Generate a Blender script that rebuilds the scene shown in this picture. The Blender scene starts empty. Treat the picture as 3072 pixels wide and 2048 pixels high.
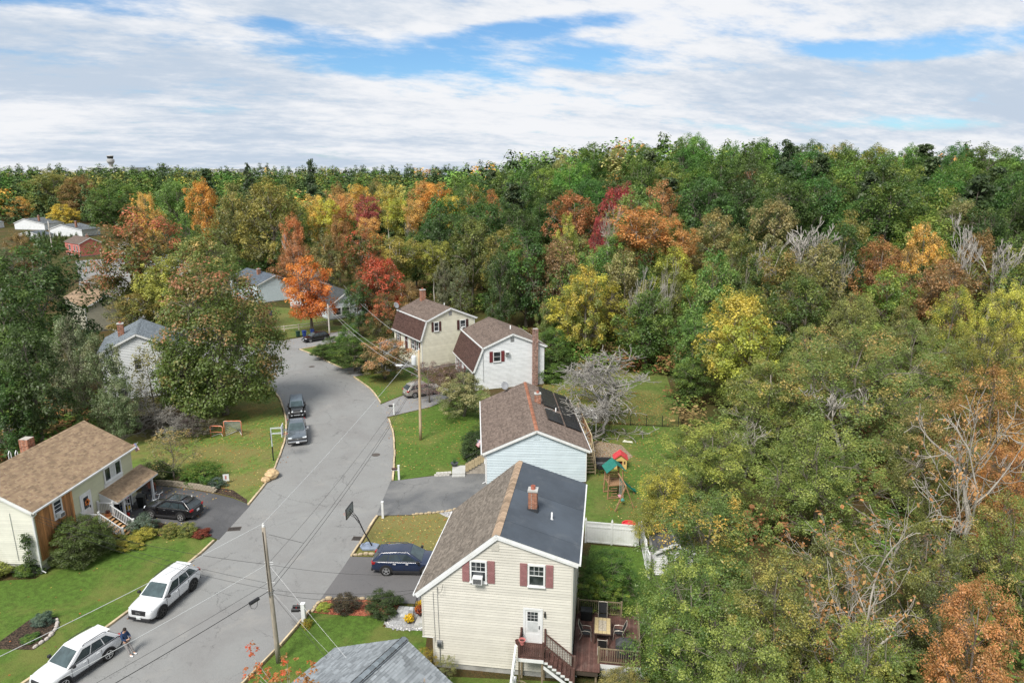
import bpy, math, random
import numpy as np
from mathutils import Matrix, Vector
# ------------------------------------------------------------------ camera, sky, sun, exposure
scene = bpy.context.scene
COL = scene.collection
cam_data = bpy.data.cameras.new('camera')
cam = bpy.data.objects.new('camera', cam_data); COL.objects.link(cam)
cam_data.sensor_width = 36.0; cam_data.lens = 24.375
cam_data.clip_start = 0.5; cam_data.clip_end = 6000
cam.location = (0, 0, 28.0)
cam.rotation_euler = (math.radians(90) - math.atan(512 / 2080), 0, 0)
scene.camera = cam
scene.render.engine = 'CYCLES'
cy = scene.cycles
cy.max_bounces = 6; cy.diffuse_bounces = 4; cy.glossy_bounces = 2; cy.transmission_bounces = 3
cy.transparent_max_bounces = 4; cy.caustics_reflective = False; cy.caustics_refractive = False
cy.use_denoising = True
try:
 cy.denoiser = 'OPENIMAGEDENOISE'; cy.denoising_input_passes = 'RGB_ALBEDO_NORMAL'; cy.denoising_prefilter = 'FAST'
except Exception: pass
cy.sample_clamp_indirect = 4.0
vs = scene.view_settings
vs.view_transform = 'Standard'; vs.look = 'None'; vs.gamma = 1.0; vs.exposure = 0.80
try: vs.use_curve_mapping = False
except Exception: pass
SUN_EL = math.radians(52); SUN_AZ = math.radians(208)     # azimuth clockwise from +Y: behind the camera, to its left
sun_data = bpy.data.lights.new('sun', 'SUN'); sun = bpy.data.objects.new('sun', sun_data); COL.objects.link(sun)
sun_data.energy = 2.9; sun_data.angle = math.radians(20); sun_data.color = (1.0, 0.95, 0.87)
sdir = Vector((math.sin(SUN_AZ) * math.cos(SUN_EL), math.cos(SUN_AZ) * math.cos(SUN_EL), math.sin(SUN_EL)))
sun.rotation_euler = (-sdir).to_track_quat('-Z', 'Y').to_euler()
world = bpy.data.worlds.new('World'); scene.world = world; world.use_nodes = True
def build_world():
 nt = world.node_tree; N = nt.nodes; L = nt.links
 for n in list(N): N.remove(n)
 out = N.new('ShaderNodeOutputWorld'); bg = N.new('ShaderNodeBackground'); bg.inputs[1].default_value = 0.082
 L.new(bg.outputs[0], out.inputs[0])
 sky = N.new('ShaderNodeTexSky'); sky.sky_type = 'NISHITA'; sky.sun_disc = False
 sky.sun_elevation = SUN_EL; sky.sun_rotation = SUN_AZ; sky.air_density = 1.0; sky.dust_density = 0.6; sky.ozone_density = 1.5
 tc = N.new('ShaderNodeTexCoord')
 sep = N.new('ShaderNodeSeparateXYZ'); L.new(tc.outputs['Generated'], sep.inputs[0])
 def m(op, a, b=None, c=None, clamp=False):
  n = N.new('ShaderNodeMath'); n.operation = op; n.use_clamp = clamp
  for i, v in enumerate((a, b, c)):
   if v is None: continue
   if isinstance(v, (int, float)): n.inputs[i].default_value = v
   else: L.new(v, n.inputs[i])
  return n.outputs[0]
 X, Y, Z = sep.outputs
 zz = m('MAXIMUM', Z, 0.0)
 den = m('ADD', zz, 0.17)
 px = m('DIVIDE', X, den); py = m('DIVIDE', Y, den)
 # stretch the cloud layer into streaks that run from lower left to upper right
 ca, sa = math.cos(0.42), math.sin(0.42)
 qa = m('ADD', m('MULTIPLY', px, ca), m('MULTIPLY', py, sa))
 qb = m('SUBTRACT', m('MULTIPLY', py, ca), m('MULTIPLY', px, sa))
 comb = N.new('ShaderNodeCombineXYZ'); L.new(m('MULTIPLY', qa, 0.80), comb.inputs[0]); L.new(m('MULTIPLY', qb, 1.25), comb.inputs[1]); comb.inputs[2].default_value = 3.7
 def noise(scale, detail, rough, off, dist=0.0):
  mp = N.new('ShaderNodeMapping'); mp.inputs[1].default_value = off; L.new(comb.outputs[0], mp.inputs[0])
  n = N.new('ShaderNodeTexNoise'); n.inputs['Scale'].default_value = scale; n.inputs['Detail'].default_value = detail
  n.inputs['Roughness'].default_value = rough; n.inputs['Distortion'].default_value = dist
  L.new(mp.outputs[0], n.inputs['Vector']); return n.outputs[0]
 def ramp(v, lo, hi):
  n = N.new('ShaderNodeMapRange'); n.interpolation_type = 'SMOOTHSTEP'; n.inputs[1].default_value = lo; n.inputs[2].default_value = hi
  L.new(v, n.inputs[0]); return n.outputs[0]
 n1 = noise(1.25, 4, 0.6, (3.1, 0.4, 0), 0.0)
 n2 = noise(4.6, 5, 0.66, (7.3, 5.2, 0), 0.0)
 n3 = noise(0.9, 1, 0.5, (1.0, 9.0, 0), 0.0)
 # where the layer opens: gaps of clear sky (direction of the gap: x/y and z/y of the sky vector)
 ysafe = m('MAXIMUM', Y, 0.05)
 ax = m('DIVIDE', X, ysafe); el = m('DIVIDE', Z, ysafe)
 ahead = ramp(Y, 0.05, 0.3)
 def gap(cx, cz, rx, rz, tilt):
  dx = m('SUBTRACT', ax, cx); dz = m('SUBTRACT', m('SUBTRACT', el, cz), m('MULTIPLY', dx, tilt))
  ex = m('MULTIPLY', dx, 1/rx); ez = m('MULTIPLY', dz, 1/rz)
  q = m('SUBTRACT', 1.0, m('MULTIPLY', m('MULTIPLY_ADD', ex, ex, m('MULTIPLY', ez, ez)), 0.36), None, True)
  return m('MULTIPLY', q, q)
 gaps = gap(-0.185, 0.148, 0.15, 0.026, -0.03)
 for g in ((0.12, 0.150, 0.15, 0.022, -0.10), (0.02, 0.186, 0.14, 0.012, 0.10), (-0.31, 0.187, 0.07, 0.010, -0.1), (0.62, 0.170, 0.16, 0.020, 0.10), (0.50, 0.158, 0.10, 0.011, 0.0), (-0.58, 0.215, 0.20, 0.016, -0.05), (0.55, 0.062, 0.16, 0.010, 0.0)):
  gaps = m('ADD', gaps, gap(*g))
 gaps = m('MULTIPLY', m('MINIMUM', gaps, 1.0), ahead)
 cov = m('ADD', m('MULTIPLY', n1, 0.85), m('MULTIPLY', n2, 0.55))
 cov = m('SUBTRACT', cov, 0.20)
 cov = m('SUBTRACT', m('ADD', cov, 0.15), m('MULTIPLY', gaps, 0.30))
 low = ramp(Z, 0.0, 0.10)                       # nearer the horizon the layer closes up
 cov = m('ADD', cov, m('MULTIPLY', m('SUBTRACT', 1.0, low), 0.10))
 mask = ramp(cov, 0.33, 0.64)
 shade = ramp(m('ADD', m('MULTIPLY', n2, 0.42), m('MULTIPLY', n3, 0.58)), 0.36, 0.60)
 cm = N.new('ShaderNodeMix'); cm.data_type = 'RGBA'
 cm.inputs[6].default_value = (3.9, 4.55, 5.4, 1); cm.inputs[7].default_value = (6.35, 6.45, 6.65, 1); L.new(shade, cm.inputs[0])
 mx = N.new('ShaderNodeMix'); mx.data_type = 'RGBA'; L.new(mask, mx.inputs[0]); L.new(cm.outputs[2], mx.inputs[7])
 tint = N.new('ShaderNodeMix'); tint.data_type = 'RGBA'; tint.blend_type = 'MULTIPLY'; tint.inputs[0].default_value = 1.0
 L.new(sky.outputs[0], tint.inputs[6]); tint.inputs[7].default_value = (0.56, 0.80, 1.0, 1)
 L.new(tint.outputs[2], mx.inputs[6])
 L.new(mx.outputs[2], bg.inputs[0])
build_world()
world.cycles.sampling_method = 'MANUAL'; world.cycles.sample_map_resolution = 256
# ------------------------------------------------------------------ helpers
rnd = random.Random(7)
MATS = {}
def nodes_of(mat):
 mat.use_nodes = True
 nt = mat.node_tree
 b = next(n for n in nt.nodes if n.type == 'BSDF_PRINCIPLED')
 return nt, nt.nodes, nt.links, b
def mix_rgb(N, L, fac, a, b, mode='MIX'):
 n = N.new('ShaderNodeMix'); n.data_type = 'RGBA'; n.blend_type = mode
 for sock, v in ((n.inputs[0], fac), (n.inputs[6], a), (n.inputs[7], b)):
  if isinstance(v, (int, float)): sock.default_value = v
  elif isinstance(v, tuple): sock.default_value = v if len(v) == 4 else (*v, 1)
  else: L.new(v, sock)
 return n.outputs[2]
def tex_noise(N, L, vec, scale, detail=4, rough=0.55, dist=0.0):
 n = N.new('ShaderNodeTexNoise'); n.inputs['Scale'].default_value = scale; n.inputs['Detail'].default_value = detail
 n.inputs['Roughness'].default_value = rough; n.inputs['Distortion'].default_value = dist
 if vec is not None: L.new(vec, n.inputs['Vector'])
 return n.outputs[0]
def maprange(N, L, v, lo, hi, a=0.0, b=1.0, smooth=True):
 n = N.new('ShaderNodeMapRange'); n.interpolation_type = 'SMOOTHSTEP' if smooth else 'LINEAR'
 n.inputs[1].default_value = lo; n.inputs[2].default_value = hi; n.inputs[3].default_value = a; n.inputs[4].default_value = b
 L.new(v, n.inputs[0]); return n.outputs[0]
def add_bump(N, L, b, height, strength=0.3, dist=0.02):
 n = N.new('ShaderNodeBump'); n.inputs['Strength'].default_value = strength; n.inputs['Distance'].default_value = dist
 L.new(height, n.inputs['Height']); L.new(n.outputs[0], b.inputs['Normal'])
def coords(N, L, kind='Object', stretch=None):
 tc = N.new('ShaderNodeTexCoord')
 if stretch is None: return tc.outputs[kind]
 mp = N.new('ShaderNodeMapping'); mp.inputs[3].default_value = stretch; L.new(tc.outputs[kind], mp.inputs[0]); return mp.outputs[0]
def mat(name, col, rough=0.6, var=0.12, scale=3.0, metal=0.0, bump=0.0, bscale=40.0, spec=0.4, dirt=None, dirtscale=0.6, stretch=None, attr=0.0, coat=0.0):
 """A painted/solid surface with uneven tone, optional grime patches and per-piece tone (attribute 'var')."""
 if name in MATS: return MATS[name]
 m = bpy.data.materials.new(name); nt, N, L, b = nodes_of(m)
 vec = coords(N, L, 'Object', stretch)
 n = tex_noise(N, L, vec, scale, 6, 0.6)
 f = maprange(N, L, n, 0.3, 0.7)
 c0 = tuple(min(1, c * (1 - var)) for c in col); c1 = tuple(min(1, c * (1 + var)) for c in col)
 c = mix_rgb(N, L, f, c0, c1)
 if dirt:
  nd = tex_noise(N, L, vec, dirtscale, 7, 0.65, 0.4); fd = maprange(N, L, nd, 0.50, 0.72, 0, 0.75)
  c = mix_rgb(N, L, fd, c, dirt)
 if attr:
  at = N.new('ShaderNodeAttribute'); at.attribute_name = 'var'
  v = maprange(N, L, at.outputs['Fac'], 0, 1, 1 - attr, 1 + attr, False)
  mul = N.new('ShaderNodeVectorMath'); mul.operation = 'SCALE'; L.new(c, mul.inputs[0]); L.new(v, mul.inputs['Scale']); c = mul.outputs[0]
 L.new(c, b.inputs['Base Color'])
 b.inputs['Roughness'].default_value = rough; b.inputs['Metallic'].default_value = metal
 b.inputs['Specular IOR Level'].default_value = spec
 if coat: b.inputs['Coat Weight'].default_value = coat; b.inputs['Coat Roughness'].default_value = 0.05
 if bump:
  add_bump(N, L, b, tex_noise(N, L, vec, bscale, 4, 0.6), bump, 0.01)
 MATS[name] = m
 return m
class MB:
 """Collects polygons; build() links them as ONE mesh object."""
 def __init__(self, M=None):
  self.v = []; self.f = []; self.a = []; self.M = M; self.cur = 0.5
 def pt(self, p):
  p = Vector(p)
  if self.M is not None: p = self.M @ p
  self.v.append(tuple(p)); return len(self.v) - 1
 def face(self, pts):
  self.f.append([self.pt(p) for p in pts]); self.a.append(self.cur)
 def poly(self, idx): self.f.append(idx); self.a.append(self.cur)
 def box(self, x0, y0, z0, x1, y1, z1):
  if x0 > x1: x0, x1 = x1, x0
  if y0 > y1: y0, y1 = y1, y0
  if z0 > z1: z0, z1 = z1, z0
  i = [self.pt(p) for p in ((x0,y0,z0),(x1,y0,z0),(x1,y1,z0),(x0,y1,z0),(x0,y0,z1),(x1,y0,z1),(x1,y1,z1),(x0,y1,z1))]
  for q in ((0,3,2,1),(4,5,6,7),(0,1,5,4),(1,2,6,5),(2,3,7,6),(3,0,4,7)): self.poly([i[k] for k in q])
  return self
 def bar(self, p, q, w, h=None, up=(0,0,1)):
  """square bar from p to q"""
  h = h or w; p = Vector(p); q = Vector(q); d = (q - p)
  if d.length < 1e-6: return self
  d.normalize(); up = Vector(up)
  s = d.cross(up)
  if s.length < 1e-3: s = d.cross(Vector((1,0,0)))
  s.normalize(); t = s.cross(d)
  i = [self.pt(c + s*a*w/2 + t*b*h/2) for c in (p, q) for a, b in ((-1,-1),(1,-1),(1,1),(-1,1))]
  for k in ((3,2,1,0),(4,5,6,7),(0,1,5,4),(1,2,6,5),(2,3,7,6),(3,0,4,7)): self.poly([i[j] for j in k])
  return self
 def tube(self, pts, r, n=6, cap=True):
  """tube along points; r is a number or list"""
  pts = [Vector(p) for p in pts]; rr = r if isinstance(r, (list, tuple)) else [r]*len(pts)
  rings = []; ref = None
  for k, p in enumerate(pts):
   d = (pts[min(k+1, len(pts)-1)] - pts[max(k-1, 0)])
   d = d.normalized() if d.length > 1e-9 else Vector((0,0,1))
   if ref is None:
    ref = d.cross(Vector((0.13,0.31,1.0)));
    if ref.length < 1e-3: ref = d.cross(Vector((1,0,0)))
   s = (ref - d*ref.dot(d)).normalized(); t = d.cross(s); ref = s
   rings.append([self.pt(p + (s*math.cos(a) + t*math.sin(a))*rr[k]) for a in [2*math.pi*j/n for j in range(n)]])
  for k in range(len(rings)-1):
   A, B = rings[k], rings[k+1]
   for j in range(n): self.poly([A[j], A[(j+1)%n], B[(j+1)%n], B[j]])
  if cap: self.poly(rings[0][::-1]); self.poly(rings[-1])
  return self
 def cyl(self, p, q, r, n=12): return self.tube([p, q], r, n)
 def lathe(self, prof, c=(0,0,0), n=16, cap=True):
  c = Vector(c); rings = []
  for r, z in prof: rings.append([self.pt(c + Vector((r*math.cos(2*math.pi*j/n), r*math.sin(2*math.pi*j/n), z))) for j in range(n)])
  for k in range(len(rings)-1):
   A, B = rings[k], rings[k+1]
   for j in range(n): self.poly([A[j], A[(j+1)%n], B[(j+1)%n], B[j]])
  if cap: self.poly(rings[0][::-1]); self.poly(rings[-1])
  return self
 def prism(self, poly, z0, z1):
  n = len(poly); a = [self.pt((x,y,z0)) for x,y in poly]; b = [self.pt((x,y,z1)) for x,y in poly]
  self.poly(a[::-1]); self.poly(b)
  for k in range(n): self.poly([a[k], a[(k+1)%n], b[(k+1)%n], b[k]])
  return self
 def extrude_xz(self, poly, y0, y1):
  n = len(poly); a = [self.pt((x,y0,z)) for x,z in poly]; b = [self.pt((x,y1,z)) for x,z in poly]
  self.poly(a); self.poly(b[::-1])
  for k in range(n): self.poly([a[(k+1)%n], a[k], b[k], b[(k+1)%n]])
  return self
 def mesh(self, name, material):
  me = bpy.data.meshes.new(name); me.from_pydata(self.v, [], self.f); me.validate()
  if material: me.materials.append(material)
  if len(set(self.a)) > 1 and len(me.polygons) == len(self.a):
   at = me.attributes.new('var', 'FLOAT', 'FACE'); at.data.foreach_set('value', self.a)
  return me
 def build(self, name, material, parent=None, smooth=False, bevel=0.0, fixn=False):
  me = self.mesh(name, material)
  if fixn or smooth:
   import bmesh
   bm = bmesh.new(); bm.from_mesh(me); bmesh.ops.remove_doubles(bm, verts=bm.verts, dist=1e-5); bmesh.ops.recalc_face_normals(bm, faces=bm.faces); bm.to_mesh(me); bm.free()
  o = bpy.data.objects.new(name, me); COL.objects.link(o)
  if parent is not None: o.parent = parent
  if smooth: me.polygons.foreach_set('use_smooth', [True]*len(me.polygons))
  if bevel:
   md = o.modifiers.new('bevel', 'BEVEL'); md.width = bevel; md.segments = 2; md.limit_method = 'ANGLE'
  return o
def tag(o, label=None, cat=None, group=None, kind=None):
 if label: o['label'] = label
 if cat: o['category'] = cat
 if group: o['group'] = group
 if kind: o['kind'] = kind
 return o
def empty(name, loc, rz=0.0, label=None, cat=None, group=None):
 o = bpy.data.objects.new(name, None); COL.objects.link(o); o.location = loc; o.rotation_euler = (0, 0, rz); o.empty_display_size = 0.3
 return tag(o, label, cat, group)
def inst(name, me, parent=None, M=None):
 o = bpy.data.objects.new(name, me); COL.objects.link(o)
 if parent is not None: o.parent = parent
 if M is not None: o.matrix_local = M
 return o
def copy_tree(o, parent=None):
 c = o.copy(); COL.objects.link(c); c.parent = parent
 for ch in list(o.children): copy_tree(ch, c)
 return c
def R(d): return math.radians(d)
def text_mesh(name, body, size, material, parent, M, depth=0.004, align='CENTER'):
 cu = bpy.data.curves.new(name, 'FONT'); cu.body = body; cu.size = size; cu.extrude = depth; cu.align_x = align; cu.align_y = 'CENTER'
 tmp = bpy.data.objects.new(name, cu); COL.objects.link(tmp)
 dg = bpy.context.evaluated_depsgraph_get(); me = bpy.data.meshes.new_from_object(tmp.evaluated_get(dg))
 bpy.data.objects.remove(tmp); me.name = name; me.materials.clear(); me.materials.append(material)
 return inst(name, me, parent, M)
def smoothstep(a, b, x):
 t = min(1, max(0, (x - a) / (b - a))); return t*t*(3 - 2*t)
def terr(x, y):
 h = 20 * smoothstep(95, 265, y + 0.55*x) * smoothstep(-75, 35, x)
 h *= 1 - 0.24 * smoothstep(45, 125, x)
 h += 13 * smoothstep(330, 620, y) * (1 - smoothstep(-75, 35, x))
 h += 3.0 * smoothstep(25, 60, x) * (1 - smoothstep(60, 120, y))
 return h
# ------------------------------------------------------------------ ground materials
def grass_mat(name, lush, dry, dryness=0.35, stripes=None, soil=None):
 m = bpy.data.materials.new(name); nt, N, L, b = nodes_of(m)
 vec = coords(N, L, 'Object')
 fine = tex_noise(N, L, vec, 22.0, 4, 0.75); mid = tex_noise(N, L, vec, 2.6, 6, 0.7, 0.3); big = tex_noise(N, L, vec, 0.22, 5, 0.6, 0.6)
 c = mix_rgb(N, L, maprange(N, L, mid, 0.32, 0.68), tuple(v*0.66 for v in lush), tuple(v*1.30 for v in lush))
 if stripes:
  st = coords(N, L, 'Object'); mp = N.new('ShaderNodeMapping'); mp.inputs[2].default_value = (0, 0, stripes); L.new(st, mp.inputs[0])
  w = N.new('ShaderNodeTexWave'); w.inputs['Scale'].default_value = 0.30; w.inputs['Distortion'].default_value = 0.8; w.inputs['Detail'].default_value = 2; L.new(mp.outputs[0], w.inputs[0])
  c = mix_rgb(N, L, maprange(N, L, w.outputs[1], 0.2, 0.8, 0, 0.45), c, tuple(v*1.35 for v in lush))
 c = mix_rgb(N, L, maprange(N, L, big, 0.62 - dryness*0.55, 0.80 - dryness*0.4, 0, 0.85), c, dry)
 if soil: c = mix_rgb(N, L, maprange(N, L, tex_noise(N, L, vec, 0.5, 7, 0.68, 0.8), 0.60, 0.70, 0, 0.8), c, soil)
 c = mix_rgb(N, L, maprange(N, L, fine, 0.30, 0.72), mix_rgb(N, L, 0.45, c, (0.012, 0.022, 0.004)), mix_rgb(N, L, 0.14, c, (0.35, 0.36, 0.12)))
 L.new(c, b.inputs['Base Color']); b.inputs['Roughness'].default_value = 0.85; b.inputs['Specular IOR Level'].default_value = 0.15
 add_bump(N, L, b, fine, 0.9, 0.06)
 MATS[name] = m; return m
GL = grass_mat('lawn_grass_lush', (0.082, 0.165, 0.022), (0.18, 0.195, 0.05), 0.28)
GS = grass_mat('lawn_grass_mown', (0.125, 0.195, 0.038), (0.24, 0.20, 0.075), 0.40, stripes=0.55, soil=(0.17, 0.12, 0.07))
GD = grass_mat('lawn_grass_dry', (0.155, 0.18, 0.045), (0.26, 0.215, 0.08), 0.62, soil=(0.20, 0.15, 0.08))
GB = grass_mat('lawn_grass_yard', (0.088, 0.165, 0.026), (0.18, 0.185, 0.055), 0.36, soil=(0.13, 0.10, 0.05))
GLEAF = grass_mat('lawn_under_leaves', (0.10, 0.155, 0.032), (0.20, 0.185, 0.06), 0.42, soil=(0.20, 0.145, 0.065))
def ground_mat():
 m = bpy.data.materials.new('woodland_ground'); nt, N, L, b = nodes_of(m)
 vec = coords(N, L, 'Object')
 a = tex_noise(N, L, vec, 0.11, 7, 0.65, 0.5); f = tex_noise(N, L, vec, 6.0, 5, 0.75)
 c = mix_rgb(N, L, maprange(N, L, a, 0.40, 0.62), (0.045, 0.062, 0.018), (0.085, 0.062, 0.030))
 c = mix_rgb(N, L, maprange(N, L, f, 0.42, 0.7), c, mix_rgb(N, L, 0.5, c, (0.16, 0.09, 0.03)))
 L.new(c, b.inputs['Base Color']); b.inputs['Roughness'].default_value = 0.95; b.inputs['Specular IOR Level'].default_value = 0.1
 add_bump(N, L, b, f, 1.0, 0.15); return m
def asphalt(name, col, dark, crack=0.5, patch=0.4, speck=0.5):
 m = bpy.data.materials.new(name); nt, N, L, b = nodes_of(m)
 vec = coords(N, L, 'Object')
 big = tex_noise(N, L, vec, 0.16, 6, 0.6, 0.8); sp = tex_noise(N, L, vec, 55.0, 3, 0.8); md = tex_noise(N, L, vec, 1.4, 7, 0.7, 0.4)
 c = mix_rgb(N, L, maprange(N, L, big, 0.35, 0.68, 0, patch), col, dark)
 c = mix_rgb(N, L, maprange(N, L, md, 0.30, 0.72, 0, 0.30), c, tuple(v*1.12 for v in col))
 c = mix_rgb(N, L, maprange(N, L, sp, 0.35, 0.70, 0, speck), mix_rgb(N, L, 0.16, c, (0.03, 0.03, 0.03)), mix_rgb(N, L, 0.22, c, (0.62, 0.60, 0.56)))
 if crack:
  dn = tex_noise(N, L, vec, 0.9, 5, 0.7); ad = N.new('ShaderNodeVectorMath'); ad.operation = 'MULTIPLY_ADD'
  cb = N.new('ShaderNodeCombineXYZ'); L.new(dn, cb.inputs[0]); L.new(tex_noise(N, L, vec, 1.1, 5, 0.7), cb.inputs[1])
  L.new(cb.outputs[0], ad.inputs[0]); ad.inputs[1].default_value = (1.9, 1.9, 0); L.new(vec, ad.inputs[2])
  vo = N.new('ShaderNodeTexVoronoi'); vo.feature = 'DISTANCE_TO_EDGE'; vo.inputs['Scale'].default_value = 0.20; L.new(ad.outputs[0], vo.inputs['Vector'])
  line = maprange(N, L, vo.outputs['Distance'], 0.0015, 0.0075, 1, 0); gate = maprange(N, L, tex_noise(N, L, vec, 0.35, 3, 0.5), 0.42, 0.55)
  mu = N.new('ShaderNodeMath'); mu.operation = 'MULTIPLY'; L.new(line, mu.inputs[0]); L.new(gate, mu.inputs[1])
  mu2 = N.new('ShaderNodeMath'); mu2.operation = 'MULTIPLY'; L.new(mu.outputs[0], mu2.inputs[0]); mu2.inputs[1].default_value = crack
  c = mix_rgb(N, L, mu2.outputs[0], c, (0.05, 0.05, 0.05))
  vo2 = N.new('ShaderNodeTexVoronoi'); vo2.feature = 'DISTANCE_TO_EDGE'; vo2.inputs['Scale'].default_value = 0.55; L.new(ad.outputs[0], vo2.inputs['Vector'])
  l2 = maprange(N, L, vo2.outputs['Distance'], 0.002, 0.012, 0.55, 0); g2 = maprange(N, L, tex_noise(N, L, vec, 0.28, 3, 0.6), 0.52, 0.62); q2 = N.new('ShaderNodeMath'); q2.operation = 'MULTIPLY'; L.new(l2, q2.inputs[0]); L.new(g2, q2.inputs[1]); c = mix_rgb(N, L, q2.outputs[0], c, (0.07, 0.07, 0.07))
 st = tex_noise(N, L, vec, 0.75, 5, 0.62, 0.5); c = mix_rgb(N, L, maprange(N, L, st, 0.62, 0.74, 0, 0.40), c, tuple(v*0.45 for v in dark))
 sd = tex_noise(N, L, vec, 0.33, 5, 0.7, 0.3); c = mix_rgb(N, L, maprange(N, L, sd, 0.55, 0.72, 0, 0.35), c, tuple(min(1, v*q) for v, q in zip(col, (1.28, 1.2, 1.12))))
 L.new(c, b.inputs['Base Color']); b.inputs['Roughness'].default_value = 0.9; b.inputs['Specular IOR Level'].default_value = 0.2
 add_bump(N, L, b, sp, 0.5, 0.01); MATS[name] = m; return m
ROAD = asphalt('road_asphalt', (0.238, 0.242, 0.238), (0.19, 0.185, 0.182), 0.45, 0.75)
DRV_D = asphalt('driveway_dark', (0.060, 0.062, 0.068), (0.12, 0.12, 0.125), 0.4, 0.9, 0.35)
DRV_M = asphalt('driveway_grey', (0.125, 0.122, 0.125), (0.15, 0.145, 0.145), 0.3, 0.6, 0.3)
DRV_O = asphalt('driveway_worn', (0.10, 0.105, 0.112), (0.21, 0.21, 0.205), 0.6, 1.0, 0.4)
DRV_L = asphalt('driveway_pale', (0.26, 0.26, 0.26), (0.20, 0.20, 0.20), 0.5, 0.6, 0.4)
def leafy(name, a, b_, c_):
 m = bpy.data.materials.new(name); nt, N, L, b = nodes_of(m); vec = coords(N, L, 'Object')
 vo = N.new('ShaderNodeTexVoronoi'); vo.inputs['Scale'].default_value = 14; L.new(vec, vo.inputs['Vector'])
 sx = N.new('ShaderNodeSeparateColor'); L.new(vo.outputs['Color'], sx.inputs[0])
 c = mix_rgb(N, L, maprange(N, L, sx.outputs[0], 0.2, 0.8), a, b_); c = mix_rgb(N, L, maprange(N, L, sx.outputs[1], 0.55, 0.75), c, c_)
 L.new(c, b.inputs['Base Color']); b.inputs['Roughness'].default_value = 0.95; b.inputs['Specular IOR Level'].default_value = 0.1
 add_bump(N, L, b, vo.outputs['Distance'], 0.9, 0.05); MATS[name] = m; return m
MULCH_R = leafy('red_mulch', (0.30, 0.095, 0.055), (0.40, 0.15, 0.09), (0.16, 0.05, 0.035))
MULCH_D = leafy('dark_mulch', (0.055, 0.040, 0.030), (0.10, 0.07, 0.05), (0.03, 0.025, 0.02))
LEAFBED = leafy('leaf_litter', (0.20, 0.12, 0.05), (0.34, 0.20, 0.07), (0.12, 0.075, 0.03))
GRAVEL = leafy('gravel', (0.36, 0.35, 0.34), (0.52, 0.51, 0.49), (0.20, 0.20, 0.20))
DIRT = leafy('bare_dirt', (0.26, 0.20, 0.14), (0.38, 0.31, 0.23), (0.15, 0.11, 0.07))
CONC = mat('concrete', (0.44, 0.44, 0.42), 0.85, 0.10, 2.0, bump=0.2, dirt=(0.28, 0.27, 0.25))
KERBM = mat('kerb_stone', (0.46, 0.37, 0.24), 0.85, 0.22, 2.5, bump=0.4, bscale=18, dirt=(0.24, 0.19, 0.13), attr=0.15)
STONE = mat('field_stone', (0.36, 0.29, 0.20), 0.85, 0.25, 4.0, bump=0.6, bscale=12, dirt=(0.16, 0.13, 0.10))
BLOCK = mat('wall_block', (0.30, 0.26, 0.20), 0.9, 0.25, 5.0, bump=0.5, bscale=20, dirt=(0.13, 0.11, 0.09))
# ------------------------------------------------------------------ terrain, road, driveways, lawns
def build_ground():
 def axis(lo, hi, a, b, fine, coarse):
  out = []; x = lo
  while x < hi:
   out.append(x); x += fine if a <= x < b else coarse
  out.append(hi); return out
 xs = axis(-1000, 1000, -130, 140, 5, 30); ys = axis(-120, 1700, 0, 330, 5, 30)
 v = [(x, y, terr(x, y)) for y in ys for x in xs]; w = len(xs)
 f = [(j*w+i, j*w+i+1, (j+1)*w+i+1, (j+1)*w+i) for j in range(len(ys)-1) for i in range(w-1)]
 me = bpy.data.meshes.new('ground'); me.from_pydata(v, [], f); me.materials.append(ground_mat())
 me.polygons.foreach_set('use_smooth', [True]*len(f))
 o = bpy.data.objects.new('ground', me); COL.objects.link(o)
 tag(o, 'brown and olive woodland floor around the houses and under the trees', 'ground', kind='structure')
build_ground()
def sheet(name, pts, z, m, label, cat, kind='structure'):
 b = MB(); b.face([(x, y, z + terr(x, y)) for x, y in pts]); o = b.build(name, m)
 if o.data.polygons[0].normal.z < 0: o.data.flip_normals()
 return tag(o, label, cat, kind=kind)
def smooth_line(pts, step=1.0):
 """Catmull-Rom through the points"""
 P = [Vector((p[0], p[1])) for p in pts]; out = []
 for i in range(len(P)-1):
  p0 = P[max(i-1, 0)]; p1 = P[i]; p2 = P[i+1]; p3 = P[min(i+2, len(P)-1)]
  n = max(2, int((p2-p1).length/step))
  for k in range(n):
   t = k/n; out.append(0.5*((2*p1) + (p2-p0)*t + (2*p0-5*p1+4*p2-p3)*t*t + (3*p1-p0-3*p2+p3)*t**3))
 out.append(P[-1]); return [(p.x, p.y) for p in out]
ROAD_L = [(-38, 10), (-32, 21.5), (-27.33, 33.37), (-25.42, 38.33), (-24.96, 39.97), (-23.48, 46.17), (-23.0, 49.06), (-22.62, 54.57), (-22.6, 59.17), (-22.85, 61.97), (-23.57, 66.38), (-24.2, 69.5), (-26.06, 75.69), (-29.21, 83.28), (-31.9, 87.4), (-36.5, 93.0), (-45, 101), (-58, 110.5), (-72, 122), (-88, 141), (-103, 163), (-117, 186), (-140, 222)]
ROAD_R = [(-23.5, 10), (-19, 21.5), (-15.03, 33.72), (-14.10, 36.58), (-13.29, 39.87), (-12.9, 41.06), (-12.08, 46.45), (-11.82, 48.51), (-11.45, 51.94), (-11.24, 52.85), (-11.2, 59.45), (-12.04, 65.78), (-13.22, 71.79), (-14.69, 76.9), (-16.38, 81.73), (-18.51, 86.84), (-20.54, 90.23), (-22.43, 93.22), (-24.61, 96.9), (-27.19, 99.97), (-30.71, 104.4), (-34.48, 108.35), (-40.4, 113.6), (-52, 121.0), (-66, 131), (-80, 149), (-94, 170), (-107, 193), (-128, 228)]
rl = smooth_line(ROAD_L, 1.5); rr = smooth_line(ROAD_R, 1.5)
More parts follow.
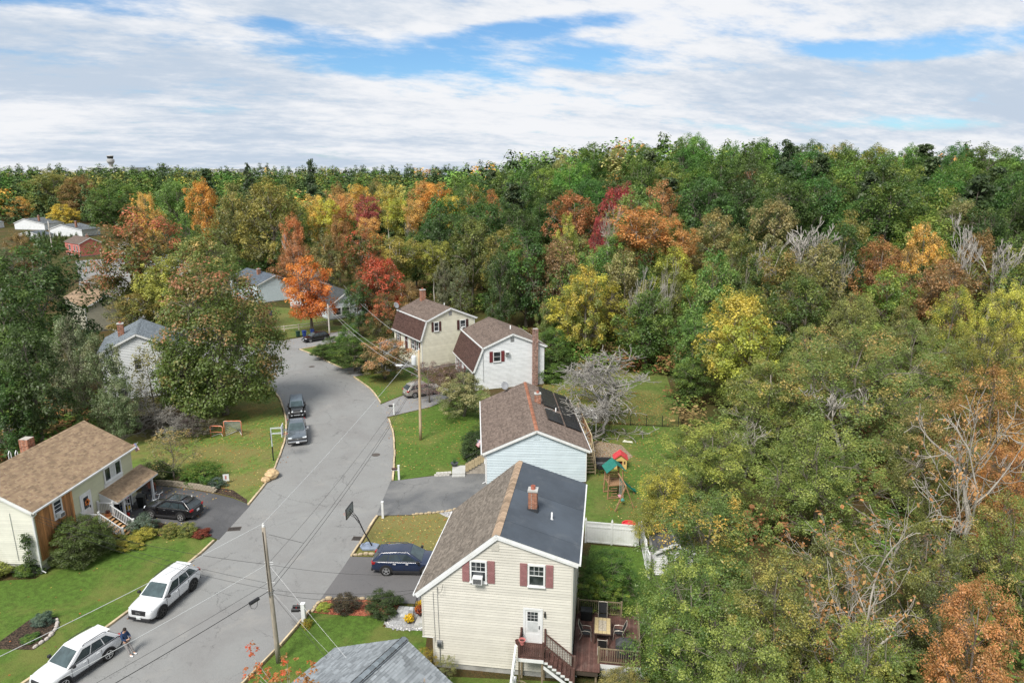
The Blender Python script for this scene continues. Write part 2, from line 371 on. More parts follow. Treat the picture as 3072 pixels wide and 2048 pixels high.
def build_road():
 b = MB(); n = max(len(rl), len(rr))
 def res(l):
  P = np.array(l); d = np.r_[0, np.cumsum(np.hypot(*np.diff(P, axis=0).T))]; t = np.linspace(0, d[-1], n)
  return np.c_[np.interp(t, d, P[:, 0]), np.interp(t, d, P[:, 1])]
 A, B = res(rl), res(rr)
 ia = [b.pt((x, y, 0.012 + terr(x, y))) for x, y in A]; ib = [b.pt((x, y, 0.012 + terr(x, y))) for x, y in B]
 for k in range(n-1): b.poly([ia[k], ib[k], ib[k+1], ia[k+1]])
 tag(b.build('road', ROAD), 'pale grey cracked residential street curving away between the houses', 'road', kind='structure')
build_road()
# driveways
sheet('driveway', [(-22.9, 48.9), (-22.55, 54.7), (-24.6, 56.0), (-26.69, 56.9), (-29.5, 57.9), (-32.75, 58.6), (-33.6, 57.0), (-33.6, 52.6), (-29.33, 51.6), (-26.11, 50.1), (-23.75, 49.4)], 0.016, DRV_D, 'dark asphalt driveway under the black SUV beside the tan roofed house', 'driveway')
sheet('driveway', [(-12.95, 40.9), (-12.05, 46.5), (-10.34, 46.4), (-4.0, 46.6), (-4.2, 44.2), (-5.3, 40.6), (-7.3, 40.75), (-11.4, 41.3)], 0.016, DRV_M, 'smooth grey driveway with the dark blue SUV', 'driveway')
sheet('driveway', [(-11.35, 52.85), (-11.28, 59.45), (-7.45, 60.6), (-2.3, 61.4), (-2.2, 55.6), (-4.7, 53.8), (-8.54, 52.95)], 0.016, DRV_O, 'dark worn driveway in front of the blue house', 'driveway')
sheet('driveway', [(-14.7, 76.7), (-16.2, 81.2), (-14.2, 84.4), (-10.5, 88.6), (-7.0, 87.0), (-8.0, 83.4), (-10.0, 80.3)], 0.016, DRV_L, 'pale driveway under the parked silver SUV', 'driveway')
sheet('driveway', [(-22.3, 93.1), (-24.7, 97.0), (-21.0, 99.4), (-17.0, 102), (-14.0, 99.0), (-18, 95.5)], 0.016, DRV_L, 'short pale driveway behind the street tree before the cream house', 'driveway')
sheet('driveway', [(-34.6, 108.5), (-40.2, 113.4), (-34.5, 118.2), (-29.5, 121.5), (-27.0, 117.5), (-31, 111.5)], 0.016, DRV_L, 'far pale driveway with the parked black car', 'driveway')
# gravel strip and lawns
LAWN = [
 ([(-38.4, 10), (-32.3, 21.5), (-27.6, 33.4), (-25.7, 38.4), (-25.2, 40), (-23.75, 46.2), (-23.2, 49.0), (-23.75, 49.36), (-26.11, 50.05), (-29.3, 51.5), (-31.0, 51.9), (-33.4, 47.0), (-33.7, 43.6), (-60, 41.0), (-60, 10)], GL, 'deep green front lawn sloping from the tan roofed house to the kerb'),
 ([(-22.85, 54.8), (-22.85, 59.2), (-23.1, 62), (-23.8, 66.4), (-24.45, 69.5), (-26.3, 75.8), (-29.45, 83.4), (-32.1, 87.5), (-36, 82), (-40, 74), (-44, 66), (-36, 58.9), (-32.9, 58.75), (-29.6, 58.1), (-26.7, 57.1), (-24.6, 56.15)], GS, 'striped mown lawn with the goals between driveway and big maple'),
 ([(-23.3, 10), (-18.75, 21.5), (-14.8, 33.7), (-13.85, 36.6), (-13.05, 39.8), (-11.6, 39.6), (-7.9, 39.5), (-8.2, 38.3), (-5.3, 38.0), (-5.15, 34.0), (-4.5, 33.9), (3.3, 33.4), (8.2, 32.0), (9.0, 20), (0, 10)], GL, 'green lawn beside the near utility pole and the grey garage roof'),
 ([(-11.8, 46.55), (-11.55, 48.6), (-11.2, 51.9), (-11.05, 52.75), (-8.54, 52.85), (-4.7, 53.7), (-2.5, 54.0), (-2.8, 46.9), (-4.0, 46.75), (-10.34, 46.55)], GD, 'yellowing strip of lawn between the two right hand driveways'),
 ([(-10.95, 59.6), (-11.8, 65.9), (-12.95, 71.9), (-14.4, 76.6), (-10.0, 80.15), (-7.9, 83.2), (-4, 87), (-1.5, 82), (-3.4, 74.5), (-2.35, 61.6), (-7.45, 60.75)], GL, 'green front lawn around the street light pole'),
 ([(-16.4, 81.4), (-18.3, 86.9), (-20.3, 90.3), (-22.1, 93.0), (-18, 95.3), (-14, 98.6), (-10.5, 89.0), (-14.3, 84.6)], GB, 'shaded grass under the street tree before the cream house'),
 ([(-24.8, 97.1), (-27.0, 100.0), (-30.5, 104.4), (-34.3, 108.3), (-31, 111.3), (-27, 117), (-20, 112), (-17, 102.2), (-21.0, 99.6)], GB, 'patch of dark grass beside the far driveway'),
 ([(7.1, 50.4), (2.4, 50), (6.9, 59.0), (6.4, 73.5), (10.0, 74.6), (19.0, 73.3), (19.5, 60), (15.5, 49.6), (10.2, 48.6)], GB, 'green back yard with the play set'),
 ([(5.2, 44.4), (6.1, 48.2), (9.7, 47.7), (11.5, 40), (12.0, 32), (8.4, 32), (7.9, 38.3), (4.3, 38.6)], GL, 'narrow green yard between white fence and deck'),
 ([(3.6, 74.5), (4.2, 89.6), (6.0, 98.0), (14, 99.5), (22, 96.0), (20.5, 84), (19.2, 73.7), (10.0, 75.0)], GLEAF, 'leaf strewn back lawn around the bare grey tree'),
 ([(-131, 229), (-118, 207), (-104, 190), (-92, 172), (-70, 185), (-84, 215), (-118, 250), (-150, 262), (-160, 250)], GL, 'distant green lawn below the red house'),
 ([(-41, 114.4), (-52, 121.8), (-64, 130.5), (-58, 146), (-40, 140), (-28, 130), (-29.8, 122)], GLEAF, 'leaf covered yard around the orange maple'),
]
for pts, m_, lab in LAWN: sheet('lawn', pts, 0.006, m_, lab, 'lawn')
sheet('gravel_strip', [(-6.2, 53.3), (-2.3, 55.5), (-2.35, 53.0), (-3.2, 51.8), (-5.5, 52.6)], 0.020, GRAVEL, 'pale gravel patch beside the dark worn driveway', 'gravel')
sheet('play_dirt', [(8.0, 63.6), (7.4, 68.0), (9.0, 69.5), (11.5, 68.2), (12.2, 65.2), (10.6, 63.2)], 0.012, DIRT, 'bare dirt patch behind the play house', 'dirt')
sheet('dirt_patch', [(8.4, 50.6), (10.0, 51.4), (11.6, 50.9), (11.2, 50.0), (9.0, 50.0)], 0.012, DIRT, 'worn dirt patch beyond the white fence', 'dirt')
sheet('shrub_bed', [(-24.6, 56.2), (-22.95, 54.95), (-23.2, 55.7), (-25.2, 57.6), (-28.4, 58.8), (-32.5, 59.6), (-33.2, 59.0), (-29.6, 58.14), (-26.7, 57.14)], 0.014, MULCH_D, 'dark mulch bed above the black SUV driveway', 'flower bed')
sheet('mulch_bed', [(-13.0, 39.72), (-12.86, 40.92), (-11.8, 41.16), (-9.76, 41.1), (-7.9, 40.72), (-7.4, 40.45), (-7.86, 39.55), (-9.5, 39.35), (-11.66, 39.5)], 0.026, MULCH_R, 'red mulch bed with two shrubs beside the grey driveway', 'flower bed')
sheet('house_bed', [(-33.2, 47.5), (-30.6, 47.3), (-28.2, 49.4), (-26.2, 49.9), (-24.6, 49.55), (-26.1, 50.35), (-29.3, 51.9), (-31.3, 52.4)], 0.020, MULCH_D, 'dark bed of perennials along the black SUV driveway', 'flower bed')
# drains and manhole covers
IRON = mat('cast_iron', (0.10, 0.085, 0.075), 0.7, 0.3, 8.0, metal=0.3)
def grate(x, y, rz, w, d, label):
 t = empty('storm_drain', (x, y, 0.012), rz, label, 'drain', 'storm drains')
 b = MB(); b.box(-w/2, -d/2, 0, w/2, -d/2+0.05, 0.02); b.box(-w/2, d/2-0.05, 0, w/2, d/2, 0.02); b.box(-w/2, -d/2+0.05, 0, -w/2+0.05, d/2-0.05, 0.02); b.box(w/2-0.05, -d/2+0.05, 0, w/2, d/2-0.05, 0.02); b.build('frame', IRON, t)
 b = MB(); b.face([(-w/2+.05, -d/2+.05, .003), (w/2-.05, -d/2+.05, .003), (w/2-.05, d/2-.05, .003), (-w/2+.05, d/2-.05, .003)]); b.build('pit', mat('pit_black', (0.012, 0.012, 0.012), 0.9), t)
 k = 0; x_ = -w/2 + 0.09
 me = MB().box(-0.015, -d/2+0.05, 0.004, 0.015, d/2-0.05, 0.018).mesh('bar', IRON)
 while x_ < w/2 - 0.07:
  inst('bar', me, t, Matrix.Translation((x_, 0, 0))); x_ += 0.075
grate(-22.35, 50.6, R(8), 1.0, 0.62, 'dark iron storm drain at the left kerb by the driveway')
grate(-12.05, 49.1, R(-5), 0.95, 0.6, 'iron storm drain beside the basketball hoop base')
def manhole(x, y, label):
 b = MB(); b.lathe([(0.42, 0), (0.42, 0.012), (0.36, 0.016), (0.355, 0.008), (0.0, 0.010)], (x, y, 0.013), 28, False); o = b.build('manhole_cover', IRON, fixn=True)
 tag(o, label, 'manhole cover')
manhole(-13.81, 65.6, 'round rusty manhole cover near the right kerb'); manhole(-29.47, 98.2, 'far round manhole cover where the road bends left')
# kerbs: single stones set in a row
def kerb(name, pts, side, label, seed, lens=(1.5, 2.4), w=0.16, h=0.13):
 root = empty(name, (0, 0, 0)); tag(root, label, 'kerb', kind='structure'); r = random.Random(seed)
 P = np.array(smooth_line(pts, 0.4)); d = np.r_[0, np.cumsum(np.hypot(*np.diff(P, axis=0).T))]; s = 0.0
 while s < d[-1] - 0.4:
  Ln = r.uniform(*lens); e = min(s + Ln, d[-1])
  a = Vector((np.interp(s+0.02, d, P[:, 0]), np.interp(s+0.02, d, P[:, 1]), 0)); b_ = Vector((np.interp(e-0.02, d, P[:, 0]), np.interp(e-0.02, d, P[:, 1]), 0))
  t = (b_ - a); ln = t.length; t.normalize(); n = Vector((-t.y, t.x, 0)) * side
  j = r.uniform(-0.02, 0.02)
  mb = MB(); mb.cur = r.random(); hh = h + r.uniform(-0.02, 0.02); x0 = -0.02
  for q in range(1): mb.extrude_xz([(0, 0), (ln, 0), (ln, hh), (ln-0.02, hh+0.015), (0.02, hh+0.015), (0, hh)], 0, w + r.uniform(-.015, .015))
  M = Matrix(((t.x, n.x, 0, a.x + n.x*j), (t.y, n.y, 0, a.y + n.y*j), (0, 0, 1, 0.0), (0, 0, 0, 1)))
  me = mb.mesh('kerb_stone', KERBM); at = me.attributes.new('var', 'FLOAT', 'FACE'); at.data.foreach_set('value', [r.random()]*len(me.polygons))
  if side < 0: me.flip_normals()
  inst('kerb_stone', me, root, M); s = e
kerb('kerb', [(-32, 21.5), (-27.33, 33.37), (-25.42, 38.33), (-24.96, 39.97), (-23.48, 46.17), (-23.1, 48.9)], 1, 'tan stone kerb along the deep green lawn by the white cars', 1)
kerb('kerb', [(-22.65, 54.7), (-22.62, 59.17), (-22.87, 61.97), (-23.6, 66.38), (-24.2, 69.5), (-26.06, 75.69), (-29.21, 83.28), (-31.5, 87.1)], 1, 'tan stone kerb along the striped lawn and the parked pickup', 2)
kerb('kerb', [(-19, 21.5), (-15.03, 33.72), (-14.10, 36.58), (-13.29, 39.87)], -1, 'thin kerb at the foot of the near utility pole', 3, w=0.10)
kerb('kerb', [(-12.08, 46.5), (-11.82, 48.51), (-11.45, 51.94), (-11.3, 52.7)], -1, 'kerb along the yellowing strip by the basketball hoop', 4)
kerb('kerb', [(-11.2, 59.6), (-12.04, 65.78), (-13.22, 71.79), (-14.5, 76.3)], -1, 'tan stone kerb along the lawn with the street light', 5)
kerb('kerb', [(-16.38, 81.73), (-18.51, 86.84), (-20.54, 90.23), (-22.2, 92.9)], -1, 'kerb on the outside of the bend under the street tree', 6)
kerb('kerb', [(-24.81, 97.2), (-27.19, 99.97), (-30.71, 104.4), (-34.3, 108.2)], -1, 'far kerb beside the dark grass patch', 7)
kerb('kerb', [(-34.3, 108.3), (-31.3, 111.0), (-28.5, 114.5)], -1, 'pale edging between far driveway and dark grass', 8)
# edging stones of the red mulch bed and of the driveway end
def stones(name, pts, size, m_, label, cat, seed, n=None, part='stone'):
 root = empty(name, (pts[0][0], pts[0][1], 0), 0, label, cat); r = random.Random(seed)
 P = np.array(smooth_line(pts, 0.2)); d = np.r_[0, np.cumsum(np.hypot(*np.diff(P, axis=0).T))]; s = size*0.4
 protos = []
 for q in range(4):
  b = MB(); nn = 7; prof = [(0.40, 0), (0.5, 0.25), (0.47, 0.62), (0.30, 0.85)]
  for rr_, z in prof: pass
  rings = [[b.pt((rr_*math.cos(2*math.pi*j/nn)*r.uniform(.85, 1.15), rr_*math.sin(2*math.pi*j/nn)*r.uniform(.85, 1.15)*0.8, z*r.uniform(.9, 1.1))) for j in range(nn)] for rr_, z in prof]
  for k in range(3):
   for j in range(nn): b.poly([rings[k][j], rings[k][(j+1)%nn], rings[k+1][(j+1)%nn], rings[k+1][j]])
  b.poly(rings[-1]); protos.append(b.mesh(part, m_))
 while s < d[-1]:
  sz = size*r.uniform(0.8, 1.2); x, y = np.interp(s, d, P[:, 0]), np.interp(s, d, P[:, 1]); x2, y2 = np.interp(s+.1, d, P[:, 0]), np.interp(s+.1, d, P[:, 1])
  inst(part, r.choice(protos), root, Matrix.Translation((x - pts[0][0], y - pts[0][1], 0)) @ Matrix.Rotation(math.atan2(y2-y, x2-x) + r.uniform(-.15, .15), 4, 'Z') @ Matrix.Diagonal((sz*1.1, sz*0.8, sz*0.55*r.uniform(.8, 1.2), 1)))
  s += sz*1.05
 return root
stones('bed_edging', [(-13.05, 39.75), (-12.92, 40.7), (-12.5, 41.1), (-11.6, 41.2), (-9.76, 41.16), (-8.6, 40.9)], 0.36, KERBM, 'tan edging stones around the red mulch bed', 'edging', 11)
stones('edging_row', [(-11.9, 46.62), (-11.0, 46.75), (-10.2, 46.7), (-9.4, 46.6)], 0.42, KERBM, 'pale edging stones beside the dark blue SUV', 'edging', 12)
stones('stone_edge', [(-8.4, 52.95), (-6.6, 53.25), (-5.0, 53.75), (-3.6, 54.4)], 0.34, KERBM, 'row of pale stones between gravel and worn driveway', 'edging', 13)
# ------------------------------------------------------------------ building kit
def siding_mat(name, col, dirt=None): return mat(name, col, 0.55, 0.05, 0.8, dirt=dirt, dirtscale=0.35, attr=0.05, spec=0.3)
WHITE = mat('white_trim', (0.68, 0.69, 0.69), 0.5, 0.05, 2.0, dirt=(0.55, 0.55, 0.52), dirtscale=1.2)
SID_BEIGE = siding_mat('siding_beige', (0.555, 0.535, 0.475), (0.48, 0.46, 0.405))
SID_BLUE = siding_mat('siding_pale_blue', (0.55, 0.635, 0.68), (0.49, 0.575, 0.62))
SID_WHITE = siding_mat('siding_white', (0.68, 0.70, 0.71), (0.58, 0.60, 0.60))
SID_CREAM = siding_mat('siding_cream', (0.66, 0.635, 0.51), (0.56, 0.535, 0.43))
SID_TAN = siding_mat('siding_light_cream', (0.62, 0.615, 0.54), (0.50, 0.50, 0.42))
SID_SAGE = siding_mat('siding_pale_sage', (0.50, 0.50, 0.35), (0.44, 0.44, 0.30))
SID_TAUPE = siding_mat('siding_taupe', (0.36, 0.345, 0.27))
SID_RED = siding_mat('siding_red', (0.52, 0.16, 0.13))
def roof_mat(name, col, streak): return mat(name, col, 0.9, 0.10, 1.2, dirt=tuple(a*0.6 + b*0.4 for a, b in zip(col, streak)), dirtscale=1.6, stretch=(0.6, 1.6, 0.6), attr=0.26, bump=0.5, bscale=60, spec=0.15)
RF_TAUPE = roof_mat('shingle_taupe', (0.175, 0.150, 0.125), (0.105, 0.095, 0.085))
RF_TAN = roof_mat('shingle_tan', (0.285, 0.205, 0.135), (0.21, 0.155, 0.11))
RF_BROWN = roof_mat('shingle_brown', (0.158, 0.122, 0.102), (0.10, 0.082, 0.074))
RF_DKBROWN = roof_mat('shingle_dark_brown', (0.085, 0.050, 0.042), (0.055, 0.036, 0.032))
RF_GREY = roof_mat('shingle_grey', (0.215, 0.235, 0.250), (0.150, 0.165, 0.175))
RF_SLATE = roof_mat('shingle_slate', (0.16, 0.185, 0.205), (0.12, 0.14, 0.155))
RF_CAP = roof_mat('ridge_cap_rust', (0.30, 0.135, 0.085), (0.2, 0.10, 0.07))
RF_CAPT = roof_mat('ridge_cap_tan', (0.34, 0.25, 0.175), (0.26, 0.2, 0.15))
RF_ROLL = mat('rolled_roofing', (0.052, 0.064, 0.080), 0.75, 0.16, 0.5, dirt=(0.080, 0.092, 0.105), dirtscale=0.8, bump=0.3, bscale=80, attr=0.20)
def glass_mat():
 m = bpy.data.materials.new('window_glass'); nt, N, L, b = nodes_of(m)
 vec = coords(N, L, 'Object'); n = tex_noise(N, L, vec, 1.6, 3, 0.5)
 L.new(mix_rgb(N, L, maprange(N, L, n, 0.4, 0.62), (0.018, 0.022, 0.026), (0.055, 0.062, 0.068)), b.inputs['Base Color'])
 b.inputs['Roughness'].default_value = 0.06; b.inputs['Specular IOR Level'].default_value = 0.55; return m
GLASS = glass_mat()
CURTAIN = mat('curtain_pane', (0.50, 0.52, 0.52), 0.4, 0.12, 3.0)
SHUT_MAUVE = mat('shutter_mauve', (0.28, 0.135, 0.135), 0.6, 0.10, 3.0)
SHUT_BROWN = mat('shutter_brown', (0.085, 0.035, 0.030), 0.6, 0.1, 3.0)
SHUT_RED = mat('shutter_red', (0.17, 0.035, 0.038), 0.6, 0.1, 3.0)
FOUND = mat('foundation', (0.36, 0.36, 0.34), 0.9, 0.12, 1.5, bump=0.3, dirt=(0.22, 0.22, 0.20))
BRICK = mat('brick', (0.33, 0.155, 0.10), 0.9, 0.22, 6.0, attr=0.45, bump=0.4, bscale=30)
BRICKP = mat('brick_mixed', (0.30, 0.185, 0.15), 0.9, 0.3, 6.0, attr=0.55, bump=0.4, bscale=30)
MORTAR = mat('mortar', (0.40, 0.37, 0.33), 0.95, 0.15, 6.0)
BLACKM = mat('black_metal', (0.02, 0.02, 0.022), 0.45, 0.2, 4.0)
GREYM = mat('grey_metal', (0.36, 0.37, 0.38), 0.45, 0.12, 5.0, metal=0.5)
CEDAR = mat('cedar_board', (0.42, 0.195, 0.075), 0.75, 0.25, 2.0, stretch=(9, 9, 0.8), attr=0.35, bump=0.2, dirt=(0.16, 0.10, 0.06))
NEWWOOD = mat('fresh_wood', (0.56, 0.33, 0.16), 0.75, 0.15, 3.0, stretch=(2, 8, 8), attr=0.2)
PTWOOD = mat('treated_wood', (0.50, 0.40, 0.24), 0.8, 0.18, 3.0, attr=0.2)
GREYWOOD = mat('weathered_wood', (0.30, 0.24, 0.155), 0.85, 0.2, 4.0, attr=0.3)
DECKRED = mat('deck_brown', (0.115, 0.058, 0.048), 0.7, 0.25, 1.2, attr=0.22, dirt=(0.19, 0.13, 0.11), dirtscale=1.0)
PANEL = mat('solar_cell', (0.010, 0.011, 0.014), 0.32, 0.2, 2.0, spec=0.35)
ALU = mat('aluminium', (0.62, 0.63, 0.64), 0.35, 0.06, 4.0, metal=0.6)
def frame_front(y=0.0): return Matrix(((1,0,0,0),(0,-1,0,y),(0,0,1,0),(0,0,0,1)))        # (s, out, z) -> gable facing the viewer
def frame_right(x): return Matrix(((0,1,0,x),(1,0,0,0),(0,0,1,0),(0,0,0,1)))             # s along depth, out to +x
def frame_left(x): return Matrix(((0,-1,0,x),(1,0,0,0),(0,0,1,0),(0,0,0,1)))             # s along depth, out to -x
def zrange(poly, z):
 xs = []
 n = len(poly)
 for k in range(n):
  (a, za), (b, zb) = poly[k], poly[(k+1) % n]
  if abs(za-zb) < 1e-9: continue
  if min(za, zb) - 1e-9 <= z <= max(za, zb) + 1e-9: xs.append(a + (b-a)*(z-za)/(zb-za))
 return (min(xs), max(xs)) if xs else None
def siding(parent, M, poly, m, expo=0.115, seed=1):
 """lap siding: one wedge shaped board above the other, inside a convex outline"""
 b = MB(M); z0 = min(p[1] for p in poly); z1 = max(p[1] for p in poly); r = random.Random(seed); z = z0
 while z < z1 - 0.01:
  zt = min(z + expo, z1 - 0.002); lo = zrange(poly, z + 1e-4); hi = zrange(poly, zt)
  if lo and hi:
   b.cur = r.random()
   b.face([(lo[0], 0.044, z), (lo[1], 0.044, z), (hi[1], 0.004, zt), (hi[0], 0.004, zt)])
   b.face([(lo[0], 0.002, z+0.012), (lo[1], 0.002, z+0.012), (lo[1], 0.044, z), (lo[0], 0.044, z)])
  z += expo
 o = b.build('siding', m, parent); o['kind'] = 'stuff'; return o
def lerp(a, b, t): return a + (b-a)*t
def shingles(parent, m, O, U, V, lu, lv, tab=0.32, expo=0.145, lift=0.022, seed=1, name='shingles'):
 """rows of overlapping tabs; O low corner, U along the eave, V up the slope (unit vectors)"""
 O = Vector(O); U = Vector(U); V = Vector(V); Nn = U.cross(V).normalized()
 if Nn.z < 0: Nn = -Nn
 b = MB(); r = random.Random(seed); rows = int(lv/expo)
 for k in range(rows + 1):
  v0 = k*expo; v1 = min(v0 + expo*1.02, lv); u = -r.random()*tab; rowvar = r.uniform(-.12, .12)
  if v1 - v0 < 0.02: continue
  while u < lu:
   w = tab*r.choice((0.55, 0.8, 1.0, 1.25)); a0 = max(u, 0); a1 = min(u + w, lu); u += w
   if a1 - a0 < 0.02: continue
   h = lift*r.uniform(0.7, 1.5); b.cur = min(1, max(0, r.random() + rowvar))
   p = [O + U*a0 + V*v0 + Nn*h, O + U*a1 + V*v0 + Nn*h, O + U*a1 + V*v1 + Nn*0.004, O + U*a0 + V*v1 + Nn*0.004]
   b.face(p); b.face([O + U*a0 + V*v0, O + U*a1 + V*v0, p[1], p[0]])
 o = b.build(name, m, parent); o['kind'] = 'stuff'; return o
def window(parent, M, s0, z0, s1, z1, kind='double', shutters=None, glass=None, name='window', fw=0.09, grid=(3, 2), label=None):
 M = M @ Matrix.Translation((0, 0.042, 0)); b = MB(M); d = 0.075
 b.box(s0, 0.0, z0, s0+fw, d, z1); b.box(s1-fw, 0.0, z0, s1, d, z1); b.box(s0+fw, 0.0, z1-fw, s1-fw, d, z1); b.box(s0+fw, 0.0, z0, s1-fw, d, z0+fw); b.box(s0-0.03, 0, z0-0.05, s1+0.03, d+0.045, z0)
 w = b.build(name, WHITE, parent)
 if label: w['label'] = label
 def pane(a0, c0, a1, c1, m=None): MB(M).box(a0, 0.012, c0, a1, 0.032, c1).build('pane', m or glass or GLASS, w)
 i0, i1, j0, j1 = s0+fw, s1-fw, z0+fw, z1-fw
 if kind == 'double':
  zm = (j0+j1)/2; pane(i0, zm+0.02, i1, j1); pane(i0, j0, i1, zm-0.02)
  MB(M).box(i0, 0.012, zm-0.02, i1, 0.060, zm+0.02).build('sash', WHITE, w)
  if grid:
   g = MB(M)
   for k in range(1, grid[0]): g.box(lerp(i0, i1, k/grid[0])-0.010, 0.033, zm+0.02, lerp(i0, i1, k/grid[0])+0.010, 0.046, j1)
   for k in range(1, grid[1]): g.box(i0, 0.047, lerp(zm, j1, k/grid[1])-0.010, i1, 0.052, lerp(zm, j1, k/grid[1])+0.010)
   g.build('muntin', WHITE, w)
 elif kind == 'triple':
  for k in range(3):
   a0, a1 = lerp(i0, i1, k/3), lerp(i0, i1, (k+1)/3)
   pane(a0+0.03, j0, a1-0.03, j1, GLASS if k != 1 else CURTAIN)
   if k: MB(M).box(a0-0.03, 0.012, j0, a0+0.03, 0.06, j1).build('mullion', WHITE, w)
 elif kind == 'awning':
  for k in range(4):
   c0, c1 = lerp(j0, j1, k/4), lerp(j0, j1, (k+1)/4); pane(i0, c0+0.02, i1, c1-0.02)
   if k: MB(M).box(i0, 0.012, c0-0.02, i1, 0.05, c0+0.02).build('rail', WHITE, w)
 else: pane(i0, j0, i1, j1)
 if shutters:
  sw = (s1-s0)*0.42
  for a0, a1 in ((s0-sw-0.04, s0-0.04), (s1+0.04, s1+sw+0.04)):
   g = MB(M); g.box(a0, 0.0, z0-0.02, a1, 0.045, z1+0.02); o = g.build('shutter', shutters, parent)
   k = MB(M); n = 9
   for half in (0, 1):
    h0, h1 = lerp(z0, z1, half*0.5)+0.06, lerp(z0, z1, half*0.5+0.5)-0.06
    for q in range(n): zz = lerp(h0, h1, (q+0.5)/n); k.box(a0+0.05, 0.045, zz-0.018, a1-0.05, 0.058, zz+0.018)
   lv = k.build('louvre', shutters, o); lv['kind'] = 'stuff'
 return w
def ac_unit(parent, M, s, z, w=0.55, h=0.40, d=0.36):
 b = MB(M); b.box(s-w/2, 0.05, z, s+w/2, 0.05+d, z+h); o = b.build('air_conditioner', WHITE, parent, bevel=0.015)
 g = MB(M); g.box(s-w/2+0.05, 0.05+d, z+0.05, s+w/2-0.05, 0.058+d, z+h-0.05); g.build('grille', mat('ac_grille', (0.05, 0.05, 0.05), 0.7), o)
 f = MB(M)
 for k in range(6): zz = z + 0.07 + k*(h-0.14)/5; f.box(s-w/2+0.05, 0.058+d, zz-0.006, s+w/2-0.05, 0.066+d, zz+0.006)
 f.build('fin', GREYM, o)
def gable_vent(parent, M, s, z, w, h, m):
 b = MB(M); b.box(s-w/2, 0.0, z-h/2, s+w/2, 0.05, z+h/2); o = b.build('gable_vent', m, parent)
 k = MB(M)
 for q in range(6): zz = z - h/2 + (q+0.5)*h/6; k.box(s-w/2+0.04, 0.05, zz-0.012, s+w/2-0.04, 0.062, zz+0.02)
 k.build('louvre', m, o)
def chimney(parent, x, y, z0, z1, w, d, m, single=False, cap=True, seed=3, flue=True):
 core = MB().box(x-w/2+0.012, y-d/2+0.012, z0, x+w/2-0.012, y+d/2-0.012, z1); c = core.build('chimney', MORTAR, parent)
 bl, bh, bt = 0.195, 0.058, 0.09; r = random.Random(seed); mb = MB()
 proto = [MB().box(-bl/2, -bt/2, 0, bl/2, bt/2, bh).mesh('brick', m) for _ in range(4)]
 for me in proto:
  at = me.attributes.new('var', 'FLOAT', 'FACE'); at.data.foreach_set('value', [r.random()]*len(me.polygons))
 k = 0; z = z0
 while z + bh <= z1 - 0.01:
  for side in range(4):
   L_ = w if side % 2 == 0 else d
   n = max(2, int(round(L_/0.205))); off = 0.5 if k % 2 else 0.0
   for q in range(n):
    t = (q + 0.5)/n*L_ - L_/2; t = t if not off else max(-L_/2 + L_/n/2, min(L_/2 - L_/n/2, t + L_/n*0.25*(1 if q % 2 else -1)*0.8))
    sx, sy, rz = ((t, -d/2+bt/2, 0), (w/2-bt/2, t, R(90)), (t, d/2-bt/2, 0), (-w/2+bt/2, t, R(90)))[side]
    jit = r.uniform(-0.006, 0.010)
    ox, oy = ((0, -jit), (jit, 0), (0, jit), (-jit, 0))[side]
    sc = (L_/n - 0.012)/bl
    M = Matrix.Translation((x+sx+ox, y+sy+oy, z)) @ Matrix.Rotation(rz, 4, 'Z') @ Matrix.Diagonal((sc, 1, 1, 1))
    if single: inst('brick', r.choice(proto), c, M)
    else:
     mb.M = M; mb.cur = r.random(); mb.box(-bl/2, -bt/2, 0, bl/2, bt/2, bh)
  z += bh + 0.012; k += 1
 if not single:
  o = mb.build('brick', m, c); o['kind'] = 'stuff'
 if cap:
  MB().box(x-w/2-0.04, y-d/2-0.04, z1-0.005, x+w/2+0.04, y+d/2+0.04, z1+0.09).build('chimney_cap', CONC, c)
  if flue: MB().lathe([(0.13, 0), (0.14, 0.22), (0.11, 0.22), (0.10, 0.02)], (x, y, z1+0.09), 12, False).build('flue', mat('clay_flue', (0.38, 0.13, 0.09), 0.8), c)
 return c
def pipe_vent(parent, p, h, m, r=0.05):
 o = MB().lathe([(r*1.9, -0.05), (r*1.9, 0.03), (r, 0.10), (r, h), (r*0.8, h), (r*0.75, h-0.1)], p, 10, False).build('vent_pipe', m, parent, smooth=True); return o
def roof_plane(parent, lo, hi, y0, y1, m, tab=0.32, expo=0.145, seed=1, thick=0.11, name='roof', plain=None):
 """slab from the eave (lo = s, z) to the ridge (hi), covered with shingles"""
 a = Vector((lo[0], 0, lo[1])); c = Vector((hi[0], 0, hi[1])); v = (c - a); lv = v.length; v.normalize()
 n = v.cross(Vector((0, 1, 0)));
 if n.z < 0: n = -n
 b = MB(); pts = [a, c, c - n*thick, a - n*thick]
 b.extrude_xz([(p.x, p.z) for p in pts], y0, y1); o = b.build(name, WHITE if plain is None else plain, parent, fixn=True)
 if plain is None: shingles(o, m, a + Vector((0, y0, 0)) + n*0.004, (0, 1, 0), v, y1 - y0, lv, tab, expo, seed=seed)
 return o, n
def ridge_cap(parent, s, z, y0, y1, m, w=0.17, drop=(0.5, 0.5), seed=5, name='ridge_cap', step=0.24):
 b = MB(); r = random.Random(seed); y = y0
 while y < y1:
  e = min(y + step, y1); b.cur = r.random(); h0, h1 = 0.030, 0.045
  for sg, dr in ((-1, drop[0]), (1, drop[1])):
   b.face([(s, y, z+h1), (s + sg*w, y, z+h1 - w*dr), (s + sg*w, e, z+h0 - w*dr), (s, e, z+h0)])
   b.face([(s, y, z+0.01), (s + sg*w, y, z+0.01 - w*dr), (s + sg*w, y, z+h1 - w*dr), (s, y, z+h1)])
  y += step
 o = b.build(name, m, parent); return o
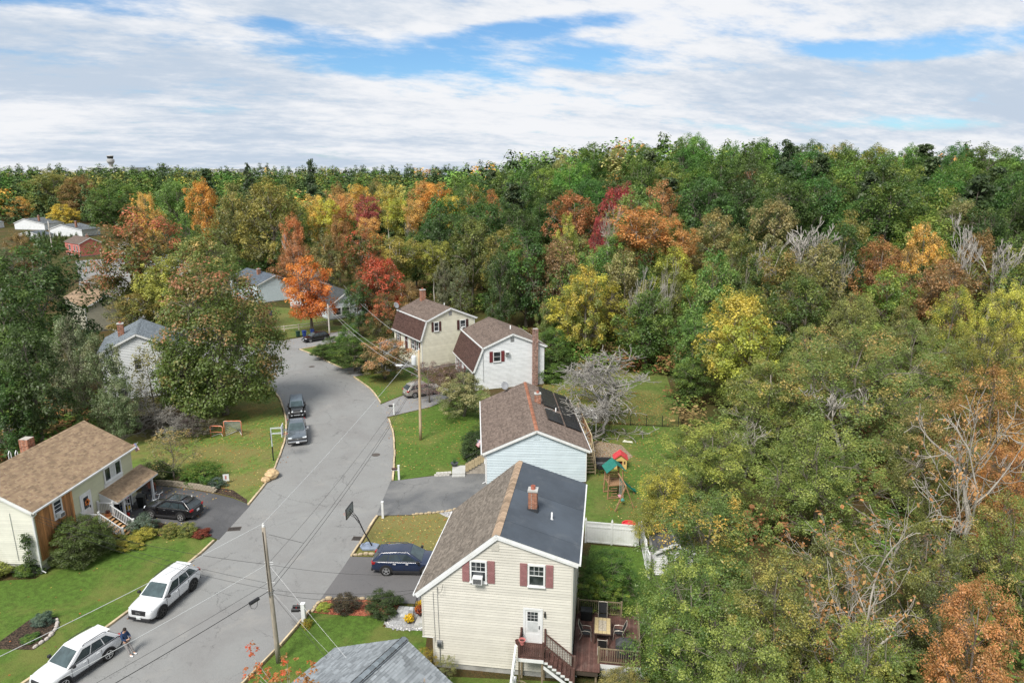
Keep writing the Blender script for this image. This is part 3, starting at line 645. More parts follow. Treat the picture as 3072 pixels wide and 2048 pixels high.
def gutter(parent, s, z, y0, y1, side, down=None, zfloor=0.3, wall=None):
 b = MB(); x0, x1 = (s-0.11, s) if side < 0 else (s, s+0.11); b.box(x0, y0, z-0.12, x1, y1, z-0.005); b.build('gutter', WHITE, parent)
 if down is not None:
  xm = (x0+x1)/2; wx = wall if wall is not None else xm
  MB().tube([(xm, down, z-0.12), (xm, down, z-0.24), (wx + (0.06 if side > 0 else -0.06), down, z-0.55), (wx + (0.06 if side > 0 else -0.06), down, zfloor), (wx + (0.35 if side > 0 else -0.35), down, zfloor-0.15)], 0.042, 6).build('downspout', WHITE, parent)
def rake(parent, a, b, y, d=0.04, h=0.13):
 """white board under the roof edge on the gable, from a to b (s, z)"""
 A = Vector((a[0], 0, a[1])); B = Vector((b[0], 0, b[1])); m = MB()
 v = (B-A).normalized(); n = v.cross(Vector((0, 1, 0)));
 if n.z < 0: n = -n
 p = [A - n*0.115, B - n*0.115, B - n*(0.115+h), A - n*(0.115+h)]
 m.extrude_xz([(q.x, q.z) for q in p], y - d, y); m.build('rake_board', WHITE, parent, fixn=True)
def box_house(name, P0, ang, w, depth, profile, sid, roofs, label, base=0.0, found=0.3, oh=0.25, lower=None, seed=1, group=None, zwall=None, corner=True, cap=None, expo=0.115, sidewalls=('L', 'R')):
 """gabled house; profile = roof line from the left eave tip over the ridge to the right eave tip in (s, z)"""
 t = empty(name, (P0[0], P0[1], base), R(-ang), label, 'house', group)
 def ztop(s):
  for (a, za), (b, zb) in zip(profile, profile[1:]):
   if a - 1e-6 <= s <= b + 1e-6: return za + (zb-za)*(s-a)/(b-a)
 zl, zr = ztop(0) - 0.13, ztop(w) - 0.13
 inner = [(s, z - 0.13) for s, z in profile if 0 < s < w]
 outline = [(0, found), (w, found), (w, zr)] + inner[::-1] + [(0, zl)]
 # solid core and foundation
 core = MB(); core.extrude_xz(outline, 0.002, depth); core.build('wall', sid, t, fixn=True)
 if found > 0.02: MB().box(0.03, 0.03, -0.3, w-0.03, depth-0.03, found).build('foundation', FOUND, t)
 siding(t, frame_front(0.0), outline, sid, expo, seed)
 if 'L' in sidewalls: siding(t, frame_left(0.0), [(0, found), (depth, found), (depth, zl), (0, zl)], sid, expo, seed+1)
 if 'R' in sidewalls: siding(t, frame_right(w), [(0, found), (depth, found), (depth, zr), (0, zr)], sid, expo, seed+2)
 if corner:
  for s, zt in ((0, zl), (w, zr)): MB().box(s-0.045, -0.045, found, s+0.055 if s == 0 else s+0.045, 0.05, zt).build('corner_board', WHITE, t)
 peak = max(range(len(profile)), key=lambda k: profile[k][1])
 for k, (a, b) in enumerate(zip(profile, profile[1:])):
  lo, hi = (a, b) if a[1] < b[1] else (b, a)
  roof_plane(t, lo, hi, -oh, depth+oh, roofs[k], seed=seed*7+k)
  rake(t, a, b, -oh+0.005)
 if cap: ridge_cap(t, profile[peak][0], profile[peak][1], -oh, depth+oh, cap, drop=((profile[peak][1]-profile[peak-1][1])/(profile[peak][0]-profile[peak-1][0]), (profile[peak][1]-profile[peak+1][1])/(profile[peak+1][0]-profile[peak][0])))
 return t
# ------------------------------------------------------------------ beige house in the foreground
def beige_house():
 t = empty('cape_house', (-4.50, 34.65, 0), R(-8), 'beige clapboard house with dark rolled roof and brick chimney in the foreground', 'house')
 w, d = 7.86, 9.7; pk = (3.67, 8.85); eL = (-1.03, 4.78); eR = (8.22, 7.46)
 zl = lambda s: eL[1] + (s-eL[0])*(pk[1]-eL[1])/(pk[0]-eL[0]) - 0.16
 zr = lambda s: pk[1] + (s-pk[0])*(eR[1]-pk[1])/(eR[0]-pk[0]) - 0.16
 up = [(-0.6, 2.02), (w, 2.02), (w, zr(w)), (pk[0], pk[1]-0.16), (-0.6, zl(-0.6))]; low = [(0, 0.38), (w, 0.38), (w, 2.02), (0, 2.02)]
 core = MB(); core.extrude_xz(up, 0.002, d); core.extrude_xz(low, 0.002, d); core.build('wall', SID_BEIGE, t, fixn=True)
 MB().box(0.03, 0.03, -0.4, w-0.03, d-0.03, 0.38).build('foundation', FOUND, t)
 F = frame_front(0.0); siding(t, F, up, SID_BEIGE, 0.165, 1); siding(t, F, low, SID_BEIGE, 0.165, 2)
 siding(t, frame_right(w), [(0, 0.38), (d, 0.38), (d, zr(w)), (0, zr(w))], SID_BEIGE, 0.165, 3); siding(t, frame_left(-0.6), [(0, 2.02), (d, 2.02), (d, zl(-0.6)), (0, zl(-0.6))], SID_BEIGE, 0.165, 4)
 for s, z0, z1 in ((-0.6, 2.0, zl(-0.6)), (0, 0.36, 2.0), (w, 0.36, zr(w))): MB().box(s-0.04, -0.05, z0, s+0.055, 0.05, z1).build('corner_board', SID_BEIGE, t)
 MB().box(-0.66, -0.06, 1.98, 0.0, d, 2.02).build('soffit', WHITE, t)
 o, n = roof_plane(t, eL, pk, -0.12, d+0.15, RF_TAUPE, tab=0.30, expo=0.14, seed=21, name='roof')
 # low pitched rear slope in rolled roofing, laid in strips
 r2, n2 = roof_plane(t, eR, pk, -0.12, d+0.15, None, plain=WHITE, name='roof')
 v = Vector((pk[0]-eR[0], 0, pk[1]-eR[1])); lv = v.length; v.normalize(); ys = [-0.12, 1.75, 3.85, 5.9, 7.9, d+0.15]
 rr_ = random.Random(5)
 for k in range(5):
  a = Vector((eR[0], 0, eR[1])) + n2*(0.006 + 0.014*(k % 2)); b = a + v*lv; mb = MB(); mb.cur = rr_.random()
  y0, y1 = ys[k] - (0.06 if k else 0), ys[k+1]
  P = [(a.x, y0, a.z), (a.x, y1, a.z), (b.x, y1, b.z), (b.x, y0, b.z)]; mb.face(P); mb.face([(p[0], p[1], p[2]) for p in (P[0], P[3])] + [(b.x - n2.x*.012, y0, b.z - n2.z*.012), (a.x - n2.x*.012, y0, a.z - n2.z*.012)])
  me = mb.mesh('roofing_strip', RF_ROLL); at = me.attributes.get('var') or me.attributes.new('var', 'FLOAT', 'FACE'); at.data.foreach_set('value', [rr_.random()]*len(me.polygons)); inst('roofing_strip', me, r2)
 ridge_cap(t, pk[0], pk[1], -0.12, d+0.15, RF_CAPT, w=0.24, drop=(0.86, 0.30))
 rake(t, eL, pk, -0.11, h=0.17); rake(t, pk, eR, -0.11, h=0.15)
 gutter(t, eL[0]+0.02, eL[1]-0.02, -0.12, d+0.1, -1, 0.25, 2.4, -0.6); gutter(t, eR[0]-0.02, eR[1]-0.03, -0.12, d+0.1, 1, 0.3, 0.2, w)
 chimney(t, 5.25, 3.95, 7.9, 9.6, 0.52, 0.52, BRICK, single=True)
 MB().box(4.93, 3.63, 8.0, 5.57, 4.27, 8.52).build('flashing', mat('flashing_tar', (0.03, 0.033, 0.038), 0.8), t)
 pipe_vent(t, (6.42, 3.55, 8.0), 0.45, WHITE)
 window(t, F, 2.20, 5.84, 3.15, 7.16, shutters=SHUT_MAUVE); window(t, F, 5.43, 5.85, 6.38, 7.18, shutters=SHUT_MAUVE)
 ac_unit(t, F, 2.66, 5.86)
 gable_vent(t, F, 3.62, 8.03, 0.42, 0.42, SID_BEIGE)
 # storm door
 b = MB(F); b.box(5.18, 0, 2.22, 5.30, 0.08, 4.45); b.box(6.16, 0, 2.22, 6.28, 0.08, 4.45); b.box(5.30, 0, 4.33, 6.16, 0.08, 4.45); b.build('door_frame', WHITE, t)
 dr = MB(F).box(5.30, 0.004, 2.24, 6.16, 0.05, 4.33).build('door', WHITE, t)
 MB(F).box(5.42, 0.05, 3.66, 6.00, 0.056, 4.22).build('pane', GLASS, dr); MB(F).box(5.42, 0.05, 2.98, 6.00, 0.056, 3.60).build('pane', CURTAIN, dr)
 g = MB(F)
 for k in (1, 2): g.box(5.42+k*0.193-0.008, 0.057, 3.66, 5.42+k*0.193+0.008, 0.064, 4.22)
 for k in (1, 2): g.box(5.42, 0.065, 3.66+k*0.187-0.008, 6.0, 0.07, 3.66+k*0.187+0.008)
 g.build('muntin', WHITE, dr); MB(F).box(6.06, 0.05, 3.2, 6.11, 0.10, 3.38).build('handle', BLACKM, dr)
 MB(F).box(5.36, 0.05, 2.34, 6.08, 0.058, 2.84).build('kick_panel', WHITE, dr)
 lm = MB(F); lm.box(6.36, 0, 4.12, 6.44, 0.05, 4.28); lm.box(6.35, 0.05, 4.0, 6.45, 0.15, 4.2); lm.box(6.37, 0.07, 4.2, 6.43, 0.13, 4.27); lm.build('wall_lamp', BLACKM, t)
 # service cables and meter on the gable
 for s, top in ((0.05, 4.95), (0.30, 5.30)): MB(F).tube([(s, 0.05, top), (s+0.03, 0.05, 3.0), (s+0.06, 0.05, 1.75)], 0.016, 5).build('service_cable', GREYM, t)
 MB(F).tube([(0.30, 0.06, 5.30), (0.42, 0.25, 5.0), (0.62, 0.3, 5.25), (0.68, 0.2, 5.6)], 0.012, 5).build('drip_loop', BLACKM, t)
 mt = MB(F); mt.box(0.22, 0.03, 1.45, 0.52, 0.16, 1.85); o = mt.build('electric_meter', GREYM, t); MB(F).tube([(0.37, 0.16, 1.68), (0.37, 0.27, 1.68)], 0.10, 14).build('dial', GLASS, o)
 MB(F).tube([(0.37, 0.06, 1.45), (0.37, 0.06, 0.2)], 0.03, 6).build('conduit', GREYM, t)
 # deck-side windows on the rear wall are out of sight; front (street) windows
 Lf = frame_left(-0.6)
 for s in (1.2, 6.8): window(t, Lf, s, 2.9, s+1.4, 4.2)
 return t
beige_house()
# ------------------------------------------------------------------ pale blue ranch
def blue_house():
 prof = [(-0.37, 3.12), (4.6, 5.25), (9.57, 3.15)]
 t = box_house('ranch_house', (-2.36, 58.82), -3.1, 9.2, 14.4, prof, SID_BLUE, [RF_BROWN, RF_BROWN], 'pale blue ranch house with solar panels on a brown roof', found=0.05, oh=0.2, seed=31, cap=RF_CAP, expo=0.16)
 gable_vent(t, frame_front(0), 4.6, 4.55, 0.55, 0.55, SID_BLUE)
 chimney(t, 5.45, 8.5, 4.6, 5.85, 0.62, 0.5, BRICK, seed=9)
 pipe_vent(t, (7.25, 7.75, 4.05), 0.5, WHITE, 0.055)
 gutter(t, -0.37, 3.10, -0.2, 14.6, -1, 0.1, 0.2, 0.0); gutter(t, 9.57, 3.12, -0.2, 14.6, 1)
 # solar panels: two columns of modules on the slope away from the street
 sl = Vector((9.57-4.6, 0, 3.15-5.25)).normalized(); n = Vector((-sl.z, 0, sl.x))
 def mod(s, y, ln=1.66, wd=1.02):
  a = Vector((4.6, 0, 5.25)) + sl*((s-4.6)/sl.x) + n*0.12
  M = Matrix(((sl.x, 0, n.x, a.x), (0, 1, 0, y), (sl.z, 0, n.z, a.z), (0, 0, 0, 1)))
  p = MB(M); p.box(0, 0, 0, ln, wd, 0.035); o = p.build('solar_panel', PANEL, t)
  g = MB(M)
  for k in range(1, 6): g.box(k*ln/6-0.003, 0.02, 0.035, k*ln/6+0.003, wd-0.02, 0.037)
  g.build('cell_line', mat('cell_line', (0.06, 0.065, 0.075), 0.4), o)
  e = MB(M); e.box(-0.012, -0.010, -0.005, 0, wd+0.010, 0.040); e.box(ln, -0.010, -0.005, ln+0.012, wd+0.010, 0.040); e.build('frame', BLACKM, o)
 y = 8.2
 while y < 13.9: mod(6.02, y); y += 1.045
 y = 4.0
 while y < 13.9: mod(7.78, y); y += 1.045
 for y in (4.0, 5.045, 6.09): mod(6.02, y)
 MB().bar((6.1, 7.25, 4.72), (6.9, 7.75, 4.38), 0.10, 0.10).build('conduit', ALU, t)
 # satellite dish on the far street-side slope
 ds = MB(); ds.tube([(2.5, 14.2, 4.35), (2.35, 14.1, 4.95)], 0.03, 6); ds.bar((2.35, 14.1, 4.95), (2.25, 13.75, 4.75), 0.03); o = ds.build('dish_arm', GREYM, t)
 D = MB(Matrix.Translation((2.3, 13.95, 5.05)) @ Matrix.Rotation(R(62), 4, 'X') @ Matrix.Rotation(R(20), 4, 'Y')); D.lathe([(0, 0), (0.25, 0.02), (0.44, 0.075), (0.45, 0.07), (0.25, 0.003), (0, -0.018)], (0, 0, 0), 20, False); D.build('satellite_dish', GREYM, t, smooth=True)
 Lf = frame_left(0.0)
 for s in (1.3, 9.5): window(t, Lf, s, 1.5, s+1.6, 2.75)
 b = MB(Lf); b.box(6.0, 0, 0.95, 7.0, 0.06, 2.8); b.build('door', WHITE, t)
 return t
blue_house()
# ------------------------------------------------------------------ two gambrel houses
def gambrel(P0, ang, w, d, prof, sid, shut, label, found, seed, wins, chim, base=0.0, ac=None, exposed=False):
 t = box_house('gambrel_house', P0, ang, w, d, prof, sid, [RF_DKBROWN, RF_BROWN, RF_BROWN], label, found=found, oh=0.2, seed=seed, cap=RF_BROWN, expo=0.17, base=base)
 F = frame_front(0)
 for a in wins: window(t, F, *a, shutters=shut, grid=None)
 pk = max(prof, key=lambda p: p[1]); gable_vent(t, F, pk[0]-0.02, pk[1]-0.85, 0.5, 0.62, GREYM)
 # white band where the steep and the flat slope meet, gutter at the lower edge
 br = prof[1]; MB().box(br[0]-0.10, -0.2, br[1]-0.10, br[0]+0.02, d+0.2, br[1]+0.05).build('roof_trim', WHITE, t)
 MB().box(prof[0][0]-0.08, -0.2, prof[0][1]-0.16, prof[0][0]+0.06, d+0.2, prof[0][1]).build('gutter', WHITE, t)
 MB().box(prof[-1][0]-0.02, -0.2, prof[-1][1]-0.14, prof[-1][0]+0.10, d+0.2, prof[-1][1]-0.01).build('gutter', WHITE, t)
 Lf = frame_left(0.0); zt = prof[0][1] - 0.35
 for s in (0.9, 2.3, 7.6, 9.0):
  if s + 0.9 < d: window(t, Lf, s, zt-1.45, s+0.85, zt-0.05, shutters=shut, grid=None)
 b = MB(Lf); b.box(4.6, 0, zt-2.1, 5.6, 0.07, zt); o = b.build('door', shut, t); MB(Lf).box(4.4, 0, zt-2.1, 4.58, 0.10, zt+0.1).build('door_frame', WHITE, t); MB(Lf).box(5.62, 0, zt-2.1, 5.8, 0.10, zt+0.1).build('door_frame', WHITE, t)
 if ac: ac_unit(t, F, *ac)
 return t
wh = gambrel((-4.83, 86.97), -18, 9.57, 10.9, [(-0.33, 2.5), (0.99, 5.66), (5.14, 7.32), (9.90, 5.31)], SID_WHITE, SHUT_RED, 'white gambrel house with tall brick chimney on its end wall', 0.0, 41, [(2.46, 3.64, 3.53, 5.03)], None, ac=(4.34, 4.50))
chimney(wh, 8.22, -0.32, 0.0, 7.8, 0.66, 0.52, BRICKP, seed=13, flue=False, cap=False)
pipe_vent(wh, (6.2, 4.2, 6.7), 0.7, WHITE, 0.07)
MB(frame_front(0)).tube([(1.1, 0.05, 5.1), (1.15, 0.05, 1.0)], 0.03, 5).build('service_cable', GREYM, wh)
ye = gambrel((-12.9, 96.15), -33, 8.7, 9.6, [(-0.32, 4.47), (0.67, 7.23), (4.70, 8.78), (9.05, 6.90)], SID_CREAM, SHUT_BROWN, 'cream gambrel house with dark brown steep roof beyond the white one', 0.4, 51, [(1.97, 5.55, 2.76, 6.9), (6.2, 5.33, 7.18, 6.75)], None, ac=(6.69, 5.35))
chimney(ye, 4.3, 8.2, 8.4, 10.2, 0.75, 0.6, BRICK, seed=15)
pipe_vent(ye, (5.3, 3.0, 8.4), 0.5, WHITE, 0.06)
D = MB(Matrix.Translation((0.2, 9.0, 8.1)) @ Matrix.Rotation(R(62), 4, 'X') @ Matrix.Rotation(R(20), 4, 'Y')); D.lathe([(0, 0), (0.27, 0.02), (0.48, 0.08), (0.49, 0.075), (0.27, 0.003), (0, -0.018)], (0, 0, 0), 20, False); D.build('satellite_dish', GREYM, ye, smooth=True)
MB().tube([(0.75, 9.2, 7.25), (0.4, 9.1, 7.7), (0.2, 9.0, 8.05)], 0.035, 6).build('dish_arm', GREYM, ye)
# ------------------------------------------------------------------ tan roofed split-level on the left
def left_house():
 prof = [(-0.32, 4.97), (3.95, 7.2), (8.22, 4.97)]; w, d = 7.9, 11.36
 t = box_house('split_level_house', (-41.5, 44.8), 4.2, w, d, prof, SID_TAN, [RF_TAN, RF_TAN], 'sage and cream split-level house with a wide tan shingle roof', found=0.75, oh=0.3, seed=61, cap=RF_TAN, expo=0.15, sidewalls=('L',))
 Rf = frame_right(w); zt = 4.78
 siding(t, Rf, [(0, 0.6), (d, 0.6), (d, zt), (0, zt)], SID_SAGE, 0.15, 62)
 # cedar board panel beside the small window: single planks
 r = random.Random(4); s = 0.16
 while s < 3.85:
  if not (1.86 < s + 0.09 < 2.78):
   me = MB(Rf).box(s, 0.03, 0.9, s+0.185, 0.055 + r.uniform(0, 0.012), zt).mesh('plank', CEDAR); at = me.attributes.new('var', 'FLOAT', 'FACE'); at.data.foreach_set('value', [r.random()]*len(me.polygons)); inst('plank', me, t)
  else:
   me = MB(Rf).box(s, 0.03, 0.9, s+0.185, 0.055, 3.18).mesh('plank', CEDAR); at = me.attributes.new('var', 'FLOAT', 'FACE'); at.data.foreach_set('value', [r.random()]*len(me.polygons)); inst('plank', me, t)
  s += 0.20
 window(t, Rf, 1.86, 3.25, 2.78, 4.62, kind='awning', fw=0.10); ac_unit(t, Rf, 2.32, 3.28, 0.5, 0.36, 0.35)
 window(t, Rf, 7.62, 3.38, 9.86, 4.66, kind='triple', fw=0.13)
 MB(Rf).box(7.55, 0.02, 2.95, 9.95, 0.06, 3.35).build('apron_panel', WHITE, t)
 # front door with autumn wreath
 b = MB(Rf); b.box(4.62, 0.02, 1.45, 4.80, 0.10, 3.75); b.box(5.70, 0.02, 1.45, 5.88, 0.10, 3.75); b.box(4.80, 0.02, 3.60, 5.70, 0.10, 3.75); b.build('door_frame', WHITE, t)
 dr = MB(Rf).box(4.80, 0.03, 1.45, 5.70, 0.07, 3.60).build('door', WHITE, t); MB(Rf).box(4.98, 0.07, 2.45, 5.52, 0.078, 3.40).build('pane', GLASS, dr); MB(Rf).box(5.58, 0.07, 2.35, 5.63, 0.12, 2.55).build('handle', BLACKM, dr)
 wr = MB(Rf)
 for k in range(40):
  a = r.uniform(0, 2*math.pi); rr_ = 0.20 + r.uniform(-.05, .05); c = (5.25 + rr_*math.cos(a), 0.10 + r.uniform(0, .05), 2.95 + rr_*math.sin(a)); wr.cur = r.random(); wr.box(c[0]-.04, c[1], c[2]-.04, c[0]+.04, c[1]+.04, c[2]+.04)
 wr.build('wreath', mat('wreath_orange', (0.55, 0.17, 0.04), 0.8, 0.3, 9.0, attr=0.6), dr)
 # awning roof over the garage
 a0, a1 = 6.75, 12.4; A = Vector((w, 0, 3.0)); Bv = Vector((w+1.55, 0, 2.18)); v = (A-Bv); lv = v.length; v.normalize(); n = v.cross(Vector((0, 1, 0))); n = -n if n.z < 0 else n
 aw = MB(); aw.extrude_xz([(Bv.x, Bv.z), (A.x, A.z), (A.x, A.z-0.12), (Bv.x, Bv.z-0.12)], a0, a1); o = aw.build('awning_roof', WHITE, t, fixn=True)
 shingles(o, RF_TAN, Bv + Vector((0, a0, 0)) + n*0.006, (0, 1, 0), v, a1-a0, lv, seed=8)
 MB().extrude_xz([(w, 2.88), (Bv.x, 2.05), (w, 2.05)], a0+0.05, a0+0.12).build('awning_cheek', WHITE, t, fixn=True)
 MB(Rf).box(a1-0.75, 1.25, 0.0, a1-0.60, 1.40, 2.1).build('post', WHITE, t); MB(Rf).box(a0+0.9, 1.25, 0.0, a0+1.05, 1.40, 2.1).build('post', WHITE, t)
 # garage opening with stored things
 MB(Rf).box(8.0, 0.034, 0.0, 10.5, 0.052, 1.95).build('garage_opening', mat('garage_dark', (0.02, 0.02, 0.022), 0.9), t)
 for s0, s1 in ((7.85, 8.0), (10.5, 10.65)): MB(Rf).box(s0, 0.03, 0, s1, 0.12, 2.1).build('garage_frame', WHITE, t)
 MB(Rf).box(8.0, 0.03, 1.95, 10.5, 0.12, 2.1).build('garage_frame', WHITE, t)
 gutter(t, 8.22, 4.95, -0.3, d+0.3, 1, -0.05, 0.3, w)
 MB(frame_front(0)).tube([(6.3, 0.05, 4.7), (6.35, 0.05, 1.0)], 0.018, 5).build('service_cable', GREYM, t)
 chimney(t, 1.9, 7.6, 5.4, 7.15, 0.75, 0.75, BRICK, seed=22, flue=False, cap=False)
 return t
left_house()
# ------------------------------------------------------------------ grey shingled roof at the bottom edge (neighbour's garage)
def grey_garage():
 t = empty('garage', (-5.42, 30.55, 0), R(-30), 'grey shingled gable roof of a garage at the bottom edge', 'garage')
 # local: ridge runs towards the viewer (-y); z ridge 5.0
 pk = (0, 5.0); eL = (-5.0, 2.5); eR = (5.0, 2.5); d0, d1 = -9.0, 0.0
 core = MB(); core.extrude_xz([(-4.7, 0), (4.7, 0), (4.7, 2.52), (0, 4.85), (-4.7, 2.52)], d0+0.2, d1-0.2); core.build('wall', SID_WHITE, t, fixn=True)
 proto = None; rr_ = random.Random(77); budget = 290
 for lo in (eL, eR):
  o, n = roof_plane(t, lo, pk, d0, d1, None, plain=WHITE)
  a = Vector((lo[0], d0, lo[1])); v = Vector((pk[0]-lo[0], 0, pk[1]-lo[1])); lv = v.length; v.normalize(); U = Vector((0, 1, 0)); expo, tab = 0.155, 0.30
  mb = MB(); rows = int(lv/expo); near = []
  for k in range(rows+1):
   v0 = k*expo; v1 = min(v0+expo*1.02, lv); u = -(k % 2)*tab*0.5 - rr_.random()*0.1
   if v1 - v0 < 0.03: continue
   while u < d1-d0:
    wd = tab*rr_.choice((0.7, 1.0, 1.2)); a0 = max(u, 0); a1 = min(u+wd, d1-d0); u += wd
    if a1-a0 < 0.03: continue
    h = 0.020*rr_.uniform(0.8, 1.8)
    big = (d1-d0) - a0 < 3.2 and lo is eR and v0 > lv - 2.6
    if big and budget > 0:
     budget -= 1; one = MB(); one.cur = 0.5
     P = [a + U*a0 + v*v0 + n*(h+.004), a + U*a1 + v*v0 + n*(h+.004), a + U*a1 + v*v1 + n*.005, a + U*a0 + v*v1 + n*.005]
     one.face(P); one.face([a + U*a0 + v*v0, a + U*a1 + v*v0, P[1], P[0]])
     me = one.mesh('shingle', RF_GREY); at = me.attributes.new('var', 'FLOAT', 'FACE'); at.data.foreach_set('value', [rr_.random()]*len(me.polygons)); inst('shingle', me, o)
    else:
     mb.cur = rr_.random(); P = [a + U*a0 + v*v0 + n*(h+.004), a + U*a1 + v*v0 + n*(h+.004), a + U*a1 + v*v1 + n*.005, a + U*a0 + v*v1 + n*.005]
     mb.face(P); mb.face([a + U*a0 + v*v0, a + U*a1 + v*v0, P[1], P[0]])
  s_ = mb.build('shingles', RF_GREY, o); s_['kind'] = 'stuff'
 MB().box(-0.20, d0, 4.98, 0.20, d1-0.05, 5.03).build('ridge_vent', mat('vent_black', (0.03, 0.03, 0.03), 0.8), t)
 ridge_cap(t, 0, 5.06, d0, d1, RF_SLATE, w=0.23, drop=(0.45, 0.45), step=0.30)
 for e in (eL, eR): rake(t, e, pk, 0.0, d=-0.03)
grey_garage()
# ------------------------------------------------------------------ houses further off
def far_house(name, P0, ang, w, d, eave, peak, sid, roof, label, ps=None, chim=None, wins=(), found=0.3, seed=71, side=None):
 ps = ps or w/2; sl1 = (peak-eave)/(ps+0.3)
 t = box_house(name, P0, ang, w, d, [(-0.3, eave), (ps, peak), (w+0.3, eave)], sid, [roof, roof], label, found=found, oh=0.25, seed=seed, cap=roof, expo=0.20, base=terr(*P0))
 F = frame_front(0)
 for a in wins: window(t, F, *a, grid=None)
 if side:
  M = frame_left(0.0) if side[0] == 'L' else frame_right(w)
  for a in side[1]: window(t, M, *a, grid=None)
 if chim: chimney(t, chim[0], chim[1], peak-1.2, peak+chim[2], 0.7, 0.7, BRICK, seed=seed)
 return t
far_house('white_house', (-50.3, 81.6), -24, 8.4, 9.5, 6.3, 8.5, SID_WHITE, RF_SLATE, 'white two-storey house with slate grey roof half hidden behind the big maple', chim=(2.2, 4.5, 0.5), wins=[(0.9, 3.9, 1.9, 5.3), (3.6, 3.9, 4.5, 5.3), (1.4, 0.6, 2.6, 2.6)], seed=81)
far_house('taupe_house', (-75.2, 119.9), -43.5, 7.4, 15, 4.5, 6.5, SID_TAUPE, RF_TAN, 'taupe house with tan roof and dark chimney among the left trees', chim=(3.2, 11.0, 1.0), seed=91)
far_house('red_house', (-144.1, 231.7), -50, 7.0, 13, 4.3, 6.2, SID_RED, RF_BROWN, 'red clapboard house with brown roof far up the street', wins=[], side=('L', [(1.5, 1.6, 2.6, 3.6), (4.0, 1.6, 5.0, 3.6), (8.0, 1.6, 9.5, 3.6)]), chim=(4.5, 5.0, 0.6), seed=101)
far_house('white_ranch', (-203, 307), 13, 17, 10, 3.1, 5.2, SID_WHITE, RF_GREY, 'low white ranch house with grey roof behind the clipped hedge', ps=6.5, chim=(12.5, 2.0, 1.4), seed=111)
far_house('white_ranch', (-242, 341), 14, 18, 11, 3.2, 5.4, SID_WHITE, RF_GREY, 'white ranch house with roof panels at the far left beside the hedge', ps=6, chim=(12.5, 2.5, 1.5), seed=121)
far_house('grey_garage', (-206, 292), 20, 12, 6, 2.3, 3.6, SID_WHITE, RF_SLATE, 'small white garage with grey roof between the two white ranch houses', seed=131)
far_house('cream_shed', (-136.5, 237.5), -20, 5.5, 6, 2.6, 3.8, SID_TAN, RF_TAUPE, 'small cream shed against the red house', wins=[(0.6, 1.1, 1.4, 2.1), (2.4, 1.1, 3.2, 2.1)], seed=136)
far_house('white_ranch', (-270, 345), 10, 14, 9, 3.0, 4.8, SID_WHITE, RF_GREY, 'white house cut by the left edge of the picture', seed=138)
far_house('blue_white_house', (-54.6, 146.9), -43, 8.4, 14.7, 4.1, 6.0, mat('siding_ice_blue', (0.62, 0.72, 0.77), 0.55, 0.05), mat('shingle_navy', (0.10, 0.125, 0.155), 0.85, 0.15, attr=0.25), 'ice blue house with navy roof left of the orange maple', chim=(3.2, 6.0, 0.7), seed=141)
far_house('white_house', (-46.5, 143.2), -10, 9.0, 9, 4.2, 6.2, SID_WHITE, RF_SLATE, 'white house behind the bright orange maple', wins=[(6.5, 1.2, 7.5, 2.6)], seed=151)
far_house('bay_window_house', (-34.9, 129.9), -38, 8.0, 10, 2.75, 5.4, mat('siding_pale_grey', (0.60, 0.66, 0.70), 0.5, 0.05), mat('shingle_charcoal', (0.055, 0.062, 0.066), 0.85, 0.15, attr=0.2), 'grey house with charcoal roof and dark picture window beyond the far pole', wins=[(0.7, 0.8, 2.4, 2.3), (2.5, 0.8, 4.2, 2.3)], seed=161)
far_house('white_house', (-92, 176), -35, 9.0, 10, 4.2, 6.4, SID_WHITE, RF_SLATE, 'white house glimpsed between the red topped and yellow green trees', wins=[(1.2, 2.0, 2.2, 3.4), (5.4, 2.0, 6.4, 3.4)], seed=171)
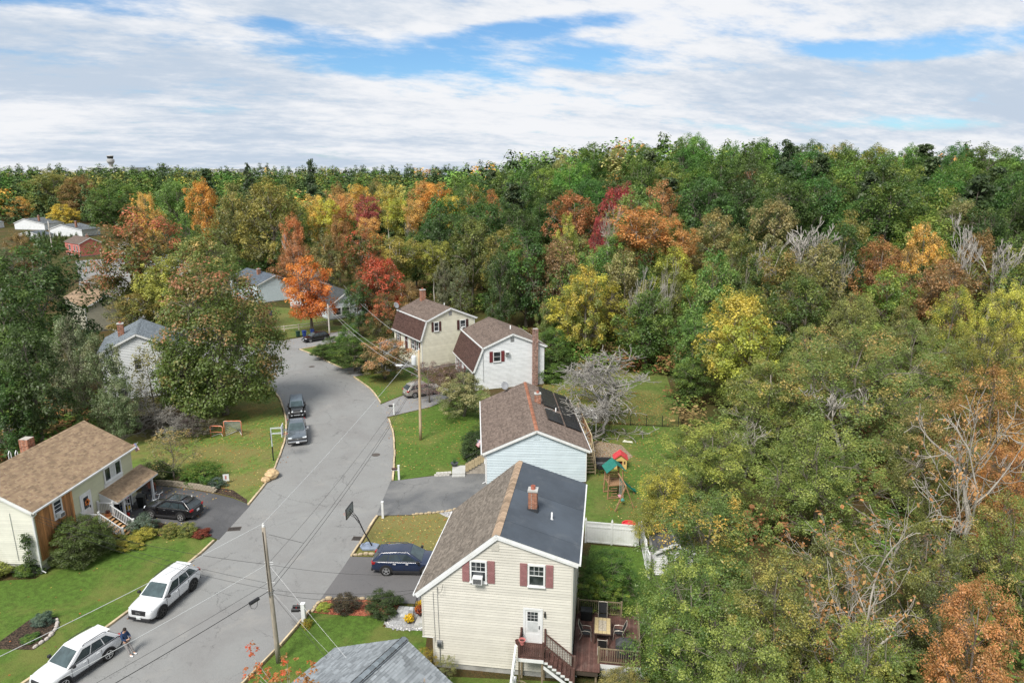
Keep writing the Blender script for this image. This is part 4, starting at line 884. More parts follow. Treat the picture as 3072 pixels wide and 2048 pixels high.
# trees: x, y, height, crown radius, form, colouring, name, label (metres)
TREES = [
 (-63.47, 92, 18.46, 8.81, 'D1', 'dkgreen', 'oak_tree', 'tall dark green oak at the left edge above the tan roof'),
 (-58.92, 78, 17.48, 6.21, 'D2', 'dkgreen', 'oak_tree', 'dark oak cut by the left edge below the tall one'),
 (-47.69, 66, 13.06, 4.88, 'D3', 'dkgreen', 'oak_tree', 'low dark green tree right behind the tan roofed house'),
 (-49.55, 64, 9.08, 3.85, 'D1', 'dkgreen', 'oak_tree', 'dark tree at the left edge behind the pool ladder'),
 (-49.61, 75, 11.97, 3.5, 'O1', 'greygreen', 'pine_tree', 'soft grey green tree leaning beside the white two-storey house'),
 (-43.29, 70, 11.27, 3.63, 'O2', 'greygreen', 'pine_tree', 'pale feathery grey green tree behind the tan roof ridge'),
 (-40.61, 68, 7.54, 2.22, 'D2', 'greygreen', 'young_tree', 'small grey green tree between the tan roof and the white house'),
 (-41.32, 76, 8.67, 3.58, 'A1', 'olive', 'young_tree', 'thin leaved tree standing before the white two-storey house'),
 (-33.78, 77.5, 17.66, 7.19, 'M1', 'maple', 'maple_tree', 'large round maple turning pink at the top beside the parked jeep'),
 (-37.6, 76, 9.83, 3.94, 'D1', 'green', 'maple_tree', 'green side crown under the large maple towards the goals'),
 (-66.57, 125, 21.34, 9.46, 'D2', 'redgreen', 'maple_tree', 'maple with red crown tips in front of the far red house'),
 (-52.7, 118, 17.45, 7.6, 'D3', 'oliveorange', 'maple_tree', 'olive tree with orange shoulder behind the large maple'),
 (-57.9, 114, 14.0, 6.03, 'D4', 'yellowgreen', 'maple_tree', 'yellow green tree between the red tipped and the large maple'),
 (-61.67, 112, 8.52, 5.18, 'D1', 'olive', 'maple_tree', 'olive tree beside the taupe house'),
 (-92.01, 152, 5.43, 4.41, 'D2', 'brown', 'young_tree', 'small reddish brown tree on the corner behind the taupe roof'),
 (-121.88, 172, 13.03, 4.92, 'D3', 'brown', 'maple_tree', 'brownish tree below the white ranch houses at the left edge'),
 (-118.49, 160, 11.03, 4.98, 'D1', 'greygreen', 'maple_tree', 'pale green tree at the left edge below the white ranches'),
 (-224.51, 352, 11.65, 8.72, 'D4', 'yellow', 'maple_tree', 'small bright yellow tree behind the white ranch houses'),
 (-259.51, 372, 13.65, 7.89, 'D2', 'peach', 'maple_tree', 'small orange tree at the far left above the white houses'),
 (-249.39, 385, 25.03, 17.09, 'D1', 'olive', 'oak_tree', 'broad olive oak rising above the white ranch houses'),
 (-228.22, 375, 24.09, 13.16, 'D3', 'brown', 'oak_tree', 'rusty brown oak beside the broad olive one'),
 (-169.52, 300, 23.5, 13.35, 'D2', 'green', 'oak_tree', 'mid green oak behind the red tipped maple'),
 (-111.86, 215, 21.32, 6.57, 'D4', 'peach', 'maple_tree', 'peach coloured maple above the red tipped maple'),
 (-111.87, 235, 24.47, 8.81, 'D1', 'brgreen', 'maple_tree', 'bright green maple with a dark gap at its right'),
 (-98.68, 225, 24.62, 7.38, 'D3', 'orange', 'maple_tree', 'orange and gold maple left of the big olive oak'),
 (-87.92, 190, 15.93, 5.41, 'O2', 'green', 'maple_tree', 'slim green tree below the orange and gold maple'),
 (-68.67, 175, 24.14, 7.8, 'D2', 'olive', 'oak_tree', 'olive left half of the big oak pair in the middle distance'),
 (-57.56, 168, 25.05, 9.45, 'D1', 'olive', 'oak_tree', 'big round olive oak in the middle distance'),
 (-51.46, 160, 15.3, 4.19, 'O1', 'dkgreen', 'oak_tree', 'dark green tree under the right side of the big round oak'),
 (-67.02, 165, 8.89, 6.73, 'D4', 'dkgreen', 'shrub_tree', 'dark bushy tree behind the ice blue house'),
 (-58.31, 165, 8.77, 5.94, 'D3', 'dkgreen', 'shrub_tree', 'dark bushy tree above the navy roof'),
 (-122.3, 330, 31.58, 5.76, 'P1', 'pine', 'spruce_tree', 'dark spruce standing up at the skyline left of centre'),
 (-97.29, 345, 32.42, 6.42, 'W1', 'pine', 'pine_tree', 'dark pine with flat top at the skyline'),
 (-149.55, 350, 28.93, 9.8, 'W2', 'pine', 'pine_tree', 'dark pine clump at the skyline behind the gold maple'),
 (-53.22, 188, 20.48, 4.21, 'V1', 'peach', 'aspen_tree', 'peach coloured tree at the left end of the autumn row'),
 (-48.32, 186, 19.55, 3.73, 'V2', 'yellow', 'aspen_tree', 'yellow tree second in the autumn row'),
 (-45.27, 190, 20.07, 4.25, 'V1', 'salmon', 'aspen_tree', 'salmon coloured tree in the autumn row'),
 (-44.13, 204, 21.81, 4.79, 'V2', 'orange', 'maple_tree', 'orange tree raised behind the crimson one'),
 (-37.77, 183, 19.21, 4.1, 'V1', 'crimson', 'maple_tree', 'deep crimson maple in the autumn row'),
 (-34.76, 172, 15.04, 3.67, 'V2', 'peach', 'aspen_tree', 'low peach tree under the crimson maple'),
 (-34.95, 198, 20.54, 4.65, 'V1', 'yellow', 'maple_tree', 'golden tree right of the crimson maple'),
 (-30.02, 184, 17.74, 4.12, 'V2', 'yellowgreen', 'aspen_tree', 'yellow green tree with pale bare trunk in the autumn row'),
 (-25.59, 182, 16.82, 3.65, 'V1', 'peach', 'aspen_tree', 'soft peach tree with several thin trunks'),
 (-24.75, 200, 19.88, 4.69, 'V2', 'salmon', 'maple_tree', 'salmon red tree rising highest in the autumn row'),
 (-20.18, 192, 19.1, 5.18, 'V1', 'orange', 'maple_tree', 'broad orange red maple near the right end of the autumn row'),
 (-16.12, 186, 15.95, 4.16, 'V2', 'yellow', 'aspen_tree', 'gold and orange tree with tall pale trunks'),
 (-10.3, 186, 17.76, 4.36, 'D4', 'orange', 'maple_tree', 'orange and green maple beside the tall pine'),
 (-5.83, 188, 15.21, 4.42, 'D2', 'rustorange', 'maple_tree', 'rust orange maple next to the tall pine'),
 (-6.17, 176, 11.68, 2.5, 'O1', 'peach', 'maple_tree', 'narrow hanging orange tree under the rust orange maple'),
 (-57.98, 235, 22.5, 6.06, 'D3', 'rust', 'maple_tree', 'rusty tree behind the left end of the autumn row'),
 (-45.66, 240, 21.62, 6.75, 'D1', 'olive', 'maple_tree', 'olive tree behind the middle of the autumn row'),
 (-48.58, 155, 17.86, 4.41, 'D3', 'rustorange', 'maple_tree', 'orange tree with a bare trunk left of the autumn row'),
 (-45.8, 146, 13.34, 4.54, 'D2', 'rust', 'maple_tree', 'rust tree above the white house wall'),
 (-33.01, 152, 14.62, 6.15, 'D1', 'redgreen', 'maple_tree', 'dark red and olive maple below the crimson one'),
 (-39.43, 146, 14.56, 5.22, 'D4', 'olive', 'maple_tree', 'olive tree above the bright orange maple'),
 (-41.15, 165, 16.66, 4.3, 'D2', 'rust', 'maple_tree', 'rust coloured low tree in front of the salmon one'),
 (-22.78, 142, 13.85, 5.42, 'V3', 'yellowolive', 'birch_tree', 'olive yellow birch clump left of the cream house'),
 (-15.79, 140, 13.04, 4.35, 'V3', 'yellowolive', 'birch_tree', 'olive yellow birch right of its twin above the cream house'),
 (-12.89, 130, 10.86, 2.82, 'O2', 'greygreen', 'young_tree', 'pale grey green tree beside the birch clump'),
 (-9.63, 128, 9.83, 3.09, 'A1', 'greygreen', 'young_tree', 'thin pale tree behind the white gambrel house'),
 (-35.74, 121, 13.06, 5.53, 'D2', 'brightorange', 'maple_tree', 'bright orange maple before the white houses at the bend'),
 (-23.42, 120, 13.3, 5.77, 'D3', 'crimsonorange', 'maple_tree', 'deep red maple behind the cream gambrel house'),
 (-26.45, 117, 9.32, 3.41, 'D1', 'dkgreen', 'maple_tree', 'dark green tree left of the deep red maple'),
 (-20.68, 113, 8.3, 4.13, 'D4', 'redgreen', 'maple_tree', 'red and green foliage low beside the cream house'),
 (-17.81, 120, 8.65, 3.2, 'D2', 'brown', 'plum_tree', 'dark purple brown tree behind the cream roof'),
 (-25.38, 105, 4.76, 3.1, 'O1', 'green', 'young_tree', 'bright green young tree in front of the far pole'),
 (-22.6, 96, 4.81, 4.27, 'D1', 'dkgreen', 'large_shrub', 'dark green rounded shrub tree by the second driveway'),
 (-28.87, 102, 2.32, 2.53, 'D3', 'dkgreen', 'large_shrub', 'dark shrub left of the rounded one by the black car'),
 (-17.56, 92, 5.78, 4.55, 'D2', 'dogwood', 'dogwood_tree', 'spreading dogwood with pinkish top at the outer bend'),
 (-5.63, 77, 5.03, 3.67, 'D4', 'crab', 'crabapple_tree', 'grey green crabapple in front of the white gambrel house'),
 (-10.26, 82, 5.25, 3.07, 'A1', 'plum', 'crabapple_tree', 'sparse purple grey tree over the silver SUV'),
 (-7.81, 136, 17.45, 6.13, 'D3', 'dkolive', 'maple_tree', 'dark olive tree behind the white gambrel house'),
 (2.51, 120, 17.21, 6.86, 'D4', 'midgreen', 'maple_tree', 'full deep green maple in the centre'),
 (-2.0, 116, 14.03, 3.62, 'D1', 'dkgreen', 'maple_tree', 'dark tree left of the full green maple'),
 (9.95, 128, 17.72, 4.25, 'O2', 'yellowgreen', 'maple_tree', 'tall yellow and green tree right of the full green maple'),
 (0.32, 172, 18.04, 6.86, 'W1', 'pine', 'pine_tree', 'tall dark pine right of the autumn row'),
 (-5.49, 210, 18.07, 5.88, 'W2', 'pine', 'pine_tree', 'dark pine behind the rust orange maple'),
 (6.71, 160, 15.57, 5.66, 'D2', 'dkgreen', 'maple_tree', 'dark rounded tree right of the tall pine'),
 (12.99, 150, 17.56, 7.06, 'D1', 'rust', 'maple_tree', 'broad rusty brown maple left of the crimson crown'),
 (22.54, 146, 18.76, 6.51, 'D3', 'crimson', 'maple_tree', 'crimson crown in the middle of the wood'),
 (16.9, 135, 15.65, 3.2, 'D4', 'crimson', 'maple_tree', 'small crimson crown below the larger crimson one'),
 (31.92, 150, 17.74, 5.27, 'D2', 'rustorange', 'maple_tree', 'orange tipped maple right of the crimson crown'),
 (23.84, 128, 17.85, 6.96, 'V3', 'rustorange', 'maple_tree', 'tall orange tree with bare lower trunks'),
 (29.87, 122, 14.73, 3.49, 'V2', 'rustorange', 'maple_tree', 'second tall orange tree with a leaning trunk'),
 (11.74, 106, 12.05, 7.18, 'D4', 'birchyellow', 'birch_tree', 'yellow birch behind the bare grey tree'),
 (5.48, 108, 7.47, 2.11, 'O1', 'oliveorange2', 'young_tree', 'small orange tree beside the white house chimney'),
 (5.99, 98, 5.75, 2.9, 'D1', 'green', 'large_shrub', 'green bush behind the brick chimney of the white house'),
 (26.28, 185, 14.19, 6.48, 'W2', 'pineyellow', 'pine_tree', 'yellowish pine above the crimson crown'),
 (56.68, 170, 14.3, 5.95, 'D1', 'rustdark', 'maple_tree', 'dark rust tree alone among the green hillside'),
 (28.89, 98, 15.96, 5.18, 'O1', 'brgreen', 'ash_tree', 'bright green tree left of the bare grey trees'),
 (23.66, 88, 10.44, 4.09, 'O2', 'brgreen', 'ash_tree', 'green column of foliage at the yard corner'),
 (22.23, 82, 5.46, 3.47, 'D2', 'green', 'ash_tree', 'low green foliage above the wire fence'),
 (26.44, 80, 14.07, 5.06, 'D3', 'yellow', 'maple_tree', 'golden yellow maple in the middle of the right wood'),
 (27.04, 76, 11.73, 4.86, 'D2', 'yellowgreen', 'maple_tree', 'yellow green crown below the golden maple'),
 (39.29, 78, 13.34, 4.37, 'N2', 'ltgreen', 'maple_tree', 'light green feathery crown right of the golden maple'),
 (33.4, 75, 10.85, 3.69, 'N3', 'ltgreen', 'maple_tree', 'light green crown below the bare grey trees'),
 (42.15, 70, 11.34, 4.13, 'N1', 'ltgreen', 'maple_tree', 'light green crown left of the yellow trees at the right'),
 (49.69, 86, 10.12, 2.52, 'D2', 'olive', 'maple_tree', 'olive crown behind the light green ones'),
 (47.97, 74, 13.73, 3.6, 'N2', 'yellowgreen', 'maple_tree', 'yellow green tree near the right edge'),
 (53.67, 74, 13.53, 3.59, 'N3', 'yellow', 'maple_tree', 'yellow tree at the right edge'),
 (48.76, 68, 10.28, 4.36, 'N1', 'olive', 'maple_tree', 'olive crown under the yellow tree at the right edge'),
 (55.4, 104, 14.51, 4.72, 'D1', 'rust', 'maple_tree', 'rust brown tree right of the bare grey trees'),
 (63.86, 108, 15.94, 4.88, 'D4', 'peach', 'maple_tree', 'pale orange tree high in the right wood'),
 (55.15, 98, 10.98, 4.74, 'D2', 'rustdark', 'maple_tree', 'dark rust tree under the pale orange one'),
 (70.12, 104, 14.81, 4.46, 'D3', 'brown', 'maple_tree', 'brown tree at the right below the green hill'),
 (60.24, 96, 12.87, 3.93, 'D1', 'brown', 'maple_tree', 'brown thinning crown above the yellow trees'),
 (57.23, 118, 16.27, 4.75, 'D2', 'olive', 'maple_tree', 'olive tree behind the bare grey trees'),
 (47.17, 126, 17.7, 6.83, 'D3', 'greyolive', 'maple_tree', 'pale olive tree behind and left of the bare grey ones'),
 (37.22, 128, 15.77, 6.06, 'D1', 'greyolive', 'maple_tree', 'broad greyish olive crown beside the tall orange tree with bare trunks'),
 (21.26, 112, 11.98, 3.51, 'O1', 'dkgreen', 'maple_tree', 'dark slim tree behind the bare trunks at the yard end'),
 (24.8, 106, 11.56, 3.07, 'O2', 'dkolive', 'maple_tree', 'dark olive slim tree left of the bright green tree'),
 (37.06, 112, 15.73, 4.54, 'D4', 'olive', 'maple_tree', 'olive tree with crossing limbs above the bright green tree'),
 (32.57, 62, 13.14, 7.35, 'N1', 'oliveorange', 'maple_tree', 'wide olive maple with orange tips in the right foreground'),
 (24.57, 62, 10.64, 5.88, 'N2', 'oliveorange2', 'maple_tree', 'green maple with salmon tips left of the wide olive one'),
 (15.49, 52, 8.48, 5.04, 'N3', 'olivegreen', 'maple_tree', 'light olive maple at the edge of the back yard'),
 (23.14, 48, 9.72, 4.9, 'N1', 'olivegreen', 'maple_tree', 'dense green maple in the middle of the right foreground'),
 (11.19, 47, 6.74, 2.93, 'N2', 'yellowgreen', 'maple_tree', 'yellow green maple fringe beside the play set yard'),
 (33.72, 52, 10.24, 4.2, 'N3', 'oliveorange2', 'maple_tree', 'olive and orange maple behind the bare branches'),
 (11.52, 37, 9.59, 4.56, 'N2', 'greenorange', 'maple_tree', 'green maple with orange tips beside the white fence'),
 (9.21, 31.5, 8.63, 3.56, 'N3', 'green2', 'maple_tree', 'green tree leaning over the deck rail'),
 (13.38, 31, 9.13, 3.33, 'N1', 'olivegreen', 'maple_tree', 'green tree right of the deck in the lower middle'),
 (18.55, 34, 8.51, 3.26, 'N3', 'dkolive', 'maple_tree', 'dark olive tree under the bare branches'),
 (36.91, 50, 12.41, 4.13, 'N1', 'rustorange', 'maple_tree', 'rust orange maple at the right edge'),
 (32.23, 46, 8.9, 3.54, 'N2', 'oliveorange2', 'maple_tree', 'rusty crown behind the white bare limbs'),
 (21.62, 28, 9.6, 3.04, 'N2', 'rustorange', 'maple_tree', 'orange maple filling the lower right corner'),
 (15.79, 27, 8.58, 2.67, 'N3', 'green2', 'maple_tree', 'green and orange tree at the bottom right'),
 (10.03, 27, 8.24, 2.98, 'N1', 'olivegreen', 'maple_tree', 'green tree at the bottom edge right of the deck'),
 (30.19, 38, 8.69, 3.19, 'N1', 'oliveorange2', 'maple_tree', 'olive crown at the right edge behind the orange corner maple'),
 (33.44, 43, 10.01, 3.09, 'N3', 'rustorange', 'maple_tree', 'second rust orange crown at the right edge'),
 (23.02, 35, 9.17, 3.15, 'N3', 'dkolive', 'maple_tree', 'dark olive tree behind the pale fallen looking limbs'),
]
BARE = [
 (44.53, 104, 19.55, 5.66, 'B1', None, 'bare_tree', 'tall bare grey tree with fine upright twigs in the right wood'),
 (40.84, 108, 16.73, 3.86, 'B2', None, 'bare_tree', 'bare grey tree left of the tallest bare one'),
 (47.51, 100, 16.03, 3.58, 'B3', None, 'bare_tree', 'bare grey tree right of the tallest bare one'),
 (63.31, 98, 18.87, 3.95, 'B2', None, 'bare_tree', 'bare grey tree near the right edge of the wood'),
 (66.62, 95, 17.21, 3.84, 'B1', None, 'bare_tree', 'bare grey tree at the right edge'),
 (17.58, 126, 20.23, 3.56, 'B3', None, 'bare_tree', 'white barked bare tree before the crimson crown'),
 (23.47, 103, 14.79, 2.23, 'B3', None, 'bare_tree', 'tall grey bare trunk at the end of the leaf strewn lawn'),
 (18.95, 101, 13.88, 1.95, 'B2', None, 'bare_tree', 'leafless trunk left of the tall grey bare one at the yard end'),
 (20.98, 102, 11.13, 2.72, 'B2', None, 'bare_tree', 'thin bare tree left of the bright green tree'),
 (9.88, 75.5, 8.99, 7.3, 'BU', None, 'bare_tree', 'wide bare grey tree in the leaf strewn back lawn'),
 (-26.09, 180, 14.28, 2.56, 'B3', None, 'bare_tree', 'pale bare trunk inside the autumn row'),
 (-47.64, 150, 14.71, 2.15, 'B2', None, 'bare_tree', 'bare pale tree behind the bright orange maple'),
 (22.04, 37, 10.64, 5.01, 'BF1', 'sparse', 'bare_tree', 'large pale limbed tree with few orange leaves in the right foreground'),
 (29.03, 40, 15.43, 3.82, 'BF2', 'sparse', 'bare_tree', 'pale bare limbs reaching in from the right edge'),
 (16.53, 30, 9.38, 2.66, 'BF2', 'sparse', 'bare_tree', 'low pale limbs with few orange leaves at the bottom right'),
 (25.6, 36, 10.9, 2.44, 'BF1', 'none', 'bare_tree', 'white bare limbs crossing at the right edge'),
 (21.74, 60, 6.77, 4.57, 'B3', None, 'bare_tree', 'thin grey bare limbs inside the right foreground crowns'),
 (30.81, 60, 9.73, 4.51, 'B1', None, 'bare_tree', 'grey twigs showing through the wide olive maple'),
 (-36.04, 121.5, 12.47, 4.39, 'B1', None, 'bare_tree', 'grey bare twigs rising through the bright orange maple'),
 (17.04, 29.5, 13.49, 3.55, 'BF1', 'sparse', 'bare_tree', 'pale forked limb with orange leaves before the dark olive tree'),
]
# ------------------------------------------------------------------ trees
LEAFCOL = {
 'dkgreen': ((.038,.070,.018),(.065,.105,.022),.30), 'green': ((.052,.100,.022),(.10,.14,.030),.35), 'green2': ((.078,.130,.030),(.17,.19,.045),.40), 'midgreen': ((.036,.085,.022),(.055,.115,.026),.4),
 'brgreen': ((.070,.145,.032),(.11,.185,.042),.4), 'ltgreen': ((.13,.18,.055),(.22,.24,.075),.42), 'greygreen': ((.095,.120,.066),(.135,.155,.088),.4),
 'olive': ((.085,.105,.030),(.16,.145,.042),.45), 'dkolive': ((.078,.100,.032),(.13,.13,.04),.4), 'greyolive': ((.12,.135,.055),(.19,.175,.07),.45), 'olivegreen': ((.112,.165,.040),(.22,.24,.062),.42),
 'oliveorange': ((.125,.150,.045),(.29,.18,.075),.32), 'oliveorange2': ((.130,.165,.048),(.31,.21,.095),.30), 'greenorange': ((.090,.138,.034),(.33,.19,.045),.29),
 'yellow': ((.40,.33,.07),(.52,.40,.08),.5), 'yellowgreen': ((.18,.21,.048),(.34,.31,.06),.42), 'yellowolive': ((.20,.175,.040),(.28,.22,.05),.45), 'birchyellow': ((.28,.23,.045),(.38,.29,.05),.45),
 'orange': ((.42,.21,.055),(.54,.30,.07),.55), 'brightorange': ((.48,.13,.032),(.54,.21,.05),.5), 'rustorange': ((.33,.165,.065),(.44,.22,.08),.5),
 'peach': ((.48,.31,.13),(.56,.33,.10),.5), 'salmon': ((.46,.21,.10),(.52,.28,.09),.5), 'crimson': ((.19,.040,.045),(.28,.055,.055),.5), 'crimsonorange': ((.11,.075,.030),(.30,.065,.04),.52),
 'redgreen': ((.075,.095,.026),(.28,.085,.05),.40), 'maple': ((.082,.122,.028),(.25,.105,.062),.30), 'rust': ((.20,.105,.042),(.30,.145,.055),.5), 'rustdark': ((.13,.060,.030),(.20,.09,.04),.5),
 'brown': ((.13,.085,.038),(.20,.115,.05),.5), 'pine': ((.034,.058,.026),(.055,.078,.034),.4), 'pineyellow': ((.10,.10,.03),(.22,.17,.045),.45),
 'dogwood': ((.085,.095,.035),(.34,.17,.10),.44), 'crab': ((.13,.135,.065),(.20,.165,.085),.45), 'plum': ((.12,.085,.075),(.16,.11,.10),.4),
}
for _k, (_a, _b, _t) in list(LEAFCOL.items()):
 _g = 1.75 if max(_a) < 0.16 else (1.5 if max(_a) < 0.3 else 1.25); _q = (1.07*_g, 1.05*_g, 0.93*_g) if _a[1] > _a[0]*0.95 else (_g, 1.08*_g, _g)
 LEAFCOL[_k] = (tuple(v*q for v, q in zip(_a, _q)), tuple(v*q for v, q in zip(_b, _q)), _t)
def leaf_mat():
 m = bpy.data.materials.new('leaf'); m.use_nodes = True; nt = m.node_tree; N = nt.nodes; L = nt.links
 for n in list(N): N.remove(n)
 out = N.new('ShaderNodeOutputMaterial'); b = N.new('ShaderNodeBsdfDiffuse'); tr = N.new('ShaderNodeBsdfTranslucent'); gl = N.new('ShaderNodeBsdfGlossy'); gl.inputs['Roughness'].default_value = 0.5
 oi = N.new('ShaderNodeObjectInfo')
 c2 = N.new('ShaderNodeAttribute'); c2.attribute_type = 'OBJECT'; c2.attribute_name = 'second_tone'
 tu = N.new('ShaderNodeAttribute'); tu.attribute_type = 'OBJECT'; tu.attribute_name = 'turn'
 va = N.new('ShaderNodeAttribute'); va.attribute_name = 'var'; cl = N.new('ShaderNodeAttribute'); cl.attribute_name = 'clump'; hz = N.new('ShaderNodeAttribute'); hz.attribute_name = 'hz'
 def mm(op, a, c, e=None, clamp=False):
  n = N.new('ShaderNodeMath'); n.operation = op; n.use_clamp = clamp
  for i, v in enumerate((a, c, e)):
   if v is None: continue
   if isinstance(v, (int, float)): n.inputs[i].default_value = v
   else: L.new(v, n.inputs[i])
  return n.outputs[0]
 x = mm('MULTIPLY_ADD', cl.outputs['Fac'], 0.55, mm('MULTIPLY_ADD', hz.outputs['Fac'], 0.42, mm('MULTIPLY', va.outputs['Fac'], 0.18)))
 f = mm('MULTIPLY', mm('ADD', x, mm('MULTIPLY_ADD', tu.outputs['Fac'], 1.4, -1.12)), 3.0, None, True)
 c = mix_rgb(N, L, f, oi.outputs['Color'], c2.outputs['Color'])
 s = mm('MULTIPLY_ADD', va.outputs['Fac'], 0.46, 0.78); s = mm('MULTIPLY', s, mm('MULTIPLY_ADD', cl.outputs['Fac'], 0.42, 0.82))
 k = N.new('ShaderNodeVectorMath'); k.operation = 'SCALE'; L.new(c, k.inputs[0]); L.new(s, k.inputs['Scale'])
 L.new(k.outputs[0], b.inputs['Color']); L.new(k.outputs[0], tr.inputs['Color'])
 mx = N.new('ShaderNodeMixShader'); mx.inputs[0].default_value = 0.47; L.new(b.outputs[0], mx.inputs[1]); L.new(tr.outputs[0], mx.inputs[2])
 m2 = N.new('ShaderNodeMixShader'); m2.inputs[0].default_value = 0.035; L.new(mx.outputs[0], m2.inputs[1]); L.new(gl.outputs[0], m2.inputs[2])
 L.new(m2.outputs[0], out.inputs[0]); return m
LEAF = leaf_mat()
BARK = mat('bark_grey', (0.20, 0.175, 0.145), 0.9, 0.3, 3.0, bump=0.5, bscale=25, stretch=(6, 6, 1))
BARKP = mat('bark_pale', (0.50, 0.47, 0.42), 0.85, 0.25, 3.0, stretch=(6, 6, 1))
BARKD = mat('bark_dark', (0.085, 0.070, 0.058), 0.9, 0.3, 3.0, stretch=(6, 6, 1))
def mesh_np(name, V, Fq, material, attrs):
 me = bpy.data.meshes.new(name); nv, nf = len(V), len(Fq)
 me.vertices.add(nv); me.vertices.foreach_set('co', np.ascontiguousarray(V, dtype=np.float32).ravel())
 me.loops.add(nf*4); me.loops.foreach_set('vertex_index', np.ascontiguousarray(Fq, dtype=np.int32).ravel())
 me.polygons.add(nf); me.polygons.foreach_set('loop_start', np.arange(0, nf*4, 4, dtype=np.int32)); me.polygons.foreach_set('loop_total', np.full(nf, 4, dtype=np.int32))
 for k, a in attrs.items():
  at = me.attributes.new(k, 'FLOAT', 'FACE'); at.data.foreach_set('value', np.ascontiguousarray(a, dtype=np.float32))
 me.materials.append(material); me.update(); return me
def unit(v): return v/np.maximum(np.linalg.norm(v, axis=-1, keepdims=True), 1e-9)
def leaf_cloud(rs, C, RAD, per, leaf, spread=(1, 1, 0.8), outward=0.8, ctr=None):
 """leaf quads around clump centres C"""
 n = len(C)*per; idx = np.repeat(np.arange(len(C)), per); d = unit(rs.normal(size=(n, 3)) + np.array([0, 0, 0.45]))
 rr_ = rs.rand(n)**0.45
 P = C[idx] + d*np.array(spread)*(RAD[idx]*rr_)[:, None]
 og = unit(C - (ctr if ctr is not None else np.array([0, 0, 0.6])))[idx]
 nrm = unit(d*0.6 + og*outward*0.5 + np.array([0, 0, 0.75]) + rs.normal(size=(n, 3))*0.42)
 a = unit(np.cross(nrm, rs.normal(size=(n, 3)))); b = np.cross(nrm, a)
 l = leaf*(0.45 + 1.1*rs.rand(n)**1.4)[:, None]; w = l*(0.5 + 0.25*rs.rand(n))[:, None]
 V = np.stack([P - a*l, P + b*w + nrm*l*0.12, P + a*l, P - b*w + nrm*l*0.12], 1).reshape(-1, 3)
 return V, np.arange(n*4).reshape(n, 4), idx
def lobes(rs, k=1.0):
 ph = rs.rand(5)*6.28; am = (rs.rand(5)*0.16 + 0.05)*k; fr = np.array([2, 3, 4, 5, 7])
 return lambda th, h: 1 + sum(am[k]*np.sin(fr[k]*th + ph[k] + h*(3 + k)) for k in range(5))
ENV = {
 'round': lambda h: np.sqrt(np.clip(1 - ((h-0.47)/0.56)**2, 0, 1)),
 'dome': lambda h: np.sqrt(np.clip(1 - ((h-0.36)/0.66)**2, 0, 1)),
 'oval': lambda h: 0.82*np.sqrt(np.clip(1 - ((h-0.45)/0.57)**2, 0, 1)),
 'cone': lambda h: np.clip(1.02 - h, 0.03, 1)**0.85,
 'vase': lambda h: np.clip(0.25 + 1.05*h, 0, 1)*np.sqrt(np.clip(1.02 - ((h-0.5)/0.55)**2 *0.9, 0.05, 1)),
 'pine': lambda h: np.clip(0.95 - 0.72*h, 0.2, 1)*(0.75 + 0.25*np.sin(h*38)),
}
def clumps(rs, env, n, bole, shell=0.42, rad=(0.13, 0.24), lob=1.0):
 lb = lobes(rs, lob); e = ENV[env]; h = rs.rand(n*3)*1.0; w = e(h); keep = rs.rand(n*3) < (w + 0.015); h = h[keep][:n]
 th = rs.rand(len(h))*2*np.pi; rho = rs.rand(len(h))**shell*e(h)*lb(th, h)
 C = np.c_[rho*np.cos(th), rho*np.sin(th), bole + 2*h*(0.96 + 0.08*rs.rand(len(h)))]
 RAD = rs.uniform(rad[0], rad[1], len(h)); return C, RAD
def limbs(rs, C, bole, top, bark, r0=0.055, nl=11, twig=True, name='trunk', lean=0.06):
 """trunk, limbs to groups of clumps and branches to the single clumps"""
 mb = MB(); k = 7; px = rs.normal(size=(k+1, 2))*lean; px[0] = 0; px = np.cumsum(px, 0)*0.5
 zs = np.linspace(0, top, k+1); mb.tube([(px[i, 0], px[i, 1], zs[i]) for i in range(k+1)], [r0*(1.25 if i == 0 else 1 - 0.86*i/k) for i in range(k+1)], 7)
 trunk = lambda z: np.array([np.interp(z, zs, px[:, 0]), np.interp(z, zs, px[:, 1]), z])
 cen = C[rs.choice(len(C), min(nl, len(C)), replace=False)].copy()
 for _ in range(4):
  a = np.argmin(((C[:, None] - cen[None])**2).sum(-1), 1)
  for j in range(len(cen)):
   if (a == j).any(): cen[j] = C[a == j].mean(0)
 for j in range(len(cen)):
  e = cen[j]; hd = math.hypot(e[0], e[1]); z0 = max(bole*0.75, min(e[2] - hd*0.75, top*0.8)); s = trunk(z0)
  m_ = s*0.45 + e*0.55 + np.array([0, 0, 0.10*hd]) + rs.normal(size=3)*0.05
  rr_ = r0*0.42*(1 - 0.5*z0/top)
  mb.tube([s, s*0.7 + m_*0.3 + rs.normal(size=3)*0.02, m_, e], [rr_, rr_*0.85, rr_*0.6, rr_*0.28], 5, False)
  if twig:
   for c in C[a == j]:
    f = rs.uniform(0.35, 0.9); st = (m_ + (e-m_)*f) if f > 0.5 else (s*0.3 + m_*0.7)
    md = (st + c)/2 + rs.normal(size=3)*0.06 + np.array([0, 0, 0.04]); mb.tube([st, md, c], [rr_*0.36, rr_*0.24, rr_*0.08], 3, False)
 me = mb.mesh(name, bark); me.polygons.foreach_set('use_smooth', [True]*len(me.polygons)); return me
FORMS = {}
